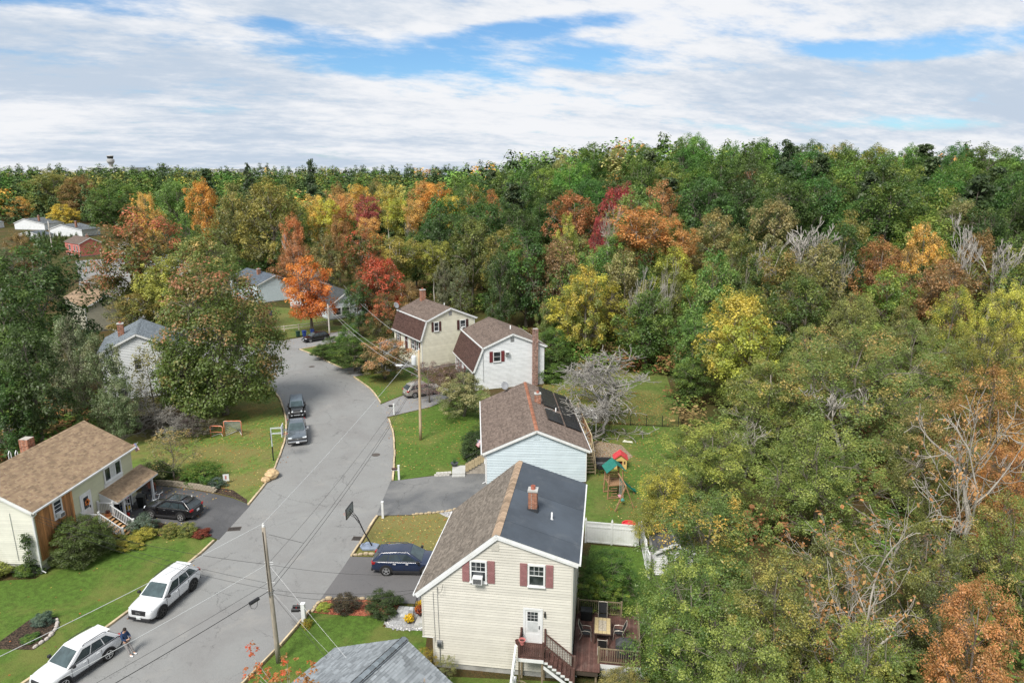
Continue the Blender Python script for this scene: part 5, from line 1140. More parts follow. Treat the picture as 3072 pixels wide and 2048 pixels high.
def form(key, seed, env, nc, per, leaf, bole, bark, shell=0.42, rad=(0.13, 0.24), r0=0.055, nl=11, spread=(1, 1, 0.8), twig=True, lob=1.0):
 rs = np.random.RandomState(seed); C, RAD = clumps(rs, env, nc, bole, shell, rad, lob)
 V, Fq, idx = leaf_cloud(rs, C, RAD, per, leaf, spread, ctr=np.array([0, 0, bole + 0.5]))
 cr = rs.rand(len(C)); hz = np.clip((V.reshape(-1, 4, 3)[:, 0, 2] - bole)/2, 0, 1); rad_out = np.clip(np.hypot(V.reshape(-1, 4, 3)[:, 0, 0], V.reshape(-1, 4, 3)[:, 0, 1]), 0, 1)
 crown = mesh_np('crown_' + key, V, Fq, LEAF, {'var': rs.rand(len(Fq)), 'clump': cr[idx], 'hz': np.clip(hz*0.8 + rad_out*0.2, 0, 1)})
 trunk = limbs(rs, C, bole, bole + 1.75, bark, r0, nl, twig, 'trunk_' + key); FORMS[key] = (crown, trunk, bole + 2.0)
form('D1', 1, 'dome', 175, 100, 0.028, 0.55, BARK); form('D2', 2, 'dome', 155, 104, 0.029, 0.5, BARK, shell=0.5, rad=(0.15, 0.27)); form('D3', 3, 'oval', 155, 100, 0.028, 0.6, BARK); form('D4', 4, 'dome', 240, 84, 0.0245, 0.3, BARK, rad=(0.11, 0.20))
form('M1', 41, 'dome', 520, 96, 0.020, 0.22, BARK, shell=0.26, rad=(0.12, 0.20), nl=14, lob=0.35); form('O1', 5, 'oval', 150, 96, 0.028, 0.3, BARK); form('O2', 6, 'oval', 170, 88, 0.026, 0.4, BARK, rad=(0.10, 0.20))
form('A1', 7, 'dome', 120, 34, 0.030, 0.5, BARK, rad=(0.12, 0.22), r0=0.04)
form('V1', 8, 'vase', 95, 92, 0.033, 1.7, BARKP, shell=0.6, rad=(0.16, 0.30), r0=0.035, nl=7); form('V2', 9, 'vase', 85, 92, 0.033, 1.5, BARKP, shell=0.6, rad=(0.16, 0.28), r0=0.035, nl=7); form('V3', 10, 'vase', 150, 80, 0.028, 1.1, BARKP, shell=0.5, rad=(0.12, 0.24), r0=0.035, nl=10)
form('P1', 11, 'cone', 190, 42, 0.055, 0.15, BARKD, shell=0.35, rad=(0.10, 0.22), spread=(1, 1, 0.4), twig=False); form('W1', 12, 'pine', 170, 56, 0.055, 0.35, BARKD, shell=0.5, rad=(0.14, 0.28), spread=(1.2, 1.2, 0.35)); form('W2', 13, 'pine', 170, 56, 0.055, 0.5, BARKD, shell=0.5, rad=(0.14, 0.30), spread=(1.2, 1.2, 0.35))
form('N1', 14, 'dome', 340, 125, 0.0145, 0.30, BARK, shell=0.45, rad=(0.09, 0.19), r0=0.045, nl=14); form('N2', 15, 'oval', 330, 125, 0.0145, 0.28, BARK, shell=0.45, rad=(0.09, 0.18), r0=0.045, nl=14); form('N3', 16, 'dome', 350, 120, 0.0145, 0.22, BARK, shell=0.5, rad=(0.09, 0.17), r0=0.045, nl=14)
form('S1', 17, 'dome', 170, 70, 0.034, 0.0, BARK, shell=0.3, rad=(0.16, 0.30), r0=0.03, nl=6); form('S2', 18, 'dome', 130, 60, 0.045, 0.0, BARK, shell=0.3, rad=(0.18, 0.34), r0=0.03, nl=6)
form('H1', 19, 'cone', 110, 40, 0.060, 0.0, BARKD, shell=0.25, rad=(0.18, 0.32), spread=(0.8, 0.8, 1.2), twig=False, nl=4)
form('F1', 20, 'round', 56, 11, 0.080, 0.3, BARK, rad=(0.2, 0.34), nl=4, twig=False); form('F2', 21, 'dome', 56, 11, 0.080, 0.3, BARK, rad=(0.2, 0.34), nl=4, twig=False); form('F3', 22, 'pine', 60, 10, 0.085, 0.3, BARKD, rad=(0.20, 0.36), spread=(1.1, 1.1, 0.5), nl=3, twig=False)
def bare(key, seed, bark, levels, upright, spreadf, first, split=(3, 4), r0=0.05, tips=0, leaf=0.03, wob=0.16, dec=0.62, rmin=0.0, tp=(0.62, 0.48)):
 rs = np.random.RandomState(seed); mb = MB(); ends = []
 def grow(p, d, ln, r, lev):
  n = 3 if lev > 1 else 4; pts = [p]; q = p.copy(); dd = d.copy()
  for _ in range(n):
   dd = unit(dd + rs.normal(size=3)*wob + np.array([0, 0, upright*0.12])); q = q + dd*ln/n; pts.append(q)
  mb.tube(pts, [max(rmin, r*(1 - 0.45*i/n)) for i in range(n+1)], 6 if lev == 0 else (4 if lev < 3 else 3), False)
  if lev >= levels: ends.append(q); return
  k = rs.randint(split[0], split[1]+1)
  for j in range(k):
   f = 1.0 if j == 0 else rs.uniform(0.35, 0.95); i = min(n-1, int(f*n)); b0 = pts[i] + (pts[i+1]-pts[i])*(f*n - i if f < 1 else 1.0)
   nd = unit(dd*(1.0 if j == 0 else 0.55) + unit(rs.normal(size=3))*spreadf*(0.45 if j == 0 else 1.0) + np.array([0, 0, upright*0.35]))
   grow(b0, nd, ln*dec*rs.uniform(0.8, 1.15), r*(tp[0] if j == 0 else tp[1]), lev+1)
 grow(np.zeros(3), np.array([0, 0, 1.0]), first, r0, 0)
 V = np.array(mb.v); top = V[:, 2].max(); cc = V[V[:, 2] > top*0.45].mean(0)[:2]; sh = lambda A: np.c_[A[:, :2] - cc*np.clip(A[:, 2:]/top, 0, 1), A[:, 2]]; V = sh(V); rad = np.percentile(np.hypot(V[:, 0], V[:, 1]), 97 if upright > 0.15 else 78); mb.v = [tuple(v) for v in (V/np.array([rad, rad, top/2]))]
 me = mb.mesh('limbs_' + key, bark); me.polygons.foreach_set('use_smooth', [True]*len(me.polygons)); crown = None
 if tips:
  E = sh(np.array(ends))/np.array([rad, rad, top/2]); E = E[rs.choice(len(E), min(len(E), max(8, len(E)//3)), replace=False)]; V2, F2, ix = leaf_cloud(rs, E, np.full(len(E), 0.10), tips, leaf); cr = rs.rand(len(E))
  crown = mesh_np('crown_' + key, V2, F2, LEAF, {'var': rs.rand(len(F2)), 'clump': cr[ix], 'hz': np.clip(V2.reshape(-1, 4, 3)[:, 0, 2]/2, 0, 1)})
 FORMS[key] = (crown, me, 2.0)
GREYLIMB = mat('bark_silver', (0.40, 0.375, 0.34), 0.9, 0.22, 3.0); WHITELIMB = mat('bark_white', (0.40, 0.37, 0.32), 0.85, 0.2, 3.0)
bare('B1', 31, GREYLIMB, 5, 0.9, 0.50, 0.62, split=(3, 3), r0=0.022, rmin=0.0035); bare('B2', 32, GREYLIMB, 5, 0.8, 0.55, 0.7, split=(3, 3), r0=0.020, rmin=0.0035); bare('B3', 33, WHITELIMB, 4, 0.7, 0.6, 0.9, r0=0.020, rmin=0.003)
bare('BU', 34, mat('bark_ash', (0.27, 0.255, 0.23), 0.9, 0.22, 3.0), 6, 0.10, 0.80, 0.30, split=(3, 4), r0=0.028, wob=0.22, dec=0.72, rmin=0.0020, tp=(0.60, 0.44))
bare('BF1', 35, WHITELIMB, 5, 0.30, 0.62, 0.55, split=(3, 3), r0=0.026, tips=8, leaf=0.024, dec=0.70, rmin=0.0022); bare('BF2', 36, WHITELIMB, 5, 0.25, 0.70, 0.5, split=(3, 3), r0=0.026, tips=8, leaf=0.024, dec=0.70, rmin=0.0022)
def jitter(c, r, a=0.12): return tuple(max(0.005, v*(1 + r.uniform(-a, a))) for v in c)
def tree(x, y, H, rad, key, colour, name, label, group=None, r=rnd, cat='tree', z=None, rz=None, crown_label=None):
 crown, trunk, top = FORMS[key]
 t = empty(name, (x, y, terr(x, y) if z is None else z), r.uniform(0, 6.28) if rz is None else rz, label, cat, group)
 sc = (rad, rad*r.uniform(0.92, 1.08), H/top)
 o = inst('trunk', trunk, t); o.scale = sc
 if crown is not None and colour not in (None, 'none'):
  c = inst('crown', crown, t); c.scale = sc
  a, b, tn = LEAFCOL['rustorange' if colour == 'sparse' else colour]; a = jitter(a, r); b = jitter(b, r)
  c.color = (*a, 1); c['second_tone'] = [b[0], b[1], b[2]]; c['turn'] = tn + r.uniform(-.03, .03)
 return t
rt = random.Random(99)
for x, y, H, rad, key, colour, name, label in TREES: tree(x, y, H, rad*(0.90 if key[0] == 'N' else 1.02 if key[0] == 'V' else 0.90 if key == 'M1' else 0.80), key, colour, name, label, r=rt)
for x, y, H, rad, key, colour, name, label in BARE: tree(x, y, H, rad, key, colour, name, label, r=rt)
# the wood: single trees up to about 215 m, beyond that one mass
def in_clear(x, y):
 """True where no wood grows: houses, yards, road, view corridors"""
 if y < 88 and x < 19.5: return True
 if y < 112 and x < 8: return True
 if y < 97 and x < 27: return True
 if y < 128 and -45 < x < -3: return True
 if x < -45 and y < 135: return True
 if x < -58 and y < 205: return True
 if x < -85 and y < 300 and x > -85 - (y-150)*0.95: return True
 if x < -110 and y < 262: return True
 if x < -160 and y < 356: return True
 if -60 < x < -22 and y < 178: return True
 return False
taken = [(e[0], e[1], e[3]) for e in TREES]
def far_enough(x, y, d):
 for a, b, c in taken:
  if (a-x)**2 + (b-y)**2 < max(d, 0.75*c)**2: return False
 return True
HILL = ['green', 'green', 'brgreen', 'midgreen', 'dkgreen', 'green2', 'dkgreen', 'midgreen', 'greyolive', 'brgreen']
MIDW = ['olive', 'dkolive', 'green', 'green2', 'greyolive', 'brgreen', 'olivegreen', 'brown', 'dkgreen', 'yellowgreen', 'oliveorange', 'green', 'green2']
LMK = [('tall dark pine', 0, 172), ('rusty brown maple', 13, 150), ('crimson crown', 22.5, 146), ('orange tipped maple', 32, 150), ('tall orange tree', 24, 128), ('yellow birch', 12, 106), ('bright green ash', 29, 98), ('dark rust tree', 57, 170), ('tallest bare tree', 44.5, 104), ('pale orange tree', 64, 108), ('rust brown tree', 55, 104), ('golden maple', 26, 80), ('bare tree at the right edge', 67, 95), ('full green maple', 2.5, 120), ('yellowish pine', 26, 185), ('orange end of the autumn row', -8, 187), ('crimson maple', -38, 183), ('salmon tree', -25, 200), ('big olive oak', -58, 168), ('pale olive tree', 47, 126), ('hilltop at the centre', 40, 205), ('hilltop at the right', 105, 190), ('right end of the hill', 125, 165)]
USED = {}
def wood_label(tone, x, y):
 nm, a, b = min(LMK, key=lambda l: (l[1]-x)**2 + (l[2]-y)**2); dx, dy = x/y - a/b, y - b
 rel = ('right of' if dx > 0 else 'left of') if abs(dx)*b > abs(dy) else ('behind' if dy > 0 else 'in front of')
 base = '%s %s the %s' % (tone, rel, nm); k = USED.get(base, 0); USED[base] = k + 1
 return base if k == 0 else ('second ', 'third ', 'fourth ', 'fifth ', 'sixth ', 'seventh ', 'eighth ')[min(k, 7)-1] + base
rf = random.Random(2024); cnt = 0; tries = 0; fill = []
while tries < 60000 and cnt < 172:
 tries += 1; y = rf.uniform(84, 215); x = rf.uniform(-0.5*y, 0.86*y + 6)
 if in_clear(x, y) or abs(x) > 0.80*y + 4: continue
 sp = 5.2 if y < 130 else (6.6 if y < 170 else 8.0)
 if not far_enough(x, y, sp): continue
 taken.append((x, y, 3.5)); cnt += 1; fill.append((x, y))
for x, y in fill:
 s = y + 0.55*x; up = smoothstep(120, 175, s)
 if rf.random() < up:
  col = rf.choice(HILL); key = rf.choice(('D1', 'D2', 'D3', 'D1', 'D2', 'O1'))
  if rf.random() < 0.10: col = 'pine'; key = rf.choice(('W1', 'W2'))
  lab = {'pine': 'dark pine', 'dkgreen': 'dark green tree', 'midgreen': 'deep green tree', 'brgreen': 'bright green tree', 'greyolive': 'greyish olive tree'}.get(col, 'mid green tree'); grp = 'trees on the wooded hill'
  H = rf.uniform(15, 20); rad = rf.uniform(4.6, 6.6)
 else:
  col = rf.choice(MIDW); key = rf.choice(('D1', 'D2', 'D3', 'O1', 'O2', 'A1')); H = rf.uniform(10, 16); rad = rf.uniform(3.4, 5.2)
  lab = {'rust': 'rusty tree', 'brown': 'brown tree', 'yellowgreen': 'yellow green tree', 'oliveorange': 'olive and orange tree', 'green': 'leafy green tree', 'dkgreen': 'dark leafy tree'}.get(col, 'olive tree'); grp = 'trees in the wood behind the houses'
 tree(x, y, H, rad, key, col, 'pine_tree' if col == 'pine' else 'broadleaf_tree', wood_label(lab, x, y), grp, r=rf)
def far_wood():
 Vs, Fs, A1, A2, A3, CO, off = [], [], [], [], [], [], 0; rs = np.random.RandomState(5); TV, TF, toff = [], [], 0
 def put(x, y, H, rad, key, c):
  nonlocal off
  me = FORMS[key][0]; n = len(me.vertices); co = np.empty(n*3, np.float32); me.vertices.foreach_get('co', co); co = co.reshape(-1, 3)
  a = rs.rand()*6.28; R2 = np.array([[math.cos(a), -math.sin(a), 0], [math.sin(a), math.cos(a), 0], [0, 0, 1]])
  co = (co*np.array([rad, rad, H/FORMS[key][2]]))@R2.T + np.array([x, y, terr(x, y)]); f = np.arange(n).reshape(-1, 4) + off; off += n
  m = len(f); v = np.empty(m, np.float32); me.attributes['var'].data.foreach_get('value', v); cl = np.empty(m, np.float32); me.attributes['clump'].data.foreach_get('value', cl); h = np.empty(m, np.float32); me.attributes['hz'].data.foreach_get('value', h)
  tone = (0.88 + 0.24*v)*(0.86 + 0.28*cl); t = np.clip((0.55*cl + 0.42*h + 0.18*v + 1.4*c[2] - 1.12)*3, 0, 1)[:, None]
  CO.append((np.array(c[0])*(1-t) + np.array(c[1])*t)*tone[:, None]); Vs.append(co); Fs.append(f)
 pts = []; tries = 0
 while tries < 26000:
  tries += 1; y = 205 + (700-205)*rs.rand()**1.25; x = (rs.rand()*1.75 - 0.86)*y
  if in_clear(x, y) or abs(x) > 0.82*y: continue
  if x > -40 and y + 0.55*x > 320: continue
  sp = 7.5 if y < 330 else 9.8 if y < 450 else 12.0
  k = (int(x//10), int(y//10))
  pts.append((x, y, sp))
 grid = {}; keep = []
 for x, y, sp in pts:
  k = (int(x//10), int(y//10)); ok = True
  for i in (-2, -1, 0, 1, 2):
   for j in (-2, -1, 0, 1, 2):
    for a, b in grid.get((k[0]+i, k[1]+j), ()):
     if (a-x)**2 + (b-y)**2 < sp*sp: ok = False
  if ok and all((a-x)**2 + (b-y)**2 > (0.8*c)**2 for a, b, c in taken if abs(b-y) < 20): grid.setdefault(k, []).append((x, y)); keep.append((x, y))
 for x, y in keep:
  q = rs.rand(); key = ('F1', 'F2', 'F1')[rs.randint(3)]; H = rs.uniform(11.5, 19.5); rad = rs.uniform(5.0, 8.2)*(1.0 if y < 330 else 1.25)
  if x < -30: c = ['dkgreen', 'green', 'dkolive', 'olive', 'dkgreen', 'midgreen'][rs.randint(6)]
  else: c = HILL[rs.randint(len(HILL))]
  pinep = 0.42 if (x < 20 and y > 230) else 0.14
  if q < pinep: c = 'pine'; key = 'F3'; H *= 1.12; rad *= 0.8
  elif q > 0.965: c = ['yellowgreen', 'rust', 'orange', 'oliveorange'][rs.randint(4)]
  a, b, tn = LEAFCOL[c]; put(x, y, H, rad, key, (tuple(np.array(a)*rs.uniform(.85, 1.15)), tuple(np.array(b)*rs.uniform(.85, 1.15)), tn))
 V = np.concatenate(Vs); Fq = np.concatenate(Fs); C = np.concatenate(CO)
 m = bpy.data.materials.new('far_leaf'); nt, N, L, b = nodes_of(m); at = N.new('ShaderNodeAttribute'); at.attribute_name = 'tone'; L.new(at.outputs['Color'], b.inputs['Base Color']); b.inputs['Roughness'].default_value = 0.8; b.inputs['Specular IOR Level'].default_value = 0.1
 me = mesh_np('distant_wood', V, Fq, m, {}); ca = me.attributes.new('tone', 'FLOAT_COLOR', 'FACE'); ca.data.foreach_set('color', np.c_[C, np.ones(len(C))].astype(np.float32).ravel())
 o = inst('distant_wood', me); tag(o, 'far green wood reaching the skyline', 'wood', kind='stuff'); print('far trees', len(keep), 'quads', len(Fq))
far_wood()
# ------------------------------------------------------------------ vehicles (local: x forward, y left, z up; origin on the ground at the middle)
def paint(name, col, rough=0.25, metal=0.0): return mat(name, col, rough, 0.04, 1.5, metal=metal, coat=0.6, spec=0.5)
P_WHITE = paint('paint_white', (0.63, 0.64, 0.65)); P_BLACK = paint('paint_black', (0.010, 0.010, 0.012), 0.18); P_NAVY = paint('paint_navy', (0.012, 0.022, 0.055), 0.2); P_STEEL = paint('paint_steel', (0.13, 0.155, 0.18), 0.25, 0.4); P_SILVER = paint('paint_silver', (0.42, 0.40, 0.36), 0.3, 0.4)
CARGLASS = mat('car_glass', (0.030, 0.042, 0.048), 0.04, 0.2, 2.0, spec=0.6); WSGLASS = mat('windscreen_glass', (0.055, 0.080, 0.085), 0.04, 0.25, 2.0, spec=0.6)
RUBBER = mat('tyre_rubber', (0.018, 0.018, 0.018), 0.8, 0.15); CLAD = mat('black_cladding', (0.025, 0.025, 0.027), 0.6, 0.1); RIM_S = mat('rim_silver', (0.55, 0.56, 0.57), 0.3, 0.05, metal=0.7); RIM_B = mat('rim_black', (0.03, 0.03, 0.03), 0.35, 0.1)
LAMP_W = mat('headlamp', (0.70, 0.74, 0.78), 0.12, 0.1, spec=0.6); LAMP_R = mat('tail_lamp', (0.35, 0.012, 0.015), 0.15, 0.1, spec=0.6); PLATE = mat('number_plate', (0.72, 0.74, 0.76), 0.5); PLATE_T = mat('plate_print', (0.05, 0.12, 0.07), 0.6); CHROME = mat('chrome', (0.75, 0.76, 0.77), 0.15, 0.03, metal=0.9)
def wheel(parent, x, y, r, w, rim, side, spokes=5):
 """side +1: outer face towards +y"""
 M = Matrix.Translation((x, y, r)) @ Matrix.Rotation(R(-90*side), 4, 'X')
 t = MB(M).lathe([(r*0.66, -w/2), (r*0.93, -w/2), (r, -w/2+0.04), (r, w/2-0.04), (r*0.93, w/2), (r*0.66, w/2-0.01)], (0, 0, 0), 22, False).build('wheel', RUBBER, parent, smooth=True)
 d = MB(M); d.lathe([(r*0.70, w/2-0.015), (r*0.66, w/2+0.004), (r*0.60, w/2-0.03), (r*0.58, w/2-0.07), (0, w/2-0.075)], (0, 0, 0), 22, False); d.build('rim', RIM_B if rim is RIM_S else CLAD, t)
 s = MB(M)
 for k in range(spokes):
  a = 2*math.pi*k/spokes + 0.3; ca, sa = math.cos(a), math.sin(a); s.bar((ca*r*0.10, sa*r*0.10, w/2-0.02), (ca*r*0.66, sa*r*0.66, w/2-0.012), r*0.17, 0.03, up=(0, 0, 1))
 s.lathe([(r*0.70, w/2-0.005), (r*0.70, w/2+0.006), (r*0.62, w/2+0.006), (r*0.61, w/2-0.02)], (0, 0, 0), 22, False); s.lathe([(r*0.16, w/2-0.03), (r*0.16, w/2+0.004), (0, w/2+0.006)], (0, 0, 0), 10, False)
 s.build('spoke', rim, t)
def ring_loft(st, hw):
 """st: list of (x, width factor, z bottom, z shoulder, z top); returns MB of a closed lower body"""
 b = MB(); rings = []
 for x, wf, zb, zs, zt in st:
  w = hw*wf; half = [(w*0.80, zb), (w*0.965, zb+0.06), (w, zb + (zs-zb)*0.45), (w*0.985, zs-0.12), (w*0.935, zs), (w*0.62, zt-0.006), (w*0.30, zt+0.008), (0, zt+0.012)]
  pts = [(-y, z) for y, z in half] + [(y, z) for y, z in half[-2::-1]]
  rings.append([b.pt((x, y, z)) for y, z in pts])
 n = len(rings[0])
 for k in range(len(rings)-1):
  for j in range(n): b.poly([rings[k][j], rings[k][(j+1) % n], rings[k+1][(j+1) % n], rings[k+1][j]])
 b.poly(rings[0][::-1]); b.poly(rings[-1]); return b
def bil(A, B, C, D, u, v): return (A*(1-u) + B*u)*(1-v) + (D*(1-u) + C*u)*v
def arch(parent, x, r, hw, side, m):
 b = MB(); n = 12; ri, ro = r+0.02, r+0.10; y0, y1 = side*hw*0.955, side*(hw*1.0+0.018)
 for k in range(n):
  a0, a1 = math.pi*k/n - 0.12*(k == 0), math.pi*(k+1)/n + 0.12*(k == n-1)
  q = [(x+rr_*math.cos(a), r+rr_*math.sin(a)) for rr_, a in ((ri, a0), (ro, a0), (ro, a1), (ri, a1))]
  b.face([(p[0], y1, p[1]) for p in q]); b.face([(q[1][0], y0, q[1][1]), (q[2][0], y0, q[2][1]), (q[2][0], y1, q[2][1]), (q[1][0], y1, q[1][1])]); b.face([(q[0][0], y0, q[0][1]), (q[3][0], y0, q[3][1]), (q[3][0], y1, q[3][1]), (q[0][0], y1, q[0][1])])
 b.build('wheel_arch', m, parent)
 MB().face  # well
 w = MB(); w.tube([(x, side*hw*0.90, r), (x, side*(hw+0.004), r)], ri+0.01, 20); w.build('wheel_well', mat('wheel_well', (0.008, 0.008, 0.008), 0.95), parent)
def cabin(t, hw, zb, zt, xr_b, xf_b, xr_t, xf_t, paintm, panes, wb=0.915, wt=0.70, ws=True, rg=True, frame=None, drop=0.0):
 """greenhouse with pillars and separate panes. panes: list of (u0,u1) along the side"""
 V = Vector; A = {s: V((xr_b, s*hw*wb, zb)) for s in (1, -1)}; B = {s: V((xf_b, s*hw*wb, zb)) for s in (1, -1)}; C = {s: V((xf_t, s*hw*wt, zt-0.07)) for s in (1, -1)}; D = {s: V((xr_t, s*hw*wt*0.97, zt-0.07-drop)) for s in (1, -1)}
 b = MB(); i = {}
 for s in (1, -1):
  for nm, P in (('A', A), ('B', B), ('C', C), ('D', D)): i[nm, s] = b.pt(P[s])
  i['c', s] = b.pt(C[s] + V((-0.10, -s*0.08*hw, 0.055))); i['d', s] = b.pt(D[s] + V((0.05, -s*0.08*hw, 0.055)))
  i['m', s] = b.pt(((C[s] + D[s])/2) + V((0, -s*0.08*hw, 0.075 + drop*0.35)))
 cm = b.pt(V((xf_t-0.12, 0, zt))); dm = b.pt(V((xr_t+0.05, 0, zt-0.005-drop))); mm = b.pt(V(((xf_t+xr_t)/2, 0, zt+0.025)))
 for s in (1, -1):
  b.poly([i['A', s], i['B', s], i['C', s], i['D', s]]); b.poly([i['D', s], i['C', s], i['c', s], i['m', s], i['d', s]])
  b.poly([i['c', s], cm, mm, i['m', s]]); b.poly([i['m', s], mm, dm, i['d', s]])
 b.poly([i['B', 1], i['B', -1], i['C', -1], i['C', 1]]); b.poly([i['C', 1], i['C', -1], i['c', -1], cm, i['c', 1]]); b.poly([i['A', 1], i['A', -1], i['D', -1], i['D', 1]]); b.poly([i['D', 1], i['D', -1], i['d', -1], dm, i['d', 1]])
 o = b.build('cabin', paintm, t, fixn=True, bevel=0.055); o.modifiers[0].segments = 3; o.data.polygons.foreach_set('use_smooth', [True]*len(o.data.polygons)); o.modifiers[0].harden_normals = True
 for s in (1, -1):
  nrm = (B[s]-A[s]).cross(D[s]-A[s]).normalized(); nrm = nrm if nrm.y*s > 0 else -nrm
  for u0, u1, sl0, sl1 in panes:
   P = [bil(A[s], B[s], C[s], D[s], *q) + nrm*0.014 for q in ((u0, 0.13), (u1, 0.10), (u1+sl1, 0.88), (u0+sl0, 0.86))]
   m_ = MB(); m_.face(P); m_.build('side_window', CARGLASS, t)
  f = MB(); f.bar(bil(A[s], B[s], C[s], D[s], 0.03, 0.03) + nrm*0.02, bil(A[s], B[s], C[s], D[s], 0.97, 0.03) + nrm*0.02, 0.03); f.build('window_trim', frame or CLAD, t)
 def screen(P, name, m_, off):
  q = [bil(*P, u, v) + off for u, v in ((0.06, 0.05), (0.94, 0.05), (0.93, 0.93), (0.07, 0.93))]; z = MB(); z.face(q); z.build(name, m_, t)
 if ws:
  n = (B[-1]-B[1]).cross(C[1]-B[1]).normalized(); n = n if n.x > 0 else -n; screen((B[1], B[-1], C[-1], C[1]), 'windscreen', WSGLASS, n*0.014)
 if rg:
  n = (A[-1]-A[1]).cross(D[1]-A[1]).normalized(); n = n if n.x < 0 else -n; screen((A[1], A[-1], D[-1], D[1]), 'rear_window', CARGLASS, n*0.014)
 return o
def plate(t, x, y, z, front, text, tilt=0.0):
 sx = 1 if front else -1
 M = Matrix.Translation((x, y, z)) @ Matrix.Rotation(R(90 if front else -90), 4, 'Z') @ Matrix.Rotation(R(90), 4, 'X')
 p = MB(M).box(-0.16, -0.08, 0, 0.16, 0.08, 0.012).build('number_plate', PLATE, t)
 if text: text_mesh('plate_text', text, 0.09, PLATE_T, p, M @ Matrix.Translation((0, -0.01, 0.013)), 0.001)
def suv(name, loc, heading, label, paintm, L=4.7, W=1.9, H=1.7, wb=2.75, r=0.36, rim=RIM_S, clad=CLAD, zs=1.08, hood=1.02, rails=True, rail_m=CLAD, grille='GMC', trim=None, archm=None, plate_text='', tail='block', sunroof=False, nose=0.0):
 t = empty(name, (loc[0], loc[1], terr(*loc)+0.016), math.atan2(heading[1], heading[0]), label, 'car')
 hw = W/2; h = L/2; fx, rx = wb/2+0.06, -wb/2+0.06
 st = [(-h, 0.80, 0.40, 0.90, 0.93), (-h+0.10, 0.93, 0.32, zs-0.04, zs-0.03), (-h+0.55, 0.99, 0.28, zs, zs), (rx, 1.0, 0.28, zs, zs), (0, 1.0, 0.27, zs-0.02, zs-0.02), (fx-0.62, 1.0, 0.27, zs-0.03, zs-0.01), (fx-0.35, 1.0, 0.28, zs-0.05, hood+0.03), (fx+0.05, 0.99, 0.28, zs-0.09, hood), (h-0.42, 0.965, 0.28, zs-0.13, hood-0.04), (h-0.18, 0.90, 0.30, zs-0.19, hood-0.10), (h-0.05, 0.80, 0.33, zs-0.29, hood-0.21), (h, 0.70, 0.42, zs-0.42, hood-0.38)]
 o = ring_loft(st, hw).build('body', paintm, t, smooth=True, fixn=True); sb = o.modifiers.new('sub', 'SUBSURF'); sb.levels = 1; sb.render_levels = 2
 cabin(t, hw, zs-0.03, H, -h+0.12, fx-0.30, -h+0.66, fx-1.20, paintm, [(0.09, 0.30, 0.06, 0.0), (0.32, 0.585, 0.0, 0.0), (0.605, 0.915, 0.0, -0.06)], frame=trim, wt=0.715, drop=0.07)
 for s in (1, -1):
  for x in (fx, rx): arch(t, x, r, hw, s, archm or clad); wheel(t, x, s*(hw-0.10), r, 0.24, rim, s)
  MB().box(rx+r+0.06, s*(hw-0.05), 0.22, fx-r-0.06, s*(hw+0.012), 0.40).build('sill', clad, t, bevel=0.01)
  for xa in (fx-0.50, (fx+rx)/2-0.12, rx+0.40): MB().box(xa-0.006, s*(hw*0.985), 0.44, xa+0.006, s*(hw+0.004), zs-0.10).build('door_seam', CLAD, t)
  for xa in ((fx+rx)/2-0.02, rx+0.52): MB().box(xa, s*(hw*0.97), zs-0.20, xa+0.18, s*(hw+0.018), zs-0.165).build('handle', trim or paintm, t)
  m_ = MB(); m_.box(fx-0.62, s*(hw*0.92), zs-0.01, fx-0.50, s*(hw+0.06), zs+0.03); m_.box(fx-0.66, s*(hw+0.03), zs-0.01, fx-0.48, s*(hw+0.20), zs+0.15); m_.build('mirror', CLAD, t, bevel=0.02)
  MB(Matrix.Translation((h-0.20, s*hw*0.66, hood-0.20)) @ Matrix.Rotation(R(s*30), 4, 'Z')).box(-0.16, -0.17, -0.06, 0.10, 0.17, 0.06).build('headlight', LAMP_W, t, bevel=0.03)
  MB(Matrix.Translation((h-0.15, s*hw*0.72, hood-0.40)) @ Matrix.Rotation(R(s*30), 4, 'Z')).box(-0.1, -0.10, -0.12, 0.06, 0.06, 0.12).build('lamp_surround', CLAD, t, bevel=0.02)
  MB(Matrix.Translation((-h+0.10, s*hw*0.80, zs-0.13)) @ Matrix.Rotation(R(s*-22), 4, 'Z')).box(-0.06, -0.20, -0.085, 0.22, 0.10, 0.085).build('tail_light', LAMP_R, t, bevel=0.02)
  if rails: MB().tube([(fx-1.45, s*hw*0.645, H-0.02), (fx-1.6, s*hw*0.645, H+0.045), (-h+0.95, s*hw*0.645, H+0.02), (-h+0.8, s*hw*0.645, H-0.06)], 0.022, 5).build('roof_rail', rail_m, t)
 gz = hood-0.34
 g = MB(); g.box(h-0.11, -hw*0.50, gz-0.16, h+0.012, hw*0.50, gz+0.15); gr = g.build('grille', CLAD, t, bevel=0.03)
 bars = MB()
 for k in range(4): bars.box(h+0.012, -hw*0.46, gz-0.12+k*0.075, h+0.02, hw*0.46, gz-0.105+k*0.075)
 bars.build('grille_bar', BLACKM, gr)
 MG = Matrix.Translation((h+0.026, 0, gz+0.02)) @ Matrix.Rotation(R(90), 4, 'Z') @ Matrix.Rotation(R(90), 4, 'X')
 if grille: text_mesh('emblem', grille, 0.17, CHROME, gr, MG, 0.006)
 else: MB(MG).tube([(0.11*math.cos(a), 0.075*math.sin(a), 0) for a in [2*math.pi*k/14 for k in range(15)]], 0.014, 5, False).build('emblem', CHROME, gr)
 MB().box(h-0.20, -hw*0.80, 0.24, h+0.02, hw*0.80, 0.46).build('front_bumper', clad, t, bevel=0.05)
 MB().box(-h-0.02, -hw*0.84, 0.30, -h+0.16, hw*0.84, 0.50).build('rear_bumper', clad, t, bevel=0.05)
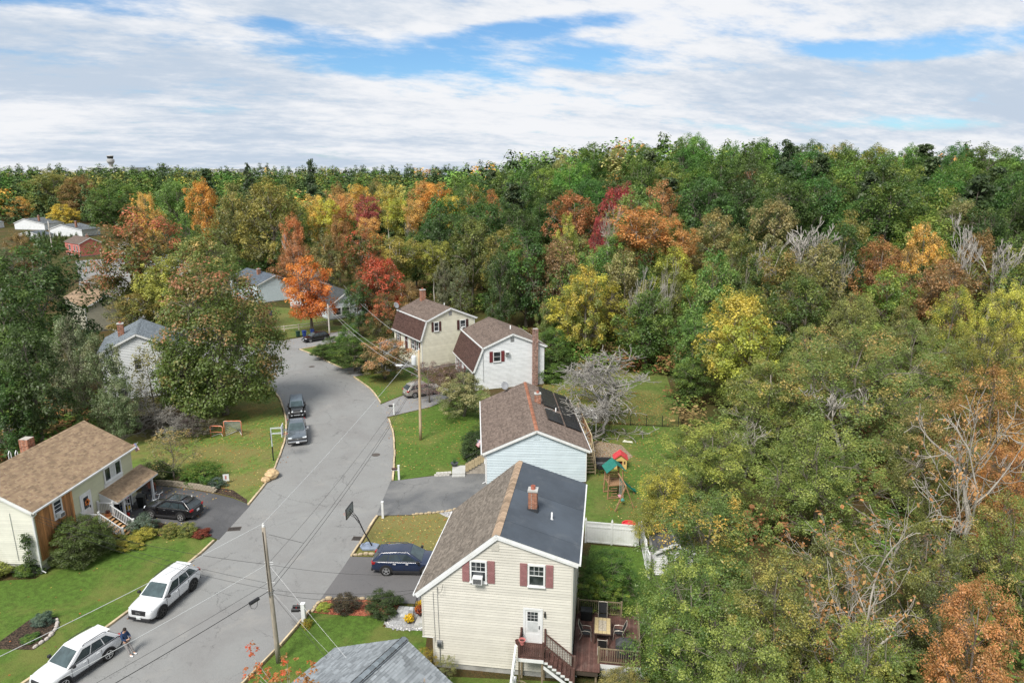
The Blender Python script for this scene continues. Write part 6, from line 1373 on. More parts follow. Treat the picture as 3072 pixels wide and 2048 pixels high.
 if plate_text is not None:
  plate(t, h+0.03, 0, 0.46, True, plate_text); plate(t, -h-0.02, 0, 0.74, False, plate_text)
 MB().box(-h+0.46, -hw*0.58, H-0.13, -h+0.72, hw*0.58, H-0.095).build('spoiler', paintm, t, bevel=0.015)
 if sunroof: MB().box(fx-2.6, -hw*0.46, H+0.002, fx-1.5, hw*0.46, H+0.03).build('sunroof', CARGLASS, t, bevel=0.01)
 return t
suv('suv', (-23.15, 41.0), (-0.211, -0.977), 'white SUV with black grille parked at the kerb further up the street', P_WHITE, L=5.05, W=2.0, H=1.78, wb=3.07, r=0.40, rim=RIM_B, zs=1.14, hood=1.12, plate_text='3FW 896')
suv('suv', (-25.08, 34.43), (-0.40, -0.917), 'white SUV with silver wheels at the bottom left that the person leans on', P_WHITE, L=4.6, W=1.86, H=1.70, wb=2.69, r=0.36, zs=1.07, hood=1.05, grille='', plate_text='')
suv('suv', (-28.33, 52.95), (-0.983, 0.184), 'black SUV in the dark driveway of the tan roofed house', P_BLACK, L=4.63, W=1.84, H=1.66, wb=2.73, r=0.37, zs=1.06, hood=1.02, trim=CHROME, rails=True, rail_m=CHROME, clad=CLAD, sunroof=True)
suv('suv', (-7.55, 44.85), (1.0, -0.03), 'dark blue SUV in the grey driveway beside the beige house', P_NAVY, L=4.95, W=1.93, H=1.73, wb=2.85, r=0.38, zs=1.10, hood=1.06, grille='', trim=CHROME, rail_m=P_NAVY)
suv('suv', (-11.6, 85.1), (0.85, 0.53), 'silver beige SUV in the pale driveway under the sparse purple tree', P_SILVER, L=4.8, W=1.85, H=1.78, wb=2.83, r=0.37, zs=1.12, hood=1.06, grille='', rail_m=CHROME, clad=mat('grey_cladding', (0.10, 0.095, 0.09), 0.6))
suv('car', (-33.3, 114.4), (-0.74, -0.67), 'black car in the far driveway behind the shrub', P_BLACK, L=4.5, W=1.8, H=1.48, wb=2.7, r=0.33, zs=0.95, hood=0.90, grille='', rails=False)
suv('car', (-52.6, 131.5), (0.2, -0.98), 'dark red topped vehicle parked beside the ice blue house', paint('paint_maroon', (0.16, 0.012, 0.02)), L=4.6, W=1.85, H=1.6, grille='', rails=False)
suv('car', (-96.5, 184.0), (0.85, -0.5), 'pale car parked by the far utility pole up the street', P_SILVER, L=4.5, W=1.8, H=1.5, grille='', rails=False)
def pickup():
 t = empty('pickup_truck', (-23.25, 70.45, 0.016), math.atan2(-0.95, 0.31), 'steel grey pickup truck parked facing the viewer behind the kerbside hoop', 'truck')
 L, W, H = 5.5, 2.0, 1.88; hw, h = W/2, L/2; fx, rx, r = 1.68, -1.60, 0.40
 st = [(-h, 0.92, 0.50, 1.22, 1.22), (-h+0.2, 0.97, 0.42, 1.24, 1.24), (rx, 1.0, 0.40, 1.24, 1.24), (-0.6, 1.0, 0.38, 1.20, 1.20), (fx-0.75, 1.0, 0.38, 1.18, 1.20), (fx-0.4, 1.0, 0.38, 1.16, 1.24), (fx+0.2, 1.0, 0.40, 1.12, 1.22), (h-0.30, 0.97, 0.42, 1.06, 1.16), (h-0.06, 0.93, 0.45, 0.98, 1.06), (h, 0.88, 0.48, 0.92, 0.98)]
 o = ring_loft(st, hw).build('body', P_STEEL, t, smooth=True, fixn=True); sb = o.modifiers.new('sub', 'SUBSURF'); sb.levels = 1; sb.render_levels = 2
 cabin(t, hw, 1.17, H, -1.05, fx-0.55, -0.85, fx-1.30, P_STEEL, [(0.04, 0.42, 0.02, 0.0), (0.46, 0.92, 0.0, -0.06)], wt=0.76)
 b = MB(); b.box(-h+0.08, -hw*0.80, 1.20, -1.12, hw*0.80, 1.262); b.build('bed', CLAD, t)
 for s in (1, -1):
  for x in (fx, rx): arch(t, x, r, hw, s, CLAD); wheel(t, x, s*(hw-0.11), r, 0.26, RIM_S, s, 6)
  MB().box(h-0.16, s*hw*0.52, 0.86, h+0.015, s*hw*0.92, 0.99).build('headlight', LAMP_W, t, bevel=0.02)
  m_ = MB(); m_.box(fx-0.75, s*hw*0.9, 1.18, fx-0.62, s*(hw+0.06), 1.22); m_.box(fx-0.78, s*(hw+0.03), 1.18, fx-0.62, s*(hw+0.24), 1.42); m_.build('mirror', CHROME, t, bevel=0.02)
  MB().box(-h-0.01, s*hw*0.80, 0.85, -h+0.15, s*hw*0.97, 1.18).build('tail_light', LAMP_R, t)
  MB().box(-1.0, s*(hw*0.80), 0.26, fx-0.6, s*(hw+0.06), 0.34).build('step_bar', CLAD, t)
  MB().box(-0.2, s*hw*0.98, 0.6, 0.0, s*(hw+0.012), 1.1).build('door_seam', CLAD, t)
  MB().box(fx-0.40, s*0.22*hw, 1.235, fx+0.55, s*0.26*hw, 1.252).build('hood_crease', P_STEEL, t)
 g = MB(); g.box(h-0.08, -hw*0.88, 0.66, h+0.02, hw*0.88, 0.86); gr = g.build('grille', CLAD, t, bevel=0.02)
 MB().box(h+0.02, -hw*0.85, 0.80, h+0.035, hw*0.85, 0.83).build('grille_bar', CHROME, gr)
 M = Matrix.Translation((h+0.04, 0, 0.81)) @ Matrix.Rotation(R(90), 4, 'Z') @ Matrix.Rotation(R(90), 4, 'X')
 e = MB(M); e.box(-0.20, -0.025, 0, 0.20, 0.03, 0.012); e.box(-0.06, -0.055, 0.0, 0.06, 0.06, 0.010); e.build('emblem', CHROME, gr)
 MB().box(h-0.10, -hw*0.95, 0.46, h+0.10, hw*0.95, 0.62).build('front_bumper', CHROME, t, bevel=0.04); MB().box(h-0.12, -hw*0.9, 0.30, h+0.07, hw*0.9, 0.46).build('air_dam', CLAD, t, bevel=0.03)
 plate(t, h+0.11, 0.0, 0.47, True, '')
pickup()
def jeep():
 t = empty('off_road_car', (-25.45, 77.75, 0.016), math.atan2(-0.95, 0.30), 'black boxy off-road car with round headlights behind the pickup', 'car')
 L, W, H = 4.3, 1.62, 1.86; hw, h = W/2, L/2; fx, rx, r = 1.28, -1.20, 0.42
 b = MB(); b.box(-h+0.1, -hw, 0.55, 0.75, hw, 1.22); b.build('body', P_BLACK, t, bevel=0.04)
 hd = MB(); hd.extrude_xz([(0.75, 0.55), (h-0.22, 0.60), (h-0.22, 1.16), (0.75, 1.24)], -hw*0.80, hw*0.80); hd.build('bonnet', P_BLACK, t, bevel=0.04, fixn=True)
 cabin(t, hw, 1.20, H, -h+0.12, 0.80, -h+0.16, 0.42, mat('hard_top', (0.10, 0.13, 0.16), 0.5), [(0.04, 0.30, 0.0, 0.0), (0.33, 0.62, 0.0, 0.0), (0.65, 0.96, 0.0, -0.02)], wb=0.985, wt=0.90)
 g = MB(); g.box(h-0.22, -hw*0.80, 0.70, h-0.14, hw*0.80, 1.15); gr = g.build('grille', P_BLACK, t, bevel=0.02)
 sl = MB()
 for k in range(7): yy = (k-3)*0.105; sl.box(h-0.14, yy-0.028, 0.80, h-0.132, yy+0.028, 1.08)
 sl.build('grille_slot', GREYM, gr)
 for s in (1, -1):
  for x in (fx, rx): wheel(t, x, s*(hw+0.03), r, 0.27, RIM_B, s)
  for x in (fx, rx): MB().extrude_xz([(x-0.62, 0.62), (x-0.42, 0.92), (x+0.42, 0.92), (x+0.60, 0.66), (x+0.56, 0.66), (x+0.40, 0.86), (x-0.40, 0.86), (x-0.56, 0.62)], s*(hw-0.06), s*(hw+0.20)).build('fender', CLAD, t, fixn=True)
  M = Matrix.Translation((h-0.14, s*hw*0.62, 0.98)) @ Matrix.Rotation(R(90), 4, 'Y'); MB(M).lathe([(0.115, -0.02), (0.115, 0.02), (0.09, 0.035), (0, 0.045)], (0, 0, 0), 16, False).build('headlight', LAMP_W, t, smooth=True)
  MB().box(fx+0.35, s*(hw-0.02), 0.80, fx+0.50, s*(hw+0.14), 0.88).build('side_lamp', LAMP_W, t)
  m_ = MB(); m_.box(0.62, s*hw, 1.18, 0.74, s*(hw+0.28), 1.38); m_.build('mirror', CLAD, t, bevel=0.02)
  MB().box(-0.2, s*(hw-0.01), 0.60, -0.18, s*(hw+0.006), 1.18).build('door_seam', GREYM, t)
 b = MB(); b.box(h-0.16, -hw*1.05, 0.50, h+0.02, hw*1.05, 0.68); b.box(h-0.1, -0.12, 0.68, h-0.04, 0.12, 0.78); b.build('front_bumper', BLACKM, t, bevel=0.03)
 MB().box(h+0.02, -0.34, 0.60, h+0.035, 0.34, 0.64).build('light_bar', LAMP_W, t)
 for s in (1, -1): MB().box(h+0.02, s*0.52, 0.56, h+0.05, s*0.66, 0.64).build('fog_lamp', LAMP_W, t)
 for s in (-0.12, 0.12): MB().tube([(h+0.01, s, 0.48), (h+0.08, s, 0.52), (h+0.08, s, 0.60), (h+0.01, s, 0.62)], 0.018, 5).build('tow_hook', CHROME, t)
 M = Matrix.Translation((-h+0.04, 0.0, 0.98)) @ Matrix.Rotation(R(-90), 4, 'Y'); MB(M).lathe([(0.2, -0.1), (0.38, -0.1), (0.41, 0), (0.38, 0.1), (0.2, 0.1)], (0, 0, 0), 20, True).build('spare_wheel', RUBBER, t)
jeep()
# ------------------------------------------------------------------ utility poles, wires
POLE = mat('pole_wood', (0.33, 0.29, 0.235), 0.9, 0.25, 2.0, stretch=(8, 8, 0.6), bump=0.4, bscale=20, dirt=(0.20, 0.17, 0.14)); POLE_T = mat('pole_fresh', (0.46, 0.35, 0.225), 0.9, 0.2, 2.0, stretch=(8, 8, 0.6), bump=0.3)
PORC = mat('porcelain', (0.62, 0.62, 0.60), 0.3, 0.1); WIRE_D = mat('wire_dark', (0.02, 0.02, 0.02), 0.6); WIRE_L = mat('wire_bare', (0.60, 0.61, 0.60), 0.4, 0.05, metal=0.3)
def utility_pole(x, y, h, label, m_=POLE, lean=(0, 0), r=0.15, arms=()):
 t = empty('utility_pole', (x, y, terr(x, y)), 0, label, 'pole', 'utility poles along the street')
 MB().tube([(lean[0]*k/6, lean[1]*k/6, h*k/6) for k in range(7)], [r*(1 - 0.30*k/6) for k in range(7)], 12).build('pole_shaft', m_, t, smooth=True)
 MB().lathe([(0.10, 0), (0.09, 0.10), (0.05, 0.16), (0.04, 0.22)], (lean[0], lean[1], h), 10).build('insulator', PORC, t)
 return t
p1 = utility_pole(-13.70, 35.04, 8.75, 'grey utility pole standing in the lawn at the near kerb', lean=(-0.16, 0))
for z in (6.55, 6.40, 5.25, 4.75): MB().tube([(-0.28, 0, z), (0.0, 0, z), (0.22, 0, z)], 0.02, 5).build('bracket', GREYM, p1)
MB().tube([(-0.17, -0.13, 8.5), (-0.14, -0.15, 6.8), (-0.10, -0.16, 4.4)], 0.018, 5).build('conductor', WIRE_D, p1)
for z in (4.55, 4.7): MB().lathe([(0.17, 0), (0.17, 0.05)], (-0.08, 0, z), 12, False).build('band', GREYM, p1)
b = MB(); b.tube([(-0.58, -0.55, 4.62), (-0.92, -1.02, 4.58)], 0.11, 10); o = b.build('splice_case', BLACKM, p1)
MB().tube([(-0.62, -0.6, 4.55), (-0.66, -0.66, 4.2), (-0.76, -0.78, 4.1), (-0.88, -0.95, 4.25), (-0.9, -1.0, 4.5)], 0.012, 4).build('cable_loop', WIRE_D, p1)
p2 = utility_pole(-9.79, 69.65, 9.95, 'tall utility pole with transformer and street light on the lawn', POLE_T, lean=(0.12, 0), r=0.16)
tr_ = MB().lathe([(0.05, 0), (0.25, 0.02), (0.27, 0.08), (0.27, 0.88), (0.25, 0.95), (0.1, 1.0)], (-0.42, -0.02, 8.35), 16).build('transformer', mat('transformer_grey', (0.60, 0.63, 0.64), 0.4, 0.06), p2, smooth=True)
for dx in (-0.1, 0.1): MB().lathe([(0.035, 0), (0.045, 0.08), (0.03, 0.16)], (-0.42+dx, -0.02, 9.33), 8).build('bushing', PORC, tr_)
MB().tube([(0.0, 0, 7.75), (-0.5, -0.05, 8.05), (-1.2, -0.10, 8.30), (-1.65, -0.12, 8.33)], 0.035, 6).build('lamp_arm', GREYM, p2)
lh = MB(Matrix.Translation((-1.95, -0.13, 8.32)) @ Matrix.Diagonal((0.42, 0.16, 0.09, 1))); lh.lathe([(0.0, -0.8), (0.6, -0.75), (0.95, -0.2), (1.0, 0.2), (0.75, 0.8), (0.0, 1.0)], (0, 0, 0), 14, False); lh.build('street_light', mat('lamp_head', (0.68, 0.70, 0.71), 0.35, 0.05), p2, smooth=True)
for z in (7.75, 7.05): MB().tube([(-0.25, 0, z), (0.25, 0, z)], 0.03, 5).build('bracket', GREYM, p2)
p3 = utility_pole(-31.99, 118.4, 5.3, 'pale utility pole at the far bend beside the grey house', mat('pole_pale', (0.52, 0.49, 0.44), 0.9, 0.15, 2.0), r=0.15)
p4 = utility_pole(-106.0, 179.0, 8.2, 'yellowish utility pole below the distant red house', POLE_T, r=0.17)
p5 = utility_pole(-160.0, 242.0, 11.0, 'pale utility pole in front of the distant hedge', mat('pole_pale', (0.52, 0.49, 0.44)), r=0.2)
p6 = utility_pole(-236.0, 318.0, 11.5, 'pale utility pole beside the far white ranch house', mat('pole_pale', (0.52, 0.49, 0.44)), r=0.22)
def wire(a, b, sag, label, m_=WIRE_D, r=0.012, n=14, group='overhead wires'):
 a, b = Vector(a), Vector(b); pts = []
 for k in range(n+1):
  f = k/n; p = a.lerp(b, f); p.z -= sag*4*f*(1-f); pts.append(p)
 tag(MB().tube(pts, r, 5).build('overhead_wire', m_, smooth=False), label, 'wire', group)
A1 = (-13.86, 35.04, 8.95); PV = (-29.0, 14.2)
wire(A1, (PV[0], PV[1], 8.6), 0.35, 'bright bare top wire running from the near pole to the lower left', WIRE_L, 0.014)
wire(A1, (-9.67, 69.65, 10.15), 0.30, 'bright bare top wire between the near pole and the street light pole', WIRE_L, 0.014)
wire((-13.9, 35.0, 6.40), (PV[0], PV[1], 6.6), 0.5, 'pale second wire from the near pole to the lower left', WIRE_L, 0.014)
wire((-13.9, 35.0, 5.25), (PV[0], PV[1], 5.4), 0.45, 'thin dark cable below the pale wires at the lower left', WIRE_D, 0.009)
wire((-13.9, 35.0, 4.72), (PV[0], PV[1], 4.8), 0.45, 'thick black cable bundle running to the lower left', WIRE_D, 0.019)
wire((-13.65, 35.1, 6.60), (-9.76, 69.65, 7.85), 0.7, 'dark wire over the road between the two poles, highest of three', WIRE_D, 0.009)
wire((-13.62, 35.1, 5.28), (-9.74, 69.65, 7.15), 0.7, 'dark cable over the road between the two poles, middle of three', WIRE_D, 0.012)
wire((-13.62, 35.1, 4.95), (-9.70, 69.65, 7.05), 0.8, 'black cable over the road between the two poles, lowest of three', WIRE_D, 0.014)
wire((-13.65, 35.0, 6.42), (-4.05, 35.4, 5.65), 0.35, 'service wire from the near pole to the beige gable', WIRE_D, 0.009)
wire((-13.65, 35.0, 4.80), (-5.15, 35.2, 4.75), 0.30, 'upper telephone wire from the near pole to the beige house', WIRE_D, 0.010)
wire((-13.65, 35.0, 4.60), (-5.15, 35.5, 4.45), 0.55, 'slack telephone wire from the near pole to the beige house', WIRE_D, 0.010)
wire((-13.85, 35.0, 6.45), (-35.0, 45.0, 4.65), 0.55, 'service wire from the near pole across the lawn to the tan roofed house', WIRE_D, 0.011)
wire((-13.85, 35.0, 5.25), (-35.0, 45.2, 4.35), 0.5, 'telephone wire from the near pole across the road to the left house', WIRE_D, 0.009)
wire((-13.85, 35.0, 4.85), (-34.9, 45.1, 4.2), 0.6, 'lower telephone wire across the road to the left house', WIRE_D, 0.009)
wire((-13.60, 34.9, 6.35), (-8.2, 30.6, 3.4), 0.05, 'upper wire from the near pole down to the grey garage', GREYM, 0.006)
wire((-13.60, 34.9, 4.70), (-9.0, 31.2, 2.9), 0.05, 'middle wire from the near pole down to the grey garage', GREYM, 0.006)
wire((-13.60, 34.9, 4.55), (-9.5, 31.6, 2.6), 0.10, 'lower wire from the near pole down to the grey garage', WIRE_D, 0.009)
wire((-9.67, 69.65, 10.1), (-34.6, 141.0, 5.2), 0.8, 'bare top wire from the street light pole past the far pole', WIRE_L, 0.018)
wire((-9.75, 69.65, 7.8), (-32.0, 118.4, 5.25), 1.0, 'upper cable from the street light pole to the far pole', WIRE_L, 0.016)
wire((-9.75, 69.65, 7.1), (-32.0, 118.4, 4.9), 1.2, 'lower cable from the street light pole to the far pole', WIRE_L, 0.018)
wire((-9.75, 69.65, 8.3), (-3.9, 86.6, 5.3), 0.4, 'service wire from the street light pole to the white gambrel house', WIRE_D, 0.009)
wire((-9.75, 69.65, 7.0), (-2.0, 72.9, 3.2), 0.3, 'service wire from the street light pole to the blue house', WIRE_D, 0.009)
wire((-13.55, 35.0, 8.3), (-12.2, 36.6, 6.85), 0.0, 'short slanting stay wire near the top of the near pole', WIRE_D, 0.010, 2)
# ------------------------------------------------------------------ basketball hoops
NET = mat('net_white', (0.62, 0.62, 0.60), 0.8)
def hoop_near():
 t = empty('basketball_hoop', (-10.95, 47.75, 0.0), R(172), 'portable basketball hoop with blue base at the right kerb', 'basketball hoop')
 MB().prism([(-0.75, -0.35), (0.3, -0.55), (0.65, -0.2), (0.65, 0.2), (0.3, 0.55), (-0.75, 0.35)], 0.02, 0.22).build('base', mat('hoop_base', (0.20, 0.24, 0.31), 0.6, 0.25, 3.0, dirt=(0.36, 0.38, 0.40)), t, bevel=0.05)
 MB().tube([(-0.25, 0, 0.2), (0.35, 0, 1.4), (0.75, 0, 2.35)], 0.05, 8).build('pole', BLACKM, t)
 MB().tube([(0.0, 0.0, 0.7), (0.5, 0.06, 0.25)], 0.02, 5).build('strut', BLACKM, t)
 for s in (-0.12, 0.12): MB().tube([(0.65, s, 2.1), (0.95, s, 2.55), (1.35, s, 2.75)], 0.02, 5).build('arm', BLACKM, t)
 for s in (-0.12, 0.12): MB().tube([(0.75, s, 2.35), (1.35, s, 3.1)], 0.02, 5).build('arm', BLACKM, t)
 bd = MB().box(1.36, -0.68, 2.62, 1.40, 0.68, 3.42).build('backboard', mat('backboard_smoke', (0.22, 0.25, 0.26), 0.2, 0.15), t)
 f = MB(); f.box(1.34, -0.70, 2.60, 1.42, 0.70, 2.64); f.box(1.34, -0.70, 3.40, 1.42, 0.70, 3.44); f.box(1.34, -0.70, 2.64, 1.42, -0.66, 3.40); f.box(1.34, 0.66, 2.64, 1.42, 0.70, 3.40); f.build('frame', BLACKM, bd)
 w = MB(); w.box(1.401, -0.30, 2.70, 1.405, -0.27, 3.10); w.box(1.401, 0.27, 2.70, 1.405, 0.30, 3.10); w.box(1.401, -0.27, 3.07, 1.405, 0.27, 3.10); w.build('target_mark', WHITE, bd)
 MB().tube([(1.62+0.22*math.cos(a), 0.22*math.sin(a), 2.74) for a in [2*math.pi*k/16 for k in range(17)]], 0.012, 5, False).build('rim', mat('rim_orange', (0.5, 0.10, 0.03), 0.5), t)
 n = MB()
 for k in range(12):
  a = 2*math.pi*k/12; c = a + 0.5; n.tube([(1.62+0.22*math.cos(a), 0.22*math.sin(a), 2.73), (1.62+0.13*math.cos(c), 0.13*math.sin(c), 2.38)], 0.006, 3, False); n.tube([(1.62+0.22*math.cos(a), 0.22*math.sin(a), 2.73), (1.62+0.13*math.cos(a-0.5), 0.13*math.sin(a-0.5), 2.38)], 0.006, 3, False)
 n.build('net', NET, t)
hoop_near()
def hoop_far():
 t = empty('basketball_hoop', (-23.75, 64.2, 0.0), R(10), 'pole mounted basketball hoop with white backboard beside the pickup', 'basketball hoop')
 MB().tube([(0, 0, 0), (0, 0, 1.5)], 0.06, 8).build('pole', BLACKM, t); MB().tube([(0, 0, 1.5), (0, 0, 3.45)], 0.055, 8).build('pole', mat('pole_galvanised', (0.50, 0.54, 0.54), 0.4, 0.08), t)
 MB().box(-0.12, -0.04, 2.2, -0.06, 0.04, 3.0).build('crank', BLACKM, t)
 for z in (3.40, 2.85):
  for s in (-0.15, 0.15): MB().bar((0, s*0.5, z), (1.05, s, z), 0.05).build('arm', mat('pole_galvanised', (0.5, 0.54, 0.54)), t)
 bd = MB().box(1.05, -0.55, 2.60, 1.10, 0.55, 3.70).build('backboard', mat('backboard_white', (0.66, 0.70, 0.74), 0.3, 0.08), t)
 f = MB(); f.box(1.101, -0.30, 2.75, 1.106, 0.30, 2.80); f.box(1.101, -0.30, 3.15, 1.106, 0.30, 3.20); f.box(1.101, -0.30, 2.80, 1.106, -0.25, 3.15); f.box(1.101, 0.25, 2.80, 1.106, 0.30, 3.15); f.build('target_mark', mat('mark_blue', (0.05, 0.08, 0.25), 0.5), bd)
 MB().tube([(1.34+0.23*math.cos(a), 0.23*math.sin(a), 2.75) for a in [2*math.pi*k/16 for k in range(17)]], 0.018, 5, False).build('rim', mat('rim_red', (0.5, 0.04, 0.03), 0.5), t)
 n = MB()
 for k in range(12):
  a = 2*math.pi*k/12; n.tube([(1.34+0.22*math.cos(a), 0.22*math.sin(a), 2.74), (1.34+0.14*math.cos(a+.5), 0.14*math.sin(a+.5), 2.36)], 0.008, 3, False); n.tube([(1.34+0.22*math.cos(a), 0.22*math.sin(a), 2.74), (1.34+0.14*math.cos(a-.5), 0.14*math.sin(a-.5), 2.36)], 0.008, 3, False)
 n.build('net', NET, t)
hoop_far()
# ------------------------------------------------------------------ mailboxes
def mailbox(x, y, rz, label, boxes, post=1.25, w=0.13, box_m=BLACKM, dx=-0.3):
 t = empty('mailbox', (x, y, 0), rz, label, 'mailbox', 'mailboxes along the street')
 MB().box(-w/2, -w/2, 0, w/2, w/2, post).build('post', WHITE, t, bevel=0.012); MB().box(-w/2-0.02, -w/2-0.02, post, w/2+0.02, w/2+0.02, post+0.04).build('post_cap', WHITE, t, bevel=0.01)
 if boxes: MB().box(dx-0.28, -0.05, 0.93, 0.0, 0.05, 0.99).build('arm', WHITE if boxes < 2 else BLACKM, t)
 for k in range(boxes):
  yy = 0.0 if boxes == 1 else (-0.13 + 0.28*k)
  pr = [(-0.085, 0)] + [(0.085*math.cos(math.pi - math.pi*q/8)*-1*-1, 0.12 + 0.085*math.sin(math.pi*q/8)) for q in range(9)] + [(0.085, 0)]
  M = Matrix.Translation((dx, yy, 0.995 + 0.05*k)) @ Matrix.Rotation(R(90), 4, 'Z')
  o = MB(M).extrude_xz(pr, -0.24, 0.24).build('letter_box', box_m, t, fixn=True)
  MB(M).box(0.087, -0.05, 0.10, 0.10, -0.02, 0.24).build('flag', mat('flag_red', (0.5, 0.03, 0.03), 0.5), o)
 return t
mailbox(-13.23, 38.59, 0, 'pair of black mailboxes on a stout white post by the near kerb', 2, 1.45, 0.24, dx=-0.45)
mailbox(-10.72, 52.44, 0, 'bare white post at the corner of the worn driveway', 0, 1.45, 0.18)
mailbox(-10.55, 59.81, 0, 'dark mailbox on a white post at the blue house drive', 1, 1.4, 0.17, dx=-0.40, box_m=mat('box_brown', (0.06, 0.03, 0.025), 0.5))
mailbox(-13.96, 77.61, 0, 'dark mailbox on a pale post at the pale driveway', 1, 1.3, 0.16, dx=-0.35)
# ------------------------------------------------------------------ goals, sign, boulder, retaining wall
ORANGE = mat('goal_orange', (0.62, 0.20, 0.11), 0.6, 0.15, 3.0, dirt=(0.62, 0.50, 0.44), dirtscale=2.0); NETG = mat('net_grey', (0.62, 0.66, 0.66), 0.8)
def net_sheet(b, A, B, C, D, n, m_, r=0.016):
 A, B, C, D = map(Vector, (A, B, C, D))
 for k in range(n+1): f = k/n; b.tube([A.lerp(B, f), D.lerp(C, f)], r, 3, False)
 for k in range(m_+1): f = k/m_; b.tube([A.lerp(D, f), B.lerp(C, f)], r, 3, False)
def goal(x, y, rz, w, h, d, label, net=True):
 t = empty('goal', (x, y, 0), rz, label, 'goal', 'goals on the striped lawn')
 MB().tube([(-w/2, 0, 0.04), (-w/2, 0, h-0.12), (-w/2+0.12, 0, h), (w/2-0.12, 0, h), (w/2, 0, h-0.12), (w/2, 0, 0.04)], 0.055, 8).build('goal_frame', ORANGE, t, smooth=True)
 MB().tube([(-w/2, 0, 0.05), (0, d, 0.05), (w/2, 0, 0.05)], 0.045, 6).build('base_bar', mat('bar_white', (0.6, 0.58, 0.54), 0.6), t)
 if net:
  b = MB(); net_sheet(b, (-w/2, 0, h), (w/2, 0, h), (0.18, d, 0.06), (-0.18, d, 0.06), 14, 12); net_sheet(b, (-w/2, 0, h), (-w/2, 0, h), (-0.18, d, 0.06), (-w/2, 0, 0.06), 6, 8); net_sheet(b, (w/2, 0, h), (w/2, 0, h), (0.18, d, 0.06), (w/2, 0, 0.06), 6, 8); b.build('net', NETG, t)
 else: MB().tube([(-w/2, 0, h*0.45), (w/2, 0, h*0.45)], 0.03, 6).build('cross_bar', ORANGE, t)
goal(-30.25, 70.7, R(3), 1.83, 1.75, 1.7, 'orange framed lacrosse goal with grey net')
goal(-31.95, 70.5, R(-2), 1.35, 1.25, 0.9, 'empty orange goal frame standing left of the netted goal', net=False)
t = empty('yard_sign', (-26.34, 59.0, 0), R(10), 'small white sign on the striped lawn', 'sign'); MB().box(-0.26, -0.01, 0.25, 0.26, 0.01, 0.92).build('sign_board', WHITE, t); MB().box(-0.015, -0.01, 0, 0.015, 0.01, 0.25).build('stake', GREYM, t); MB().box(-0.10, -0.015, 0.42, 0.06, -0.011, 0.78).build('print', mat('print_red', (0.45, 0.20, 0.18), 0.6), t)
def rock(name, x, y, sx, sy, sz, label, seed, m_=STONE):
 rs = np.random.RandomState(seed); b = MB(); rings = []; n = 11
 for k in range(6):
  ph = math.pi*(k+0.5)/6; rings.append([b.pt((sx*math.sin(ph)*math.cos(a)*(1+rs.normal()*0.10), sy*math.sin(ph)*math.sin(a)*(1+rs.normal()*0.10), sz*0.45 - sz*0.55*math.cos(ph)*(1+rs.normal()*0.06))) for a in [2*math.pi*j/n for j in range(n)]])
 for k in range(5):
  for j in range(n): b.poly([rings[k][j], rings[k][(j+1) % n], rings[k+1][(j+1) % n], rings[k+1][j]])
 b.poly(rings[-1]); b.poly(rings[0][::-1]); o = b.build(name, m_); o.location = (x, y, 0); return tag(o, label, 'boulder')
rock('boulder', -22.55, 60.2, 0.62, 0.85, 0.85, 'large tan boulder sitting on the left kerb', 3, mat('boulder_tan', (0.50, 0.36, 0.20), 0.9, 0.25, 3.0, bump=0.6, bscale=9, dirt=(0.28, 0.19, 0.10)))
rock('boulder', -22.85, 59.3, 0.42, 0.4, 0.5, 'smaller tan boulder against the large one on the kerb', 4, mat('boulder_tan', (0.5, 0.36, 0.2)))
def block_wall(pts, courses, label, seed, bl=0.34, bh=0.15, cap=False, m_=BLOCK, name='retaining_wall'):
 root = empty(name, (pts[0][0], pts[0][1], 0), 0, label, 'wall'); r = random.Random(seed)
 P = np.array(smooth_line(pts, 0.15)); d = np.r_[0, np.cumsum(np.hypot(*np.diff(P, axis=0).T))]
 protos = []
 for k in range(5): b = MB(); b.box(-bl/2+0.01, -0.12, 0.0, bl/2-0.01, 0.12, bh-0.012); me = b.mesh('block', m_); at = me.attributes.new('var', 'FLOAT', 'FACE'); at.data.foreach_set('value', [r.random()]*len(me.polygons)); protos.append(me)
 for c in range(courses):
  s = bl/2 + (bl/2 if c % 2 else 0)
  while s < d[-1]:
   x, y = np.interp(s, d, P[:, 0]), np.interp(s, d, P[:, 1]); x2, y2 = np.interp(s+.1, d, P[:, 0]), np.interp(s+.1, d, P[:, 1])
   inst('block', r.choice(protos), root, Matrix.Translation((x-pts[0][0], y-pts[0][1] + c*0.02 + r.uniform(-.012, .012), c*bh)) @ Matrix.Rotation(math.atan2(y2-y, x2-x), 4, 'Z')); s += bl
block_wall([(-33.2, 58.75), (-31.5, 58.6), (-29.5, 58.15), (-27.6, 57.55), (-26.6, 57.15)], 3, 'low block retaining wall behind the black SUV', 5)
block_wall([(-7.35, 60.55), (-6.6, 60.68), (-5.85, 60.80)], 2, 'short grey stone wall beside the blue house steps', 6, bl=0.36, bh=0.17, m_=mat('pale_block', (0.52, 0.50, 0.46), 0.9, 0.2, 5.0, dirt=(0.2, 0.19, 0.18)))
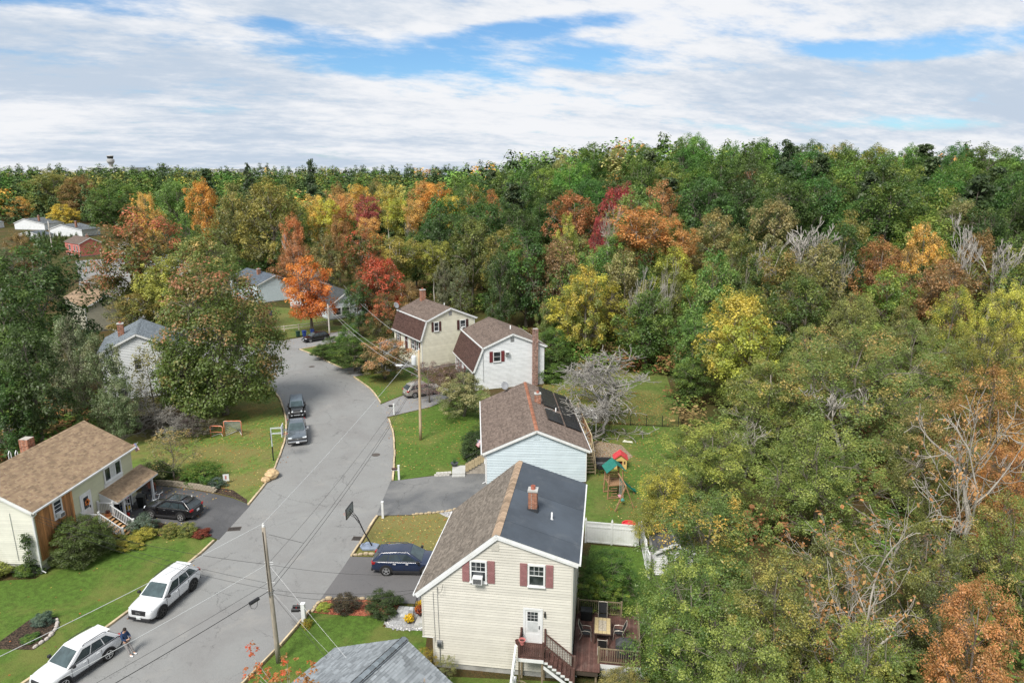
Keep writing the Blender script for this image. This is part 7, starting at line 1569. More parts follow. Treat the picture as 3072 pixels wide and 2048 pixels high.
# ------------------------------------------------------------------ porch of the left house, bins, garage things
def rail_panel(t, a, b, h=0.95, m_=WHITE, bal=0.13, w=0.07, zlow=0.10, part='baluster', posts=(True, True), pm=None, bw=0.035, cap=True):
 """railing from a to b (3D floor points)"""
 A, B = Vector(a), Vector(b); L_ = (B-A).length; d = (B-A)/L_
 for k, on in ((A, posts[0]), (B, posts[1])):
  if on:
   MB().box(k.x-w*0.8, k.y-w*0.8, k.z-0.02, k.x+w*0.8, k.y+w*0.8, k.z+h+0.10).build('post', pm or m_, t)
   if cap: MB().box(k.x-w, k.y-w, k.z+h+0.10, k.x+w, k.y+w, k.z+h+0.14).build('post_cap', pm or m_, t)
 up = Vector((0, 0, 1)); MB().bar(A + up*h, B + up*h, w, 0.05).build('top_rail', m_, t); MB().bar(A + up*zlow, B + up*zlow, 0.05, 0.05).build('bottom_rail', m_, t)
 n = max(2, int(math.hypot(B.x-A.x, B.y-A.y)/bal)); me = MB().box(-bw/2, -bw/2, zlow, bw/2, bw/2, h-0.02).mesh(part, m_)
 for k in range(1, n): p = A.lerp(B, k/n); inst(part, me, t, Matrix.Translation(p))
def left_porch():
 ox, oy = -33.6, 44.2; a = R(4.2); b_ = Vector((math.sin(a), math.cos(a), 0)); s_ = Vector((math.cos(a), -math.sin(a), 0))
 t = empty('porch', (ox, oy, 0), R(-4.2), 'new wooden entry porch with white railings at the sage house', 'porch')
 # local: x out from the front wall, y along it
 y0, y1, x1 = 4.5, 6.4, 1.35; z = 1.42
 me = None; r = random.Random(3)
 k = 0; x = 0.05
 while x < x1:
  me = MB().box(x, y0, z-0.035, x+0.135, y1, z).mesh('board', NEWWOOD); at = me.attributes.new('var', 'FLOAT', 'FACE'); at.data.foreach_set('value', [r.random()]*len(me.polygons)); inst('board', me, t); x += 0.142
 MB().box(0.05, y0+0.05, 0.0, x1-0.05, y1-0.05, z-0.04).build('skirt', mat('skirt_dark', (0.06, 0.05, 0.04), 0.9), t)
 n = 7
 for q in range(n):
  zz = z - (q+1)*z/(n+0.5); me = MB().box(x1 + q*0.27, y0+0.25, zz-0.04, x1 + q*0.27 + 0.30, y1-0.35, zz).mesh('step', NEWWOOD); at = me.attributes.new('var', 'FLOAT', 'FACE'); at.data.foreach_set('value', [r.random()]*len(me.polygons)); inst('step', me, t)
  MB().box(x1 + q*0.27, y0+0.27, 0, x1+q*0.27+0.03, y1-0.37, zz-0.04).build('riser', NEWWOOD, t)
 xe = x1 + 1.75
 rail_panel(t, (0.1, y1, z), (x1, y1, z), 0.92); rail_panel(t, (x1, y1-0.3, z), (xe, y1-0.3, 0.15), 0.92, posts=(False, True)); rail_panel(t, (x1, y0+0.2, z), (xe, y0+0.2, 0.15), 0.92); rail_panel(t, (0.1, y0, z), (x1, y0+0.0, z), 0.92, posts=(True, False))
 g = MB()
 for q in range(9): g.bar((x1+0.1+q*0.12, y0-0.01, 0.05), (x1+0.5+q*0.12, y0-0.01, 0.50), 0.03, 0.012); g.bar((x1+0.5+q*0.12, y0-0.03, 0.05), (x1+0.1+q*0.12, y0-0.03, 0.50), 0.03, 0.012)
 o = g.build('lattice', WHITE, t); o['kind'] = 'stuff'
 p = empty('flower_pot', tuple(Vector((ox, oy, 0)) + s_*1.15 + b_*5.95 + Vector((0, 0, z))), 0, 'terracotta pot of rust mums on the porch of the sage house', 'flower pot')
 MB().lathe([(0.13, 0), (0.19, 0.22), (0.21, 0.22), (0.21, 0.27), (0.17, 0.27), (0.15, 0.20)], (0, 0, 0), 16).build('pot', mat('terracotta', (0.42, 0.16, 0.07), 0.8), p, smooth=False)
 rs = np.random.RandomState(4); V, Fq, ix = leaf_cloud(rs, np.array([[0, 0, 0.38]]), np.array([0.20]), 260, 0.035); c = inst('blooms', mesh_np('blooms', V, Fq, LEAF, {'var': rs.rand(len(Fq)), 'clump': rs.rand(len(Fq)), 'hz': rs.rand(len(Fq))}), p); c.color = (0.10, 0.03, 0.02, 1); c['second_tone'] = [0.16, 0.05, 0.03]; c['turn'] = 0.4
left_porch()
def bin_(x, y, rz, label, m_, h=1.0, group='wheeled bins'):
 t = empty('wheeled_bin', (x, y, 0), rz, label, 'bin', group)
 b = MB(); lo = [(-0.22, -0.25), (0.22, -0.25), (0.22, 0.25), (-0.22, 0.25)]; hi = [(-0.28, -0.33), (0.28, -0.33), (0.28, 0.33), (-0.28, 0.33)]
 i = [b.pt((p[0], p[1], 0.06)) for p in lo] + [b.pt((p[0], p[1], h)) for p in hi]
 for q in ((3, 2, 1, 0), (4, 5, 6, 7), (0, 1, 5, 4), (1, 2, 6, 5), (2, 3, 7, 6), (3, 0, 4, 7)): b.poly([i[k] for k in q])
 b.build('bin_body', m_, t, bevel=0.02); MB().extrude_xz([(-0.31, h), (0.31, h), (0.29, h+0.06), (-0.29, h+0.07)], -0.37, 0.37).build('lid', m_, t, fixn=True)
 for s in (-0.24, 0.24): MB().tube([(s, 0.25, 0.10), (s+0.05, 0.25, 0.10)], 0.10, 12).build('wheel', RUBBER, t)
 MB().tube([(-0.2, 0.40, h-0.02), (0.2, 0.40, h-0.02)], 0.015, 6).build('handle', m_, t)
BINB = mat('bin_black', (0.014, 0.016, 0.016), 0.5); BINBLUE = mat('bin_blue', (0.02, 0.05, 0.22), 0.5); BING = mat('bin_green', (0.015, 0.05, 0.035), 0.5)
bin_(-31.75, 54.4, R(10), 'black wheeled bin beside the garage of the sage house', BINB)
bin_(-37.1, 117.0, R(40), 'dark green wheeled bin by the far fence', BING); bin_(-36.1, 117.3, R(40), 'blue wheeled bin next to the green one by the far fence', BINBLUE); bin_(-35.0, 118.3, R(30), 'blue wheeled bin behind the black car', BINBLUE)
bin_(-47.8, 134.6, R(0), 'blue wheeled bin left of the orange maple', BINBLUE); bin_(-22.0, 100.6, R(0), 'blue wheeled bin half hidden by the rounded shrub', BINBLUE)
def clutter(x, y, z, dims, m_, name, label, cat):
 t = empty(name, (x, y, z), R(rnd.uniform(-20, 20)), label, cat); return t
# things stored in the garage mouth
t = empty('storage_shelf', (-32.55, 53.35, 0), R(-4), 'white shelf with red and yellow boxes in the garage mouth', 'shelf')
for sx in (-0.35, 0.35):
 for sy in (-0.18, 0.18): MB().box(sx-0.02, sy-0.02, 0, sx+0.02, sy+0.02, 1.5).build('upright', WHITE, t)
for z in (0.3, 0.8, 1.3): MB().box(-0.38, -0.2, z, 0.38, 0.2, z+0.03).build('shelf_board', WHITE, t)
for k, (x, z, c) in enumerate(((-0.2, 1.33, (0.5, 0.03, 0.05)), (0.15, 1.33, (0.45, 0.05, 0.2)), (-0.1, 0.83, (0.6, 0.6, 0.58)), (0.2, 0.33, (0.6, 0.42, 0.05)), (-0.2, 0.33, (0.05, 0.15, 0.35)))): MB().box(x-0.13, -0.16, z, x+0.13, 0.16, z+0.27).build('storage_box', mat('box_%d' % k, c, 0.6), t, bevel=0.015)
t = empty('gas_can', (-32.1, 52.75, 0), 0, 'red fuel can on the ground in front of the garage', 'can'); MB().box(-0.14, -0.1, 0, 0.14, 0.1, 0.32).build('can_body', mat('can_red', (0.5, 0.03, 0.02), 0.5), t, bevel=0.03); MB().tube([(0.08, 0, 0.3), (0.16, 0, 0.45)], 0.025, 6).build('spout', BLACKM, t)
t = empty('bicycle', (-32.7, 52.4, 0), R(70), 'dark bicycle standing in the garage mouth', 'bicycle')
for sx in (-0.5, 0.5): MB().tube([(sx+0.32*math.cos(a), 0, 0.33+0.32*math.sin(a)) for a in [2*math.pi*k/18 for k in range(19)]], 0.018, 5, False).build('wheel', RUBBER, t)
MB().tube([(-0.5, 0, 0.33), (-0.1, 0, 0.75), (0.38, 0, 0.72), (0.0, 0, 0.3), (-0.5, 0, 0.33)], 0.018, 5).build('frame', mat('frame_teal', (0.03, 0.10, 0.11), 0.4), t); MB().tube([(0.5, 0, 0.33), (0.38, 0, 0.85), (0.42, -0.22, 0.92), (0.38, 0, 0.85), (0.42, 0.22, 0.92)], 0.015, 5).build('handlebar', BLACKM, t); MB().box(-0.22, -0.06, 0.83, 0.02, 0.06, 0.88).build('saddle', BLACKM, t, bevel=0.015); MB().tube([(-0.1, 0, 0.72), (-0.1, 0, 0.84)], 0.015, 5).build('seat_post', GREYM, t)
def adirondack(x, y, rz, label, m_):
 t = empty('garden_chair', (x, y, 0), rz, label, 'chair')
 for k in range(5): MB().bar((-0.24+k*0.12, 0.12, 0.32), (-0.24+k*0.12, 0.45, 1.0), 0.09, 0.02).build('back_slat', m_, t)
 for k in range(5): MB().box(-0.28, -0.35+k*0.1, 0.36-k*0.012, 0.28, -0.27+k*0.1, 0.38-k*0.012).build('seat_slat', m_, t)
 for s in (-0.32, 0.32): MB().box(s-0.03, -0.36, 0, s+0.03, -0.28, 0.55).build('leg', m_, t); MB().box(s-0.03, 0.15, 0, s+0.03, 0.23, 0.50).build('leg', m_, t); MB().box(s-0.07, -0.40, 0.55, s+0.07, 0.30, 0.58).build('arm_rest', m_, t)
adirondack(-32.6, 57.6, R(40), 'red brown garden chair at the far end of the garage', mat('chair_redbrown', (0.20, 0.06, 0.035), 0.7)); adirondack(-32.2, 56.3, R(60), 'dark garden chair beside the black bin', mat('chair_dark', (0.03, 0.03, 0.035), 0.7))
t = empty('folding_ladder', (-31.25, 55.0, 0), R(15), 'white folding frame leaning beside the black bin', 'frame')
MB().tube([(0, 0, 0), (0.1, 0.5, 0.6), (0.3, 0.9, 0.62)], 0.02, 5).build('rail', WHITE, t); MB().tube([(0.5, 0, 0), (0.6, 0.5, 0.6), (0.8, 0.9, 0.62)], 0.02, 5).build('rail', WHITE, t); MB().tube([(0.05, 0.25, 0.3), (0.55, 0.25, 0.3)], 0.02, 5).build('rung', WHITE, t); MB().tube([(0.1, 0.5, 0.6), (0.6, 0.5, 0.6)], 0.02, 5).build('rung', WHITE, t)
def flag(x, y, z, rz, label, up=0.8):
 t = empty('flag', (x, y, z), rz, label, 'flag'); MB().tube([(0, 0, 0), (-0.75, 0, 0.95)], 0.015, 6).build('flag_pole', WHITE, t)
 n = 13; W_, H_ = 0.9, 0.6; st = [MB(), MB()]; un = MB()
 def P(u, v): return (-0.72 + 0.05 + 0.35*u - v*0.30 + 0.10, 0.06*math.sin(u*6) , 0.90 - v*0.62 - 0.30*u*u*0.6 - 0.05*u)
 for k in range(n):
  b = st[k % 2]
  for q in range(8):
   u0, u1 = q/8, (q+1)/8
   if k < 7 and u1 <= 0.41: continue
   b.face([P(u0, k/n), P(u1, k/n), P(u1, (k+1)/n), P(u0, (k+1)/n)])
 for q in range(3):
  for k in range(7): un.face([P(q/8, k/n), P((q+1)/8, k/n), P((q+1)/8, (k+1)/n), P(q/8, (k+1)/n)])
 st[0].build('red_stripe', mat('flag_crimson', (0.42, 0.03, 0.05), 0.8), t); st[1].build('white_stripe', mat('flag_white', (0.75, 0.75, 0.75), 0.8), t); un.build('canton', mat('flag_blue', (0.03, 0.05, 0.20), 0.8), t)
 stars = MB()
 for i in range(4):
  for j in range(5): p = Vector(P((i+0.5)/4*0.37, (j+0.5)/5*0.53)); stars.box(p.x-0.012, p.y-0.006, p.z-0.012, p.x+0.012, p.y+0.006, p.z+0.012)
 stars.build('star', mat('flag_white', (0.75, 0.75, 0.75)), t)
flag(-2.65, 62.3, 2.1, R(0), 'small striped national flag on the front corner of the blue house')
flag(-33.0, 55.9, 4.35, R(180), 'small national flag above the far corner of the tan roof')
# pool corner behind the left house
t = empty('pool_ladder', (-46.9, 60.6, 0.9), R(15), 'white pool ladder behind the tan roof', 'ladder')
for s in (-0.28, 0.28): MB().tube([(s, 0.0, 0.0), (s, 0.0, 1.35), (s, 0.25, 1.55), (s, 0.5, 1.35), (s, 0.5, 0.0)], 0.04, 8).build('hand_rail', WHITE, t)
for z in (0.25, 0.6): MB().box(-0.28, -0.12, z, 0.28, 0.12, z+0.06).build('tread', WHITE, t)
t = empty('pool_deck', (-46.9, 60.6, 0), R(15), 'small wooden deck under the pool ladder', 'deck')
for k in range(10): MB().box(-0.9+k*0.18, -0.9, 0.86, -0.73+k*0.18, 0.5, 0.9).build('board', CEDAR, t)
for sx in (-0.85, 0.85):
 for sy in (-0.85, 0.45): MB().box(sx-0.05, sy-0.05, 0, sx+0.05, sy+0.05, 0.86).build('leg', CEDAR, t)
def panel_fence(name, pts, h, label, m_, wd=2.3, seed=1, picket=0.20):
 root = empty(name, (pts[0][0], pts[0][1], 0), 0, label, 'fence')
 for a, b in zip(pts, pts[1:]):
  A, B = Vector((a[0]-pts[0][0], a[1]-pts[0][1], 0)), Vector((b[0]-pts[0][0], b[1]-pts[0][1], 0)); n = max(1, round((B-A).length/wd))
  for k in range(n):
   p, q = A.lerp(B, k/n), A.lerp(B, (k+1)/n); d = (q-p).normalized(); L_ = (q-p).length; M = Matrix(((d.x, -d.y, 0, p.x), (d.y, d.x, 0, p.y), (0, 0, 1, 0), (0, 0, 0, 1)))
   pn = MB(M).box(0.06, -0.012, 0.10, L_-0.06, 0.012, h-0.06).build('panel', m_, root)
   g = MB(M)
   x = 0.1 + picket
   while x < L_-0.1: g.box(x-0.004, -0.016, 0.16, x+0.004, 0.016, h-0.16); x += picket
   g.build('groove', mat('fence_groove', (0.50, 0.52, 0.53), 0.6), pn)
   for z in (0.05, h*0.74, h-0.12): MB(M).box(0.06, -0.035, z, L_-0.06, 0.035, z+0.12).build('rail', m_, pn)
   MB(M).box(-0.065, -0.065, 0, 0.065, 0.065, h+0.10).build('post', m_, root); MB(M).lathe([(0.085, 0), (0.085, 0.04), (0.06, 0.10), (0.03, 0.20), (0.0, 0.24)], (0, 0, h+0.10), 8, False).build('post_cap', m_, root)
  MB(Matrix.Translation(B)).box(-0.065, -0.065, 0, 0.065, 0.065, h+0.10).build('post', m_, root); MB(Matrix.Translation(B)).lathe([(0.085, 0), (0.085, 0.04), (0.06, 0.10), (0.03, 0.20), (0.0, 0.24)], (0, 0, h+0.10), 8, False).build('post_cap', m_, root)
panel_fence('vinyl_fence', [(5.70, 48.55), (9.65, 47.87)], 1.8, 'white vinyl fence between the beige and the blue house yards', WHITE)
panel_fence('vinyl_fence', [(9.95, 48.2), (9.75, 45.4), (9.65, 43.6)], 1.8, 'white vinyl fence running toward the deck beside the shed', WHITE)
panel_fence('vinyl_fence', [(-62, 66.5), (-52, 70.2)], 1.8, 'pale grey fence behind the pool ladder', mat('fence_grey', (0.42, 0.45, 0.46), 0.6))
# shed with dark shingles behind the fence
sh = box_house('garden_shed', (10.15, 44.0), 3, 2.6, 3.6, [(-0.15, 2.05), (1.3, 2.75), (2.75, 2.05)], WHITE, [RF_DKBROWN if False else roof_mat('shed_shingle', (0.075, 0.075, 0.08), (0.05, 0.05, 0.055)), roof_mat('shed_shingle', (0.075, 0.075, 0.08), (0.05, 0.05, 0.055))], 'small white shed with dark shingles behind the vinyl fence', found=0.1, seed=201, expo=0.14)
sh['category'] = 'shed'
# ------------------------------------------------------------------ deck, landing and stairs of the beige house (house axes)
HB = Matrix.Translation((-4.50, 34.65, 0)) @ Matrix.Rotation(R(-8), 4, 'Z')
def hb(s, t, z=0.0): return tuple(HB @ Vector((s, t, z)))
def deck():
 t = empty('deck', (-4.50, 34.65, 0), R(-8), 'brown wooden deck with railings behind the beige house', 'deck'); r = random.Random(8)
 x = 7.98; z = 0.8
 def board(x0, y0, x1, y1, z_=z, m_=DECKRED, nm='board'):
  me = MB().box(x0, y0, z_-0.035, x1, y1, z_).mesh(nm, m_); at = me.attributes.new('var', 'FLOAT', 'FACE'); at.data.foreach_set('value', [r.random()]*len(me.polygons)); inst(nm, me, t)
 while x < 11.75:
  y0 = -0.12 if x < 9.4 else 0.62
  board(x, y0, x+0.132, 5.2); x += 0.139
 MB().box(7.95, -0.08, 0.45, 9.4, 5.15, 0.76).build('joist', mat('joist_dark', (0.06, 0.045, 0.035), 0.9), t); MB().box(9.4, 0.68, 0.45, 11.75, 5.15, 0.76).build('joist', mat('joist_dark', (0.06, 0.045, 0.035)), t)
 for sx, sy in ((8.1, 0.05), (9.3, 0.05), (9.5, 0.8), (11.6, 0.8), (11.6, 5.0), (8.1, 5.0)): MB().box(sx-0.05, sy-0.05, 0, sx+0.05, sy+0.05, 0.45).build('deck_leg', GREYWOOD, t)
 rail_panel(t, (9.42, 0.66, z), (11.72, 0.66, z), 0.95, GREYWOOD, 0.125, cap=False); rail_panel(t, (11.74, 0.70, z), (11.74, 5.15, z), 0.95, GREYWOOD, 0.125, posts=(False, True), cap=False); rail_panel(t, (8.05, 5.12, z), (10.75, 5.12, z), 0.95, GREYWOOD, 0.125, cap=False)
 MB().box(9.40, 0.60, 0.50, 11.80, 0.63, 0.76).build('fascia', WHITE, t); MB().box(11.78, 0.62, 0.0, 11.83, 0.68, 0.5).build('fascia', WHITE, t)
 g = MB(); q = 9.42
 while q < 11.75:
  g.bar((q, 0.61, 0.0), (q+0.48, 0.61, 0.50), 0.03, 0.012); g.bar((q+0.48, 0.595, 0.0), (q, 0.595, 0.50), 0.03, 0.012); q += 0.11
 o = g.build('lattice', WHITE, t); o['kind'] = 'stuff'
 # landing in front of the side door
 zl = 2.20; x = 5.08
 while x < 6.40: board(x, -1.28, x+0.13, -0.02, zl); x += 0.137
 MB().box(5.04, -1.34, 1.98, 6.46, -1.30, 2.17).build('fascia', WHITE, t); MB().box(5.02, -1.30, 1.98, 5.06, -0.02, 2.17).build('fascia', WHITE, t)
 for sx in (5.12, 6.38):
  for sy in (-1.22, -0.15): MB().box(sx-0.05, sy-0.05, 0, sx+0.05, sy+0.05, zl-0.04).build('post', GREYWOOD, t)
 rail_panel(t, (5.10, -1.24, zl), (6.42, -1.24, zl), 0.92, DECKRED, 0.12, cap=False); rail_panel(t, (5.10, -1.24, zl), (5.10, -0.12, zl), 0.92, DECKRED, 0.12, posts=(False, True), cap=False)
 MB().box(6.38, -0.16, zl, 6.48, -0.06, zl+1.05).build('post', DECKRED, t)
 n = 7
 for k in range(n):
  zz = zl - (k+1)*(zl-0.8)/(n+1); x0 = 6.45 + k*0.235
  board(x0, -1.22, x0+0.26, -0.22, zz, DECKRED, 'step'); MB().box(x0, -1.24, zz-0.16, x0+0.235, -1.20, zz-0.03).build('stringer', WHITE, t)
 MB().extrude_xz([(6.45, 1.75), (8.1, 0.5), (8.1, 0.3), (6.45, 1.55)], -1.23, -1.19).build('stringer', WHITE, t, fixn=True)
 for yy in (-1.20, -0.20): rail_panel(t, (6.45, yy, zl-0.05), (8.10, yy, 0.80), 0.88, DECKRED, 0.13, posts=(False, True), cap=False)
 MB().box(4.80, -1.9, 0, 5.02, -1.55, 1.2).build('bulkhead_side', WHITE, t)
deck()
# wooden posts of the landing stairs: white handrail at the left of the landing
t = empty('white_handrail', hb(4.95, -1.35), R(-8), 'white handrail running down beside the side landing', 'railing')
MB().bar((0, 0, 3.05), (-0.18, -1.6, 0.9), 0.10, 0.05).build('top_rail', WHITE, t); MB().bar((0, 0, 2.2), (-0.18, -1.6, 0.15), 0.06, 0.05).build('bottom_rail', WHITE, t); MB().box(-0.26, -1.68, 0, -0.12, -1.54, 1.05).build('post', WHITE, t)
for k in range(1, 9): f = k/9; MB().bar((-0.18*f, -1.6*f, 2.2-2.05*f), (-0.18*f, -1.6*f, 3.03-2.13*f), 0.035).build('baluster', WHITE, t)
# patio table and chairs
TABLE = mat('table_frame', (0.07, 0.045, 0.035), 0.6); STONET = mat('table_tile', (0.50, 0.40, 0.22), 0.7, 0.15, 8.0); STONEC = mat('table_mosaic', (0.42, 0.37, 0.29), 0.7, 0.35, 14.0)
t = empty('patio_table', hb(9.6, 3.0, 0.8), R(-8), 'rectangular stone topped patio table on the brown deck', 'table')
tp = MB().box(-0.52, -0.80, 0.68, 0.52, 0.80, 0.75).build('table_top', TABLE, t, bevel=0.01)
for i in range(4):
 for j in range(6):
  inner = 0 < i < 3 and 0 < j < 5
  MB().box(-0.47+i*0.235+0.006, -0.75+j*0.25+0.006, 0.75, -0.47+(i+1)*0.235-0.006, -0.75+(j+1)*0.25-0.006, 0.762).build('tile', STONEC if inner else STONET, tp)
for sx in (-0.44, 0.44):
 for sy in (-0.7, 0.7): MB().bar((sx, sy, 0), (sx*0.95, sy*0.95, 0.68), 0.06).build('leg', TABLE, t)
SLING = mat('sling_dark', (0.022, 0.024, 0.026), 0.7); TUBE = mat('chair_tube', (0.50, 0.46, 0.40), 0.4, 0.08, metal=0.3)
def patio_chair(s, tt, rz, label):
 t = empty('patio_chair', hb(s, tt, 0.8), R(-8) + rz, label, 'chair', 'sling chairs around the patio table')
 b = MB(); b.face([(-0.24, -0.24, 0.43), (0.24, -0.24, 0.43), (0.24, 0.22, 0.40), (-0.24, 0.22, 0.40)]); b.face([(-0.24, -0.24, 0.415), (0.24, -0.24, 0.415), (0.24, 0.22, 0.385), (-0.24, 0.22, 0.385)]); b.build('seat', SLING, t)
 k = MB(); k.face([(-0.24, 0.24, 0.44), (0.24, 0.24, 0.44), (0.24, 0.46, 1.02), (-0.24, 0.46, 1.02)]); k.face([(-0.24, 0.255, 0.435), (0.24, 0.255, 0.435), (0.24, 0.475, 1.015), (-0.24, 0.475, 1.015)]); k.build('backrest', SLING, t)
 for x in (-0.27, 0.27):
  MB().tube([(x, -0.30, 0), (x, -0.27, 0.40), (x, -0.22, 0.62), (x, 0.05, 0.66), (x, 0.30, 0.62)], 0.018, 6).build('arm_rest', TUBE, t); MB().tube([(x, 0.42, 0), (x, 0.24, 0.42), (x, 0.48, 1.05)], 0.018, 6).build('leg', TUBE, t)
 MB().tube([(-0.27, 0.48, 1.05), (0, 0.50, 1.07), (0.27, 0.48, 1.05)], 0.018, 6).build('top_bar', TUBE, t)
patio_chair(9.62, 1.72, R(180), 'dark sling patio chair at the near end of the table'); patio_chair(8.66, 2.75, R(90), 'dark sling patio chair on the house side of the table'); patio_chair(10.55, 3.05, R(-90), 'dark sling patio chair on the wood side of the table'); patio_chair(9.6, 4.45, R(0), 'dark sling patio chair at the far end of the table')
t = empty('covered_grill', hb(10.95, 1.45, 0.8), R(-8), 'dark grey covered grill near the deck railing', 'grill')
b = MB(); i = [b.pt(p) for p in ((-0.55, -0.32, 0), (0.55, -0.32, 0), (0.55, 0.32, 0), (-0.55, 0.32, 0), (-0.60, -0.30, 0.85), (0.60, -0.30, 0.85), (0.60, 0.30, 0.85), (-0.60, 0.30, 0.85), (-0.32, -0.16, 1.12), (0.32, -0.16, 1.12), (0.32, 0.16, 1.12), (-0.32, 0.16, 1.12))]
for q in ((3, 2, 1, 0), (0, 1, 5, 4), (1, 2, 6, 5), (2, 3, 7, 6), (3, 0, 4, 7), (4, 5, 9, 8), (5, 6, 10, 9), (6, 7, 11, 10), (7, 4, 8, 11), (8, 9, 10, 11)): b.poly([i[k] for k in q])
b.build('grill_cover', mat('cover_charcoal', (0.045, 0.048, 0.052), 0.7, 0.3, 4.0), t, bevel=0.06); MB().tube([(-0.5, 0, 0.02), (0.5, 0, 0.02)], 0.05, 8).build('wheel_axle', BLACKM, t)
t = empty('storage_box', hb(8.6, 4.6, 0.8), R(-8), 'black storage box at the far end of the deck', 'box'); MB().box(-0.35, -0.25, 0, 0.35, 0.25, 0.6).build('box_body', BINB, t, bevel=0.03); MB().box(-0.38, -0.28, 0.6, 0.38, 0.28, 0.68).build('lid', BINB, t, bevel=0.02)
t = empty('flower_pot', hb(5.28, -1.26, 3.02), 0, 'pink rimmed pot on the landing rail by the side door', 'flower pot'); MB().lathe([(0.10, 0), (0.17, 0.26), (0.19, 0.26), (0.19, 0.30), (0.15, 0.30), (0.12, 0.06)], (0, 0, 0), 18).build('pot', mat('pot_pink', (0.50, 0.17, 0.16), 0.7), t); MB().lathe([(0.14, 0.22), (0.0, 0.225)], (0, 0, 0), 14, False).build('soil', mat('soil', (0.06, 0.03, 0.025), 0.95), t)
t = empty('flower_pot', hb(5.02, -1.2, 2.95), 0, 'dark pot beside the pink one on the landing rail', 'flower pot'); MB().lathe([(0.09, 0), (0.14, 0.22), (0.15, 0.24), (0.12, 0.24), (0.10, 0.04)], (0, 0, 0), 14).build('pot', mat('pot_dark', (0.12, 0.05, 0.04), 0.7), t); MB().lathe([(0.11, 0.18), (0.0, 0.185)], (0, 0, 0), 10, False).build('soil', mat('soil', (0.06, 0.03, 0.025)), t)
t = empty('wagon_wheel', hb(5.3, -1.75, 0.0), R(-20), 'old wooden wagon wheel leaning under the landing', 'wheel')
M = Matrix.Translation((0, 0, 0.52)) @ Matrix.Rotation(R(78), 4, 'X'); MB(M).tube([(0.5*math.cos(a), 0.5*math.sin(a), 0) for a in [2*math.pi*k/24 for k in range(25)]], 0.03, 6, False).build('rim', GREYWOOD, t)
for k in range(12): a = 2*math.pi*k/12; MB(M).tube([(0.06*math.cos(a), 0.06*math.sin(a), 0), (0.49*math.cos(a), 0.49*math.sin(a), 0)], 0.015, 5).build('spoke', GREYWOOD, t)
MB(M).lathe([(0.09, -0.08), (0.09, 0.08)], (0, 0, 0), 10).build('hub', GREYWOOD, t)
t = empty('garden_hose_reel', hb(7.0, -1.7, 0.0), 0, 'blue tarpaulin bundle under the side stairs', 'tarpaulin'); MB().extrude_xz([(-0.5, 0), (0.5, 0), (0.45, 0.35), (0.1, 0.6), (-0.4, 0.4)], -0.25, 0.35).build('tarpaulin', mat('tarp_blue', (0.02, 0.09, 0.14), 0.5), t, bevel=0.08, fixn=True)
t.name = 'tarpaulin_bundle'
# front walk of the beige house: pavers, gravel ring, rail and mums
t = empty('front_walk', (-6.9, 39.2, 0), R(-8), 'grey paver walk with gravel edge at the front door of the beige house', 'path')
r = random.Random(12)
PAV = mat('paver', (0.33, 0.335, 0.34), 0.85, 0.2, 3.0, attr=0.35, bump=0.3)
sheet('walk_gravel', [(-8.1, 38.6), (-7.9, 39.5), (-7.35, 40.4), (-6.6, 40.1), (-5.2, 39.9), (-5.3, 37.9), (-6.9, 37.95), (-7.9, 38.2)], 0.022, mat('gravel_grey', (0.33, 0.33, 0.33), 0.9, 0.5, 12.0, bump=0.8, bscale=20), 'grey gravel around the paver walk', 'gravel')
for i in range(6):
 for j in range(5):
  w = 0.37; x0 = -0.75 + i*0.38 + (0.06 if j % 2 else 0); y0 = -0.75 + j*0.38
  me = MB().box(x0, y0, 0.0, x0+w-0.015, y0+w-0.015, 0.045 + r.uniform(0, 0.006)).mesh('paver', PAV); at = me.attributes.new('var', 'FLOAT', 'FACE'); at.data.foreach_set('value', [r.random()]*len(me.polygons)); inst('paver', me, t)
me = [MB().lathe([(0.0, 0), (0.8, 0.2), (1.0, 0.5), (0.7, 0.85), (0.0, 1.0)], (0, 0, 0), 6, False).mesh('pebble', mat('pebble_%d' % k, c, 0.8, 0.2)) for k, c in enumerate(((0.5, 0.5, 0.5), (0.3, 0.3, 0.31), (0.62, 0.61, 0.58)))]
ring = [(-8.05, 38.65), (-7.85, 39.4), (-7.4, 40.2)]; ring2 = [(-8.05, 38.6), (-7.6, 38.2), (-6.9, 38.05), (-5.4, 38.0)]
g = empty('pebble_border', (-7.0, 39.0, 0), 0, 'border of grey pebbles around the paver walk', 'border'); g['kind'] = 'structure'
for ln in (ring, ring2):
 P = np.array(smooth_line(ln, 0.2)); d = np.r_[0, np.cumsum(np.hypot(*np.diff(P, axis=0).T))]
 for k in range(int(d[-1]/0.055)):
  s = r.uniform(0, d[-1]); x, y = np.interp(s, d, P[:, 0]) + r.uniform(-.16, .16), np.interp(s, d, P[:, 1]) + r.uniform(-.16, .16); q = r.uniform(0.04, 0.085)
  inst('pebble', r.choice(me), g, Matrix.Translation((x+7.0, y-39.0, 0.015)) @ Matrix.Rotation(r.uniform(0, 6), 4, 'Z') @ Matrix.Diagonal((q, q*0.8, q*0.7, 1)))
t = empty('step_rail', (-6.25, 38.65, 0), R(-8), 'thin black iron railing at the front steps of the beige house', 'railing')
for y in (0, 0.95): MB().tube([(0, y, 0), (0, y, 1.05 + 0.3*y)], 0.018, 6).build('post', BLACKM, t)
MB().tube([(0, 0, 1.05), (0, 0.95, 1.33)], 0.018, 6).build('top_rail', BLACKM, t)
for k in range(1, 6): MB().tube([(0, k*0.16, 0.2+0.05*k), (0, k*0.16, 1.05+0.048*k)], 0.009, 5).build('baluster', BLACKM, t)
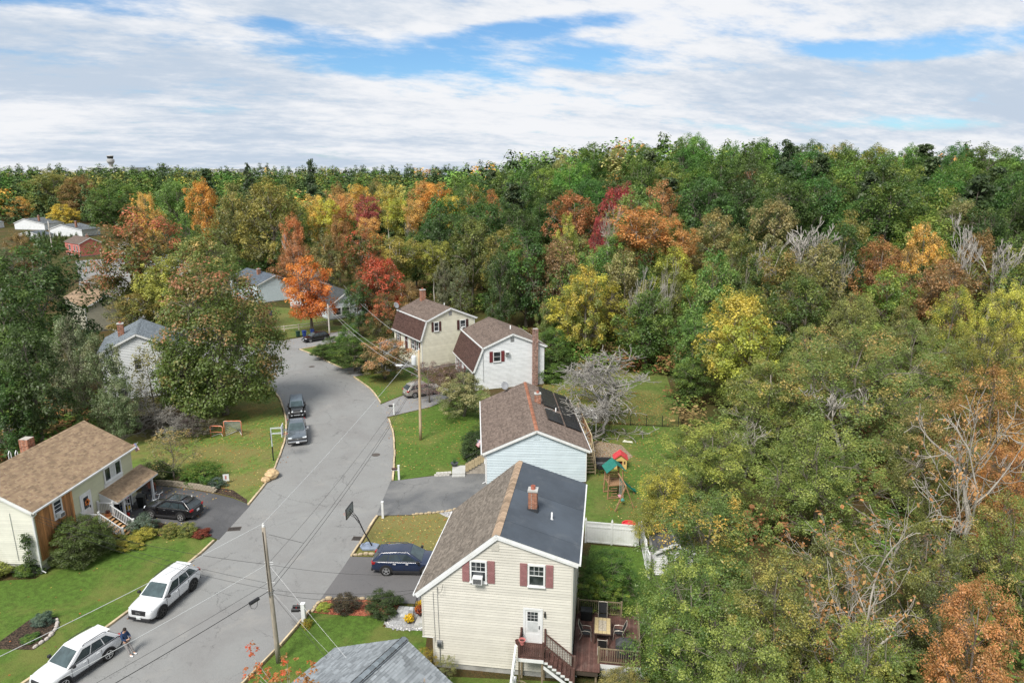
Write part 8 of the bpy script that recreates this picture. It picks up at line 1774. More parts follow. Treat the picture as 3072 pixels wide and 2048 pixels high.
t = empty('front_step', (-5.75, 38.75, 0), R(-8), 'concrete front step of the beige house', 'step'); MB().box(-0.35, -0.6, 0, 0.55, 0.9, 0.2).build('lower_step', CONC, t, bevel=0.01); MB().box(-0.05, -0.6, 0.2, 0.55, 0.9, 0.4).build('upper_step', CONC, t, bevel=0.01)
def mum(x, y, z, rad, col, col2, label, pot=True):
 p = empty('potted_mum', (x, y, z), 0, label, 'potted plant'); rs = np.random.RandomState(int(abs(x*100)))
 MB().lathe([(rad*0.4, 0), (rad*0.55, rad*0.55), (rad*0.6, rad*0.55)], (0, 0, 0), 12).build('pot', mat('pot_black', (0.03, 0.025, 0.02), 0.7), p)
 V, Fq, ix = leaf_cloud(rs, np.array([[0, 0, rad*0.95]]), np.array([rad]), 520, 0.045, (1, 1, 0.7)); c = inst('blooms', mesh_np('mum', V, Fq, LEAF, {'var': rs.rand(len(Fq)), 'clump': rs.rand(len(Fq)), 'hz': rs.rand(len(Fq))}), p); c.color = (*col, 1); c['second_tone'] = list(col2); c['turn'] = 0.5
mum(-6.54, 38.67, 0.03, 0.36, (0.75, 0.48, 0.02), (0.80, 0.60, 0.03), 'round yellow mum on the paver walk'); mum(-5.95, 39.75, 0.25, 0.36, (0.75, 0.48, 0.02), (0.80, 0.60, 0.03), 'yellow mum against the front wall of the beige house'); mum(-5.85, 38.95, 0.42, 0.40, (0.15, 0.02, 0.02), (0.45, 0.10, 0.02), 'dark red mum on the front step')
def pumpkin():
 o = empty('pumpkin', (-6.05, 39.25, 0.42), 0, 'orange pumpkin beside the dark red mum', 'pumpkin'); b = MB(); n = 16; rings = []
 for k in range(7): ph = math.pi*(k+0.3)/6.6; rings.append([b.pt((0.24*math.sin(ph)*(1+0.06*math.cos(8*a))*math.cos(a), 0.24*math.sin(ph)*(1+0.06*math.cos(8*a))*math.sin(a), 0.2-0.2*math.cos(ph))) for a in [2*math.pi*j/n for j in range(n)]])
 for k in range(6):
  for j in range(n): b.poly([rings[k][j], rings[k][(j+1) % n], rings[k+1][(j+1) % n], rings[k+1][j]])
 b.build('fruit', mat('pumpkin_orange', (0.60, 0.20, 0.02), 0.6), o, smooth=True); MB().tube([(0, 0, 0.38), (0.03, 0, 0.48)], 0.025, 6).build('stem', mat('stem', (0.15, 0.12, 0.05), 0.8), o)
pumpkin()
# ------------------------------------------------------------------ steps of the blue house
t = empty('entry_steps', (-4.45, 61.3, 0), R(3), 'concrete pad and wooden picket stairs at the front of the blue house', 'stairs')
MB().box(-1.25, -0.65, 0, 0.0, 1.1, 0.30).build('landing_pad', CONC, t, bevel=0.02); MB().box(-1.25, -0.95, 0, 0.0, -0.65, 0.14).build('step', CONC, t, bevel=0.02)
for k in range(6): MB().box(0.02 + k*0.25, -0.25, 0, 0.27 + k*0.25, 0.85, 0.30 + 0.16*(k+1)).build('step', mat('step_stone', (0.34, 0.30, 0.25), 0.9, 0.2), t)
MB().box(1.52, -0.3, 0, 2.1, 0.95, 1.26).build('top_landing', mat('step_stone', (0.34, 0.30, 0.25)), t)
me = MB().box(-0.085, -0.02, 0, 0.085, 0.02, 0.85).mesh('picket', PTWOOD)
for k in range(14): inst('picket', me, t, Matrix.Translation((0.1+k*0.14, -0.34, 0.32 + (k//2)*0.165)))
for yy in (-0.36, 0.92): MB().tube([(0.0, yy, 1.15), (1.5, yy, 2.05), (2.0, yy, 2.15)], 0.025, 6).build('hand_rail', BLACKM, t)
t = empty('planter', (-5.55, 62.2, 0.3), 0, 'dark round planter with green spikes beside the blue house steps', 'planter'); MB().lathe([(0.22, 0), (0.36, 0.30), (0.38, 0.34), (0.3, 0.34)], (0, 0, 0), 14).build('pot', mat('pot_grey', (0.06, 0.065, 0.07), 0.7), t)
b = MB(); rr_ = random.Random(6)
for k in range(46): a = rr_.uniform(0, 6.28); q = rr_.uniform(0.1, 0.4); b.face([(0.1*math.cos(a), 0.1*math.sin(a), 0.32), (0.1*math.cos(a+.3), 0.1*math.sin(a+.3), 0.32), (q*math.cos(a+.1), q*math.sin(a+.1), rr_.uniform(0.6, 1.1))])
b.build('spike', mat('spike_green', (0.05, 0.12, 0.04), 0.6), t)
# rear stairs, canopy and deck rail of the blue house
t = empty('rear_stairs', (7.0, 60.0, 0), R(3), 'new wooden stairs and landing at the back of the blue house', 'stairs')
for k in range(9): MB().box(0.0, 0.9 + k*0.28, 0.18 + k*0.2, 0.95, 1.18 + k*0.28, 0.22 + k*0.2).build('step', PTWOOD, t)
for x in (0.0, 0.95): MB().bar((x, 0.8, 0.08), (x, 3.5, 2.0), 0.05, 0.24).build('stringer', PTWOOD, t); MB().bar((x, 0.85, 1.05), (x, 3.4, 2.95), 0.05, 0.09).build('hand_rail', PTWOOD, t); MB().box(x-0.05, 0.8, 0, x+0.05, 0.9, 1.1).build('post', PTWOOD, t)
MB().box(-0.6, 3.4, 1.92, 1.0, 13.0, 2.0).build('landing', PTWOOD, t)
for k in range(8): MB().box(0.9, 3.4+k*1.36, 0, 1.0, 3.5+k*1.36, 2.95).build('post', PTWOOD, t)
MB().box(0.9, 3.4, 2.9, 1.0, 13.0, 2.98).build('top_rail', PTWOOD, t)
me = MB().box(-0.02, -0.02, 0, 0.02, 0.02, 0.9).mesh('baluster', mat('baluster_rust', (0.26, 0.12, 0.06), 0.8))
for k in range(68): inst('baluster', me, t, Matrix.Translation((0.95, 3.5+k*0.14, 2.0)))
t = empty('canopy', (7.95, 71.2, -0.55), R(3), 'flat white canopy behind the blue house roof', 'canopy')
for x in (-0.9, 1.0):
 for y in (-1.2, 1.2): MB().box(x-0.04, y-0.04, 0, x+0.04, y+0.04, 3.0).build('post', WHITE, t)
MB().extrude_xz([(-1.1, 3.1), (1.2, 2.85), (1.2, 2.92), (-1.1, 3.2)], -1.4, 1.4).build('awning_cloth', mat('awning_white', (0.78, 0.77, 0.74), 0.8), t, fixn=True)
# ------------------------------------------------------------------ play set, playhouse, garden seat
PW = mat('play_wood', (0.30, 0.175, 0.095), 0.8, 0.2, 3.0); TARP = mat('play_green', (0.015, 0.16, 0.125), 0.6, 0.12)
t = empty('play_set', (9.0, 56.6, 0), R(8), 'wooden play set with green roof, ladder and swing', 'play set')
for x in (-0.6, 0.6):
 for y in (-0.6, 0.6): MB().bar((x*1.15, y*1.15, 0), (x, y, 2.6), 0.09).build('post', PW, t)
for z in (0.05, 1.25): MB().box(-0.75, -0.72, z, 0.75, -0.64, z+0.10).build('beam', PW, t); MB().box(-0.75, 0.64, z, 0.75, 0.72, z+0.10).build('beam', PW, t)
for k in range(8): MB().box(-0.62+k*0.157, -0.64, 1.30, -0.48+k*0.157, 0.64, 1.34).build('floor_board', PW, t)
for k in range(5): MB().box(-0.45, -0.75, 0.25+k*0.25, 0.1, -0.70, 0.30+k*0.25).build('rung', PW, t)
for k in range(4): MB().box(-0.6, 0.60, 1.42+k*0.16, 0.6, 0.64, 1.53+k*0.16).build('rail_board', PW, t)
b = MB(); b.face([(-0.9, -0.85, 2.55), (-0.9, 0.85, 2.55), (0, 0.85, 3.25), (0, -0.85, 3.25)]); b.face([(0.9, -0.85, 2.55), (0.9, 0.85, 2.55), (0, 0.85, 3.25), (0, -0.85, 3.25)]); b.face([(-0.9, -0.85, 2.52), (-0.9, 0.85, 2.52), (0, 0.85, 3.22), (0, -0.85, 3.22)]); b.build('roof', TARP, t)
MB().bar((0.2, -0.6, 2.35), (0.2, -2.9, 2.2), 0.10).build('swing_beam', PW, t); MB().bar((0.2, -2.85, 2.2), (-0.7, -3.0, 0), 0.09).build('swing_leg', PW, t); MB().bar((0.2, -2.85, 2.2), (1.0, -2.9, 0), 0.09).build('swing_leg', PW, t)
for dx, dy, c in ((0.0, -1.3, (0.55, 0.25, 0.30)), (0.0, -2.0, (0.05, 0.25, 0.22))):
 sw = MB().box(0.05+dx, dy-0.22, 0.5, 0.35+dx, dy+0.22, 0.60).build('swing', mat('swing_%.2f' % c[0], c, 0.6), t, bevel=0.03)
 for q in (-0.2, 0.2): MB().tube([(0.2, dy+q, 0.6), (0.2, dy+q, 2.25)], 0.012, 4).build('rope', NET, sw)
b = MB(); pr = [(0.62, 1.30), (0.9, 1.22), (1.4, 0.72), (1.8, 0.35), (2.1, 0.22)]
for (x0, z0), (x1, z1) in zip(pr, pr[1:]):
 b.face([(x0, -0.22, z0), (x1, -0.22, z1), (x1, 0.22, z1), (x0, 0.22, z0)])
 for s in (-0.22, 0.22): b.face([(x0, s, z0), (x1, s, z1), (x1, s*1.1, z1+0.14), (x0, s*1.1, z0+0.14)]); b.face([(x0, s*1.1, z0+0.14), (x1, s*1.1, z1+0.14), (x1, s*1.3, z1+0.13), (x0, s*1.3, z0+0.13)])
b.build('slide', TARP, t); MB().bar((1.9, 0, 0.25), (1.9, 0, 0), 0.1).build('slide_leg', PW, t)
t = empty('playhouse', (10.5, 62.6, 0), R(-5), 'yellow plastic playhouse with red roof', 'playhouse'); YEL = mat('play_yellow', (0.62, 0.42, 0.16), 0.5, 0.08)
for x0, x1, z0, z1 in ((-0.6, -0.30, 0, 1.1), (0.18, 0.6, 0, 1.1), (-0.30, 0.18, 0.85, 1.1)): MB().box(x0, -0.50, z0, x1, -0.45, z1).build('wall', YEL, t)
MB().box(-0.6, 0.45, 0, 0.6, 0.5, 1.1).build('wall', YEL, t); MB().box(-0.6, -0.45, 0, -0.55, 0.45, 1.1).build('wall', YEL, t); MB().box(0.55, -0.45, 0, 0.6, 0.45, 1.1).build('wall', YEL, t)
MB().extrude_xz([(-0.72, 1.05), (0, 1.62), (0.72, 1.05), (0.66, 1.0), (0, 1.5), (-0.66, 1.0)], -0.62, 0.62).build('roof', mat('play_red', (0.58, 0.06, 0.07), 0.5), t, fixn=True); MB().extrude_xz([(-0.55, 1.08), (0, 1.48), (0.55, 1.08)], -0.49, -0.46).build('gable', YEL, t, fixn=True)
for x in (-0.47, 0.40): MB().box(x-0.08, -0.51, 0.55, x+0.08, -0.502, 0.85).build('window_opening', mat('play_hole', (0.08, 0.05, 0.03), 0.9), t)
dr = MB(Matrix.Translation((0.18, -0.5, 0)) @ Matrix.Rotation(R(-70), 4, 'Z')).box(-0.42, -0.015, 0.02, 0.0, 0.015, 0.62).build('half_door', mat('play_maroon', (0.30, 0.05, 0.05), 0.5), t)
t = empty('garden_sofa', (8.9, 62.5, 0), R(0), 'dark outdoor sofa beside the playhouse', 'sofa'); MB().box(-0.75, -0.35, 0.05, 0.75, 0.35, 0.42).build('seat', mat('sofa_dark', (0.03, 0.03, 0.032), 0.8), t, bevel=0.04); MB().box(-0.75, 0.22, 0.42, 0.75, 0.40, 0.95).build('backrest', mat('sofa_dark', (0.03, 0.03, 0.032)), t, bevel=0.04)
for s in (-0.82, 0.82): MB().box(s-0.08, -0.35, 0.05, s+0.08, 0.38, 0.65).build('arm_rest', mat('sofa_dark', (0.03, 0.03, 0.032)), t, bevel=0.03)
for s in (-0.37, 0.37): MB().box(s-0.36, -0.33, 0.42, s+0.36, 0.2, 0.52).build('cushion', mat('sofa_cushion', (0.09, 0.09, 0.095), 0.9), t, bevel=0.04)
t = empty('barbecue', (8.45, 60.9, 0), R(10), 'black barbecue in front of the dark outdoor sofa', 'grill'); MB().box(-0.3, -0.22, 0.55, 0.3, 0.22, 0.85).build('fire_box', BLACKM, t, bevel=0.04); MB().extrude_xz([(-0.3, 0.85), (0.3, 0.85), (0.22, 1.05), (-0.22, 1.05)], -0.22, 0.22).build('hood', BLACKM, t, bevel=0.05, fixn=True); MB().box(0.32, -0.2, 0.8, 0.62, 0.2, 0.84).build('side_shelf', GREYM, t)
for x in (-0.26, 0.26):
 for y in (-0.18, 0.18): MB().box(x-0.02, y-0.02, 0, x+0.02, y+0.02, 0.55).build('leg', BLACKM, t)
t = empty('lawn_sheet', (12.3, 69.1, 0.02), R(-25), 'small pale cloth lying on the back lawn', 'cloth'); b = MB(); b.face([(-0.5, -0.28, 0.0), (0.1, -0.3, 0.05), (0.6, -0.12, 0.01), (0.45, 0.2, 0.05), (-0.1, 0.22, 0.02), (-0.45, 0.3, 0.04)]); b.build('cloth', mat('cloth_pale', (0.62, 0.62, 0.50), 0.9), t)
tag(MB().lathe([(0.55, 0), (0.58, 0.18), (0.5, 0.16), (0.5, 0.05), (0, 0.05)], (9.5, 51.2, 0), 18, False).build('sand_tub', mat('tub_red', (0.60, 0.05, 0.06), 0.5)), 'red plastic tub behind the white vinyl fence', 'tub')
# black mesh fence across the back yard
t = empty('mesh_fence', (9.9, 74.3, 0), 0, 'thin black mesh fence across the back lawn', 'fence')
for k in range(6): MB().box(k*1.75-0.03, -0.03-k*0.2, 0, k*1.75+0.03, 0.03-k*0.2, 1.35).build('post', BLACKM, t)
b = MB()
for k in range(9): b.tube([(0, 0, 0.1+k*0.14), (8.75, -1.0, 0.1+k*0.14)], 0.006, 3, False)
for k in range(60): b.tube([(k*0.148, -k*0.0169, 0.05), (k*0.148, -k*0.0169, 1.3)], 0.005, 3, False)
o = b.build('mesh_wire', BLACKM, t); o['kind'] = 'stuff'
# split rail fence and leaf covered yard at the bend
t = empty('rail_fence', (-43.0, 119.6, 0), math.atan2(5.6, 9.4), 'pale two rail fence beside the orange maple', 'fence')
for k in range(5): MB().box(k*2.6-0.08, -0.08, 0, k*2.6+0.08, 0.08, 1.15).build('post', mat('rail_pale', (0.55, 0.50, 0.42), 0.8, 0.15), t)
for z in (0.5, 0.95): MB().box(-0.2, -0.05, z, 10.6, 0.05, z+0.13).build('rail', mat('rail_pale', (0.55, 0.5, 0.42)), t)
t = empty('guard_rail', (-109, 183, 0), math.atan2(9, 15), 'low pale roadside rail far up the street', 'guard rail')
for k in range(5): MB().box(k*2.5-0.1, -0.1, 0, k*2.5+0.1, 0.1, 0.9).build('post', WHITE, t)
MB().box(0, -0.06, 0.55, 10, 0.06, 0.85).build('rail', WHITE, t)
t = empty('board_fence', (-43.2, 72.5, 0), R(3), 'dark weathered board fence under the large maple', 'fence')
for k in range(44): MB().box(k*0.19, -0.012, 0.05, k*0.19+0.17, 0.012, 1.65 + 0.05*math.sin(k*1.7)).build('board', mat('fence_dark', (0.055, 0.045, 0.038), 0.9, 0.3), t)
for z in (0.4, 1.3): MB().box(0, 0.014, z, 8.4, 0.06, z+0.09).build('rail', mat('fence_dark', (0.055, 0.045, 0.038)), t)
t = empty('gazebo_roof', (-18.6, 104.0, 0), R(-33), 'small grey shed roof left of the cream house', 'shed'); MB().box(-1.5, -1.2, 0, 1.5, 1.2, 2.1).build('wall', mat('shed_grey', (0.24, 0.24, 0.24), 0.8), t); MB().extrude_xz([(-1.8, 2.05), (0, 2.9), (1.8, 2.05)], -1.4, 1.4).build('roof', mat('shed_roof_grey', (0.20, 0.20, 0.20), 0.9), t, fixn=True); t.name = 'garden_shed'
# airport control tower and long roofs on the skyline
t = empty('control_tower', (-566, 1010, terr(-566, 1010)), 0, 'airport control tower standing above the far trees', 'tower')
MB().lathe([(2.6, 0), (2.4, 22), (3, 24), (5.0, 27), (5.0, 30), (3.4, 31)], (0, 0, 0), 16).build('tower_shaft', mat('tower_concrete', (0.42, 0.42, 0.42), 0.8), t); MB().lathe([(3.4, 31), (4.2, 34.5)], (0, 0, 0), 12, False).build('cab_glass', GLASS, t); MB().lathe([(4.5, 34.5), (4.5, 35.3), (1.5, 36)], (0, 0, 0), 12).build('roof', mat('tower_concrete', (0.42, 0.42, 0.42)), t)
for x, y, w, h, lab in ((-395, 700, 42, 11.5, 'long white hangar roof on the skyline left of centre'), (-292, 720, 34, 10, 'white flat roofed building on the skyline at the edge of the hill')):
 t = empty('hangar', (x, y, terr(x, y)), 0, lab, 'building'); MB().box(-w/2, 0, 0, w/2, 30, h+6).build('wall', mat('hangar_white', (0.60, 0.62, 0.63), 0.6), t); MB().box(-w/2-0.5, -0.5, h+6, w/2+0.5, 30.5, h+6.8).build('roof', mat('hangar_roof', (0.66, 0.68, 0.70), 0.5), t)
 for k in range(5): MB().box(-w/2+2+k*w/5.2, -0.12, h-2, -w/2+2+k*w/5.2+4.2, 0.05, h+3).build('window', GLASS, t)
# ------------------------------------------------------------------ shrubs, hedge, garden plants
def shrub(x, y, H, rad, key, colour, label, name='shrub', group=None, cat='shrub', z=0.0, seed=None):
 return tree(x, y, H, rad, key, colour, name, label, group, r=random.Random(seed or int(abs(x*91+y*17))), cat=cat, z=z)
LEAFCOL.update({'rhodo': ((.085,.135,.032),(.14,.19,.045),.35), 'yew': ((.05,.085,.025),(.08,.12,.035),.35), 'bronze': ((.07,.065,.035),(.11,.09,.045),.4), 'hosta': ((.18,.22,.05),(.32,.32,.08),.4), 'bluegreen': ((.10,.15,.10),(.16,.21,.14),.4), 'hedge': ((.075,.125,.022),(.11,.16,.03),.4), 'redbush': ((.20,.045,.03),(.28,.07,.04),.5), 'lime': ((.24,.30,.05),(.40,.42,.08),.5), 'mumyellow': ((.5,.36,.03),(.3,.26,.04),.5), 'heath': ((.14,.12,.10),(.20,.17,.14),.4)})
shrub(-31.9, 46.2, 3.3, 2.05, 'M1', 'rhodo', 'big rounded rhododendron in front of the cedar planks', 'rhododendron', z=-0.1)
shrub(-29.6, 50.2, 1.35, 1.0, 'S2', 'bluegreen', 'blue green shrub beside the new porch steps', 'shrub'); shrub(-28.9, 49.3, 0.85, 0.9, 'S2', 'lime', 'lime coloured plants at the foot of the porch steps')
shrub(-30.3, 48.2, 0.7, 1.0, 'S1', 'olivegreen', 'low grassy plants left of the porch steps'); shrub(-29.2, 47.9, 0.6, 0.9, 'S2', 'lime', 'low pale plants in front of the porch'); shrub(-31.8, 48.4, 0.8, 0.7, 'S2', 'green', 'green plant between rhododendron and porch')
shrub(-27.1, 49.75, 0.85, 0.78, 'S1', 'hosta', 'yellow edged hosta at the driveway, left of two', 'hosta'); shrub(-25.75, 49.75, 0.85, 0.75, 'S1', 'hosta', 'yellow edged hosta at the driveway, right of two', 'hosta'); shrub(-24.6, 49.6, 0.45, 0.7, 'S2', 'redbush', 'low red brown plants at the end of the driveway bed')
shrub(-34.6, 44.3, 0.9, 0.9, 'S2', 'green', 'vine growth at the corner of the sage house'); shrub(-37.3, 43.9, 1.0, 1.5, 'S2', 'olivegreen', 'green plants along the cream gable wall'); shrub(-40.0, 43.8, 1.1, 1.4, 'S1', 'olivegreen', 'plants at the left end of the cream gable wall')
t = empty('climbing_vine', (-33.95, 44.05, 0), 0, 'green vine climbing the corner of the cream gable wall', 'vine'); rs = np.random.RandomState(3); C = np.c_[rs.uniform(-0.5, 0.1, 60), rs.uniform(-0.22, -0.06, 60), rs.uniform(0.2, 3.3, 60)]; V, Fq, ix = leaf_cloud(rs, C, np.full(60, 0.24), 26, 0.06); c = inst('foliage', mesh_np('vine_leaves', V, Fq, LEAF, {'var': rs.rand(len(Fq)), 'clump': rs.rand(60)[ix], 'hz': rs.rand(len(Fq))}), t); c.color = (.05, .095, .022, 1); c['second_tone'] = [.09, .13, .03]; c['turn'] = 0.35; MB().tube([(0, -0.1, 0), (-0.2, -0.1, 1.5), (-0.1, -0.1, 3.2)], 0.02, 5).build('stem', BARKD, t)
tree(-31.51, 59.75, 5.0, 2.4, 'A1', 'greyolive', 'young_tree', 'small sparse tree on the striped lawn above the retaining wall', r=random.Random(5))
shrub(-28.5, 59.4, 1.7, 1.55, 'S1', 'green', 'rounded green shrub left of the small white sign'); shrub(-27.0, 58.3, 0.8, 0.8, 'S2', 'bluegreen', 'pale leafy plants at the end of the retaining wall'); shrub(-33.2, 60.0, 1.6, 1.6, 'S1', 'yew', 'dark shrub beside the awning of the sage house'); shrub(-30.4, 59.2, 0.6, 0.8, 'S2', 'bronze', 'low dark plants on the retaining wall')
shrub(-10.9, 40.1, 1.05, 0.85, 'S1', 'bronze', 'bronze shrub at the left of the red mulch bed'); shrub(-8.5, 40.0, 1.05, 1.15, 'S1', 'yew', 'dark green shrub at the right of the red mulch bed'); shrub(-12.4, 40.2, 0.25, 0.5, 'S2', 'lime', 'low green tuft in the red mulch bed')
shrub(-12.95, 38.3, 0.5, 0.3, 'S2', 'mumyellow', 'small yellow flowers at the foot of the double mailbox', 'flowers', cat='flowers'); shrub(-5.0, 34.2, 1.5, 0.7, 'A1', 'mumyellow', 'thin yellow flowering shrub at the near corner of the beige house'); shrub(-5.7, 33.4, 1.2, 1.1, 'A1', 'greyolive', 'straggly bush beside the grey garage roof')
shrub(-3.7, 33.6, 1.5, 0.6, 'BU' if False else 'A1', 'greyolive', 'thin twiggy shrub below the electric meter')
shrub(-3.6, 65.0, 1.9, 1.5, 'S1', 'yew', 'dark shrub at the front corner of the blue house'); shrub(-3.9, 67.6, 1.6, 1.2, 'S1', 'yew', 'dark shrub under the eave of the blue house'); shrub(-3.4, 70.5, 1.5, 1.2, 'S1', 'green', 'green shrub along the front of the blue house')
shrub(-5.9, 86.9, 3.0, 0.9, 'H1', 'yew', 'dark columnar evergreen at the corner of the white gambrel house', 'evergreen'); shrub(-8.6, 93.2, 1.9, 2.0, 'A1', 'plum', 'reddish twiggy shrub before the cream house', 'shrub'); shrub(-7.0, 92.0, 1.6, 1.6, 'A1', 'plum', 'pinkish bush between the two gambrel houses'); shrub(-6.3, 89.8, 0.9, 1.2, 'S2', 'plum', 'low purple bush beside the silver SUV')
shrub(-20.4, 94.9, 0.9, 1.0, 'S2', 'lime', 'lime shrub at the mouth of the second driveway'); shrub(-42.3, 116.6, 1.4, 2.2, 'S2', 'green', 'green shrubs at the far kerb left of the bins'); shrub(-45.5, 113.5, 1.5, 2.4, 'S1', 'green', 'green roadside shrub at the far bend'); shrub(-28.9, 108.9, 2.0, 1.5, 'S1', 'dkgreen', 'dark round shrub in front of the black car')
shrub(1.9, 90.2, 2.6, 0.5, 'S2', 'dkgreen', 'ivy at the foot of the tall brick chimney', 'ivy'); shrub(5.2, 91.6, 2.2, 2.2, 'S1', 'green', 'green bush right of the brick chimney'); shrub(6.5, 95.5, 3.2, 2.6, 'S1', 'dkgreen', 'dark bush behind the white gambrel house')
tree(6.55, 41.0, 3.6, 2.35, 'N2', 'green', 'apple_tree', 'leafy green tree in the narrow yard behind the deck', r=random.Random(8)); tree(5.9, 39.7, 2.6, 1.7, 'N3', 'green2', 'large_shrub', 'bushy shrub against the far deck railing', r=random.Random(9), cat='shrub')
tree(5.75, 31.2, 2.5, 1.55, 'N2', 'greyolive', 'young_tree', 'pale leafed sapling in front of the deck lattice', r=random.Random(10)); tree(7.4, 30.2, 2.2, 1.5, 'N3', 'green2', 'young_tree', 'green sapling at the bottom edge right of the deck', r=random.Random(11)); tree(4.0, 30.6, 1.9, 0.9, 'BF1', 'none', 'bare_tree', 'bare white twigs at the foot of the side stairs', r=random.Random(12))
shrub(8.1, 33.9, 1.6, 0.8, 'S1', 'olivegreen', 'leafy branch growing over the deck railing'); shrub(-45.0, 47.0, 2.6, 2.2, 'S1', 'dkgreen', 'dark shrub at the left edge beside the cream gable')
tree(-37.4, 70.8, 3.6, 2.4, 'BU', None, 'bare_tree', 'dark leafless brush at the edge of the striped lawn', r=random.Random(13)); tree(-40.3, 72.8, 4.2, 2.6, 'BU', None, 'bare_tree', 'leafless brush in front of the white two-storey house', r=random.Random(14)); tree(-34.4, 70.2, 2.4, 1.8, 'A1', 'heath', 'large_shrub', 'grey twiggy shrub left of the goals', r=random.Random(15), cat='shrub')
for k, (x, y) in enumerate(((-33.2, 71.3), (-36.0, 71.6), (-38.6, 71.2))): shrub(x, y, 1.7, 1.5, 'A1', 'heath', ('grey heath bush nearest the goals', 'grey heath bush in the middle of the lawn edge', 'grey heath bush furthest left at the lawn edge')[k], 'heath_bush')
# clipped evergreen hedge far up the street
for k in range(13):
 f = k/12; x, y = -183 + 33*f, 262 - 15*f
 shrub(x, y, 6.0 + 0.7*math.sin(k*2.1), 1.8, 'H1', 'hedge', ('leftmost column of the distant evergreen hedge' if k == 0 else 'rightmost column of the distant evergreen hedge' if k == 12 else 'column %s from the left in the distant evergreen hedge' % ('second', 'third', 'fourth', 'fifth', 'sixth', 'seventh', 'eighth', 'ninth', 'tenth', 'eleventh', 'twelfth')[k-1]), 'hedge_evergreen', 'clipped evergreen hedge', z=terr(x, y))
# stone ringed flower bed at the left edge
t = stones('flower_bed_stones', [(-28.9, 36.2), (-28.6, 37.2), (-28.8, 38.3), (-29.4, 39.2)], 0.40, mat('bed_stone', (0.40, 0.36, 0.33), 0.9, 0.3, 4.0), 'ring of pale stones around the flower bed at the left edge', 'edging', 31)
shrub(-29.9, 38.6, 0.7, 0.6, 'S2', 'bluegreen', 'dark blue green tuft in the stone ringed bed'); shrub(-29.6, 37.0, 0.3, 0.5, 'S2', 'green', 'low leafy plant in the stone ringed bed')
sheet('flower_bed', [(-28.8, 36.1), (-28.5, 37.2), (-28.7, 38.4), (-29.4, 39.3), (-31, 39.0), (-31.5, 36.2)], 0.02, MULCH_D, 'dark bed inside the pale stone ring at the left edge', 'flower bed')
# young maple whose red tips reach into the bottom of the picture
def sapling():
 t = empty('young_maple', (-9.9, 26.0, 0), 0, 'young maple with red and orange leaves in front of the grey garage', 'tree'); rs = np.random.RandomState(12); tr_ = MB(); C = []
 tr_.tube([(0, 0, 0), (0.05, 0, 2.5), (0, 0.05, 4.4)], [0.08, 0.06, 0.035], 6)
 tips = [(-1.65, 0.5, 7.35), (-1.45, 0.2, 6.85), (-1.2, 0.1, 6.35), (-0.55, 0.2, 6.2), (-0.05, 0.4, 7.05), (0.05, 0.3, 6.55), (0.6, 0.2, 6.35), (1.0, 0.4, 6.6), (0.95, 0.1, 6.1), (-0.9, -0.1, 5.9), (0.3, 0, 5.9), (-1.7, 0, 5.9), (-0.3, 0.1, 6.4), (-0.8, 0.3, 6.5), (0.55, 0.3, 6.0)]
 for p in tips:
  p = np.array(p); tr_.tube([(0.0, 0.0, 3.6 + 0.4*rs.rand()), tuple(p*0.5 + np.array([0, 0, 2.45])), tuple(p - np.array([0, 0, 0.15])), tuple(p)], [0.03, 0.02, 0.01, 0.005], 4, False)
  for _ in range(6): C.append(p + rs.normal(size=3)*np.array([0.15, 0.15, 0.16]))
 tr_.build('trunk', BARKP, t, smooth=True); C = np.array(C); V, Fq, ix = leaf_cloud(rs, C, np.full(len(C), 0.14), 11, 0.065); c = inst('crown', mesh_np('sapling_leaves', V, Fq, LEAF, {'var': rs.rand(len(Fq)), 'clump': rs.rand(len(C))[ix], 'hz': np.clip((V.reshape(-1, 4, 3)[:, 0, 2]-5.5)/2, 0, 1)}), t); c.color = (.46, .24, .07, 1); c['second_tone'] = [.55, .10, .04]; c['turn'] = 0.45
sapling()
tree(-3.6, 26.6, 5.6, 0.9, 'BF1', 'sparse', 'young_maple', 'few orange leaves of a sapling over the right slope of the grey garage', r=random.Random(21))
tree(0.9, 26.5, 3.6, 0.8, 'BF2', 'sparse', 'young_maple', 'orange leaf tips at the bottom edge below the side stairs', r=random.Random(22))
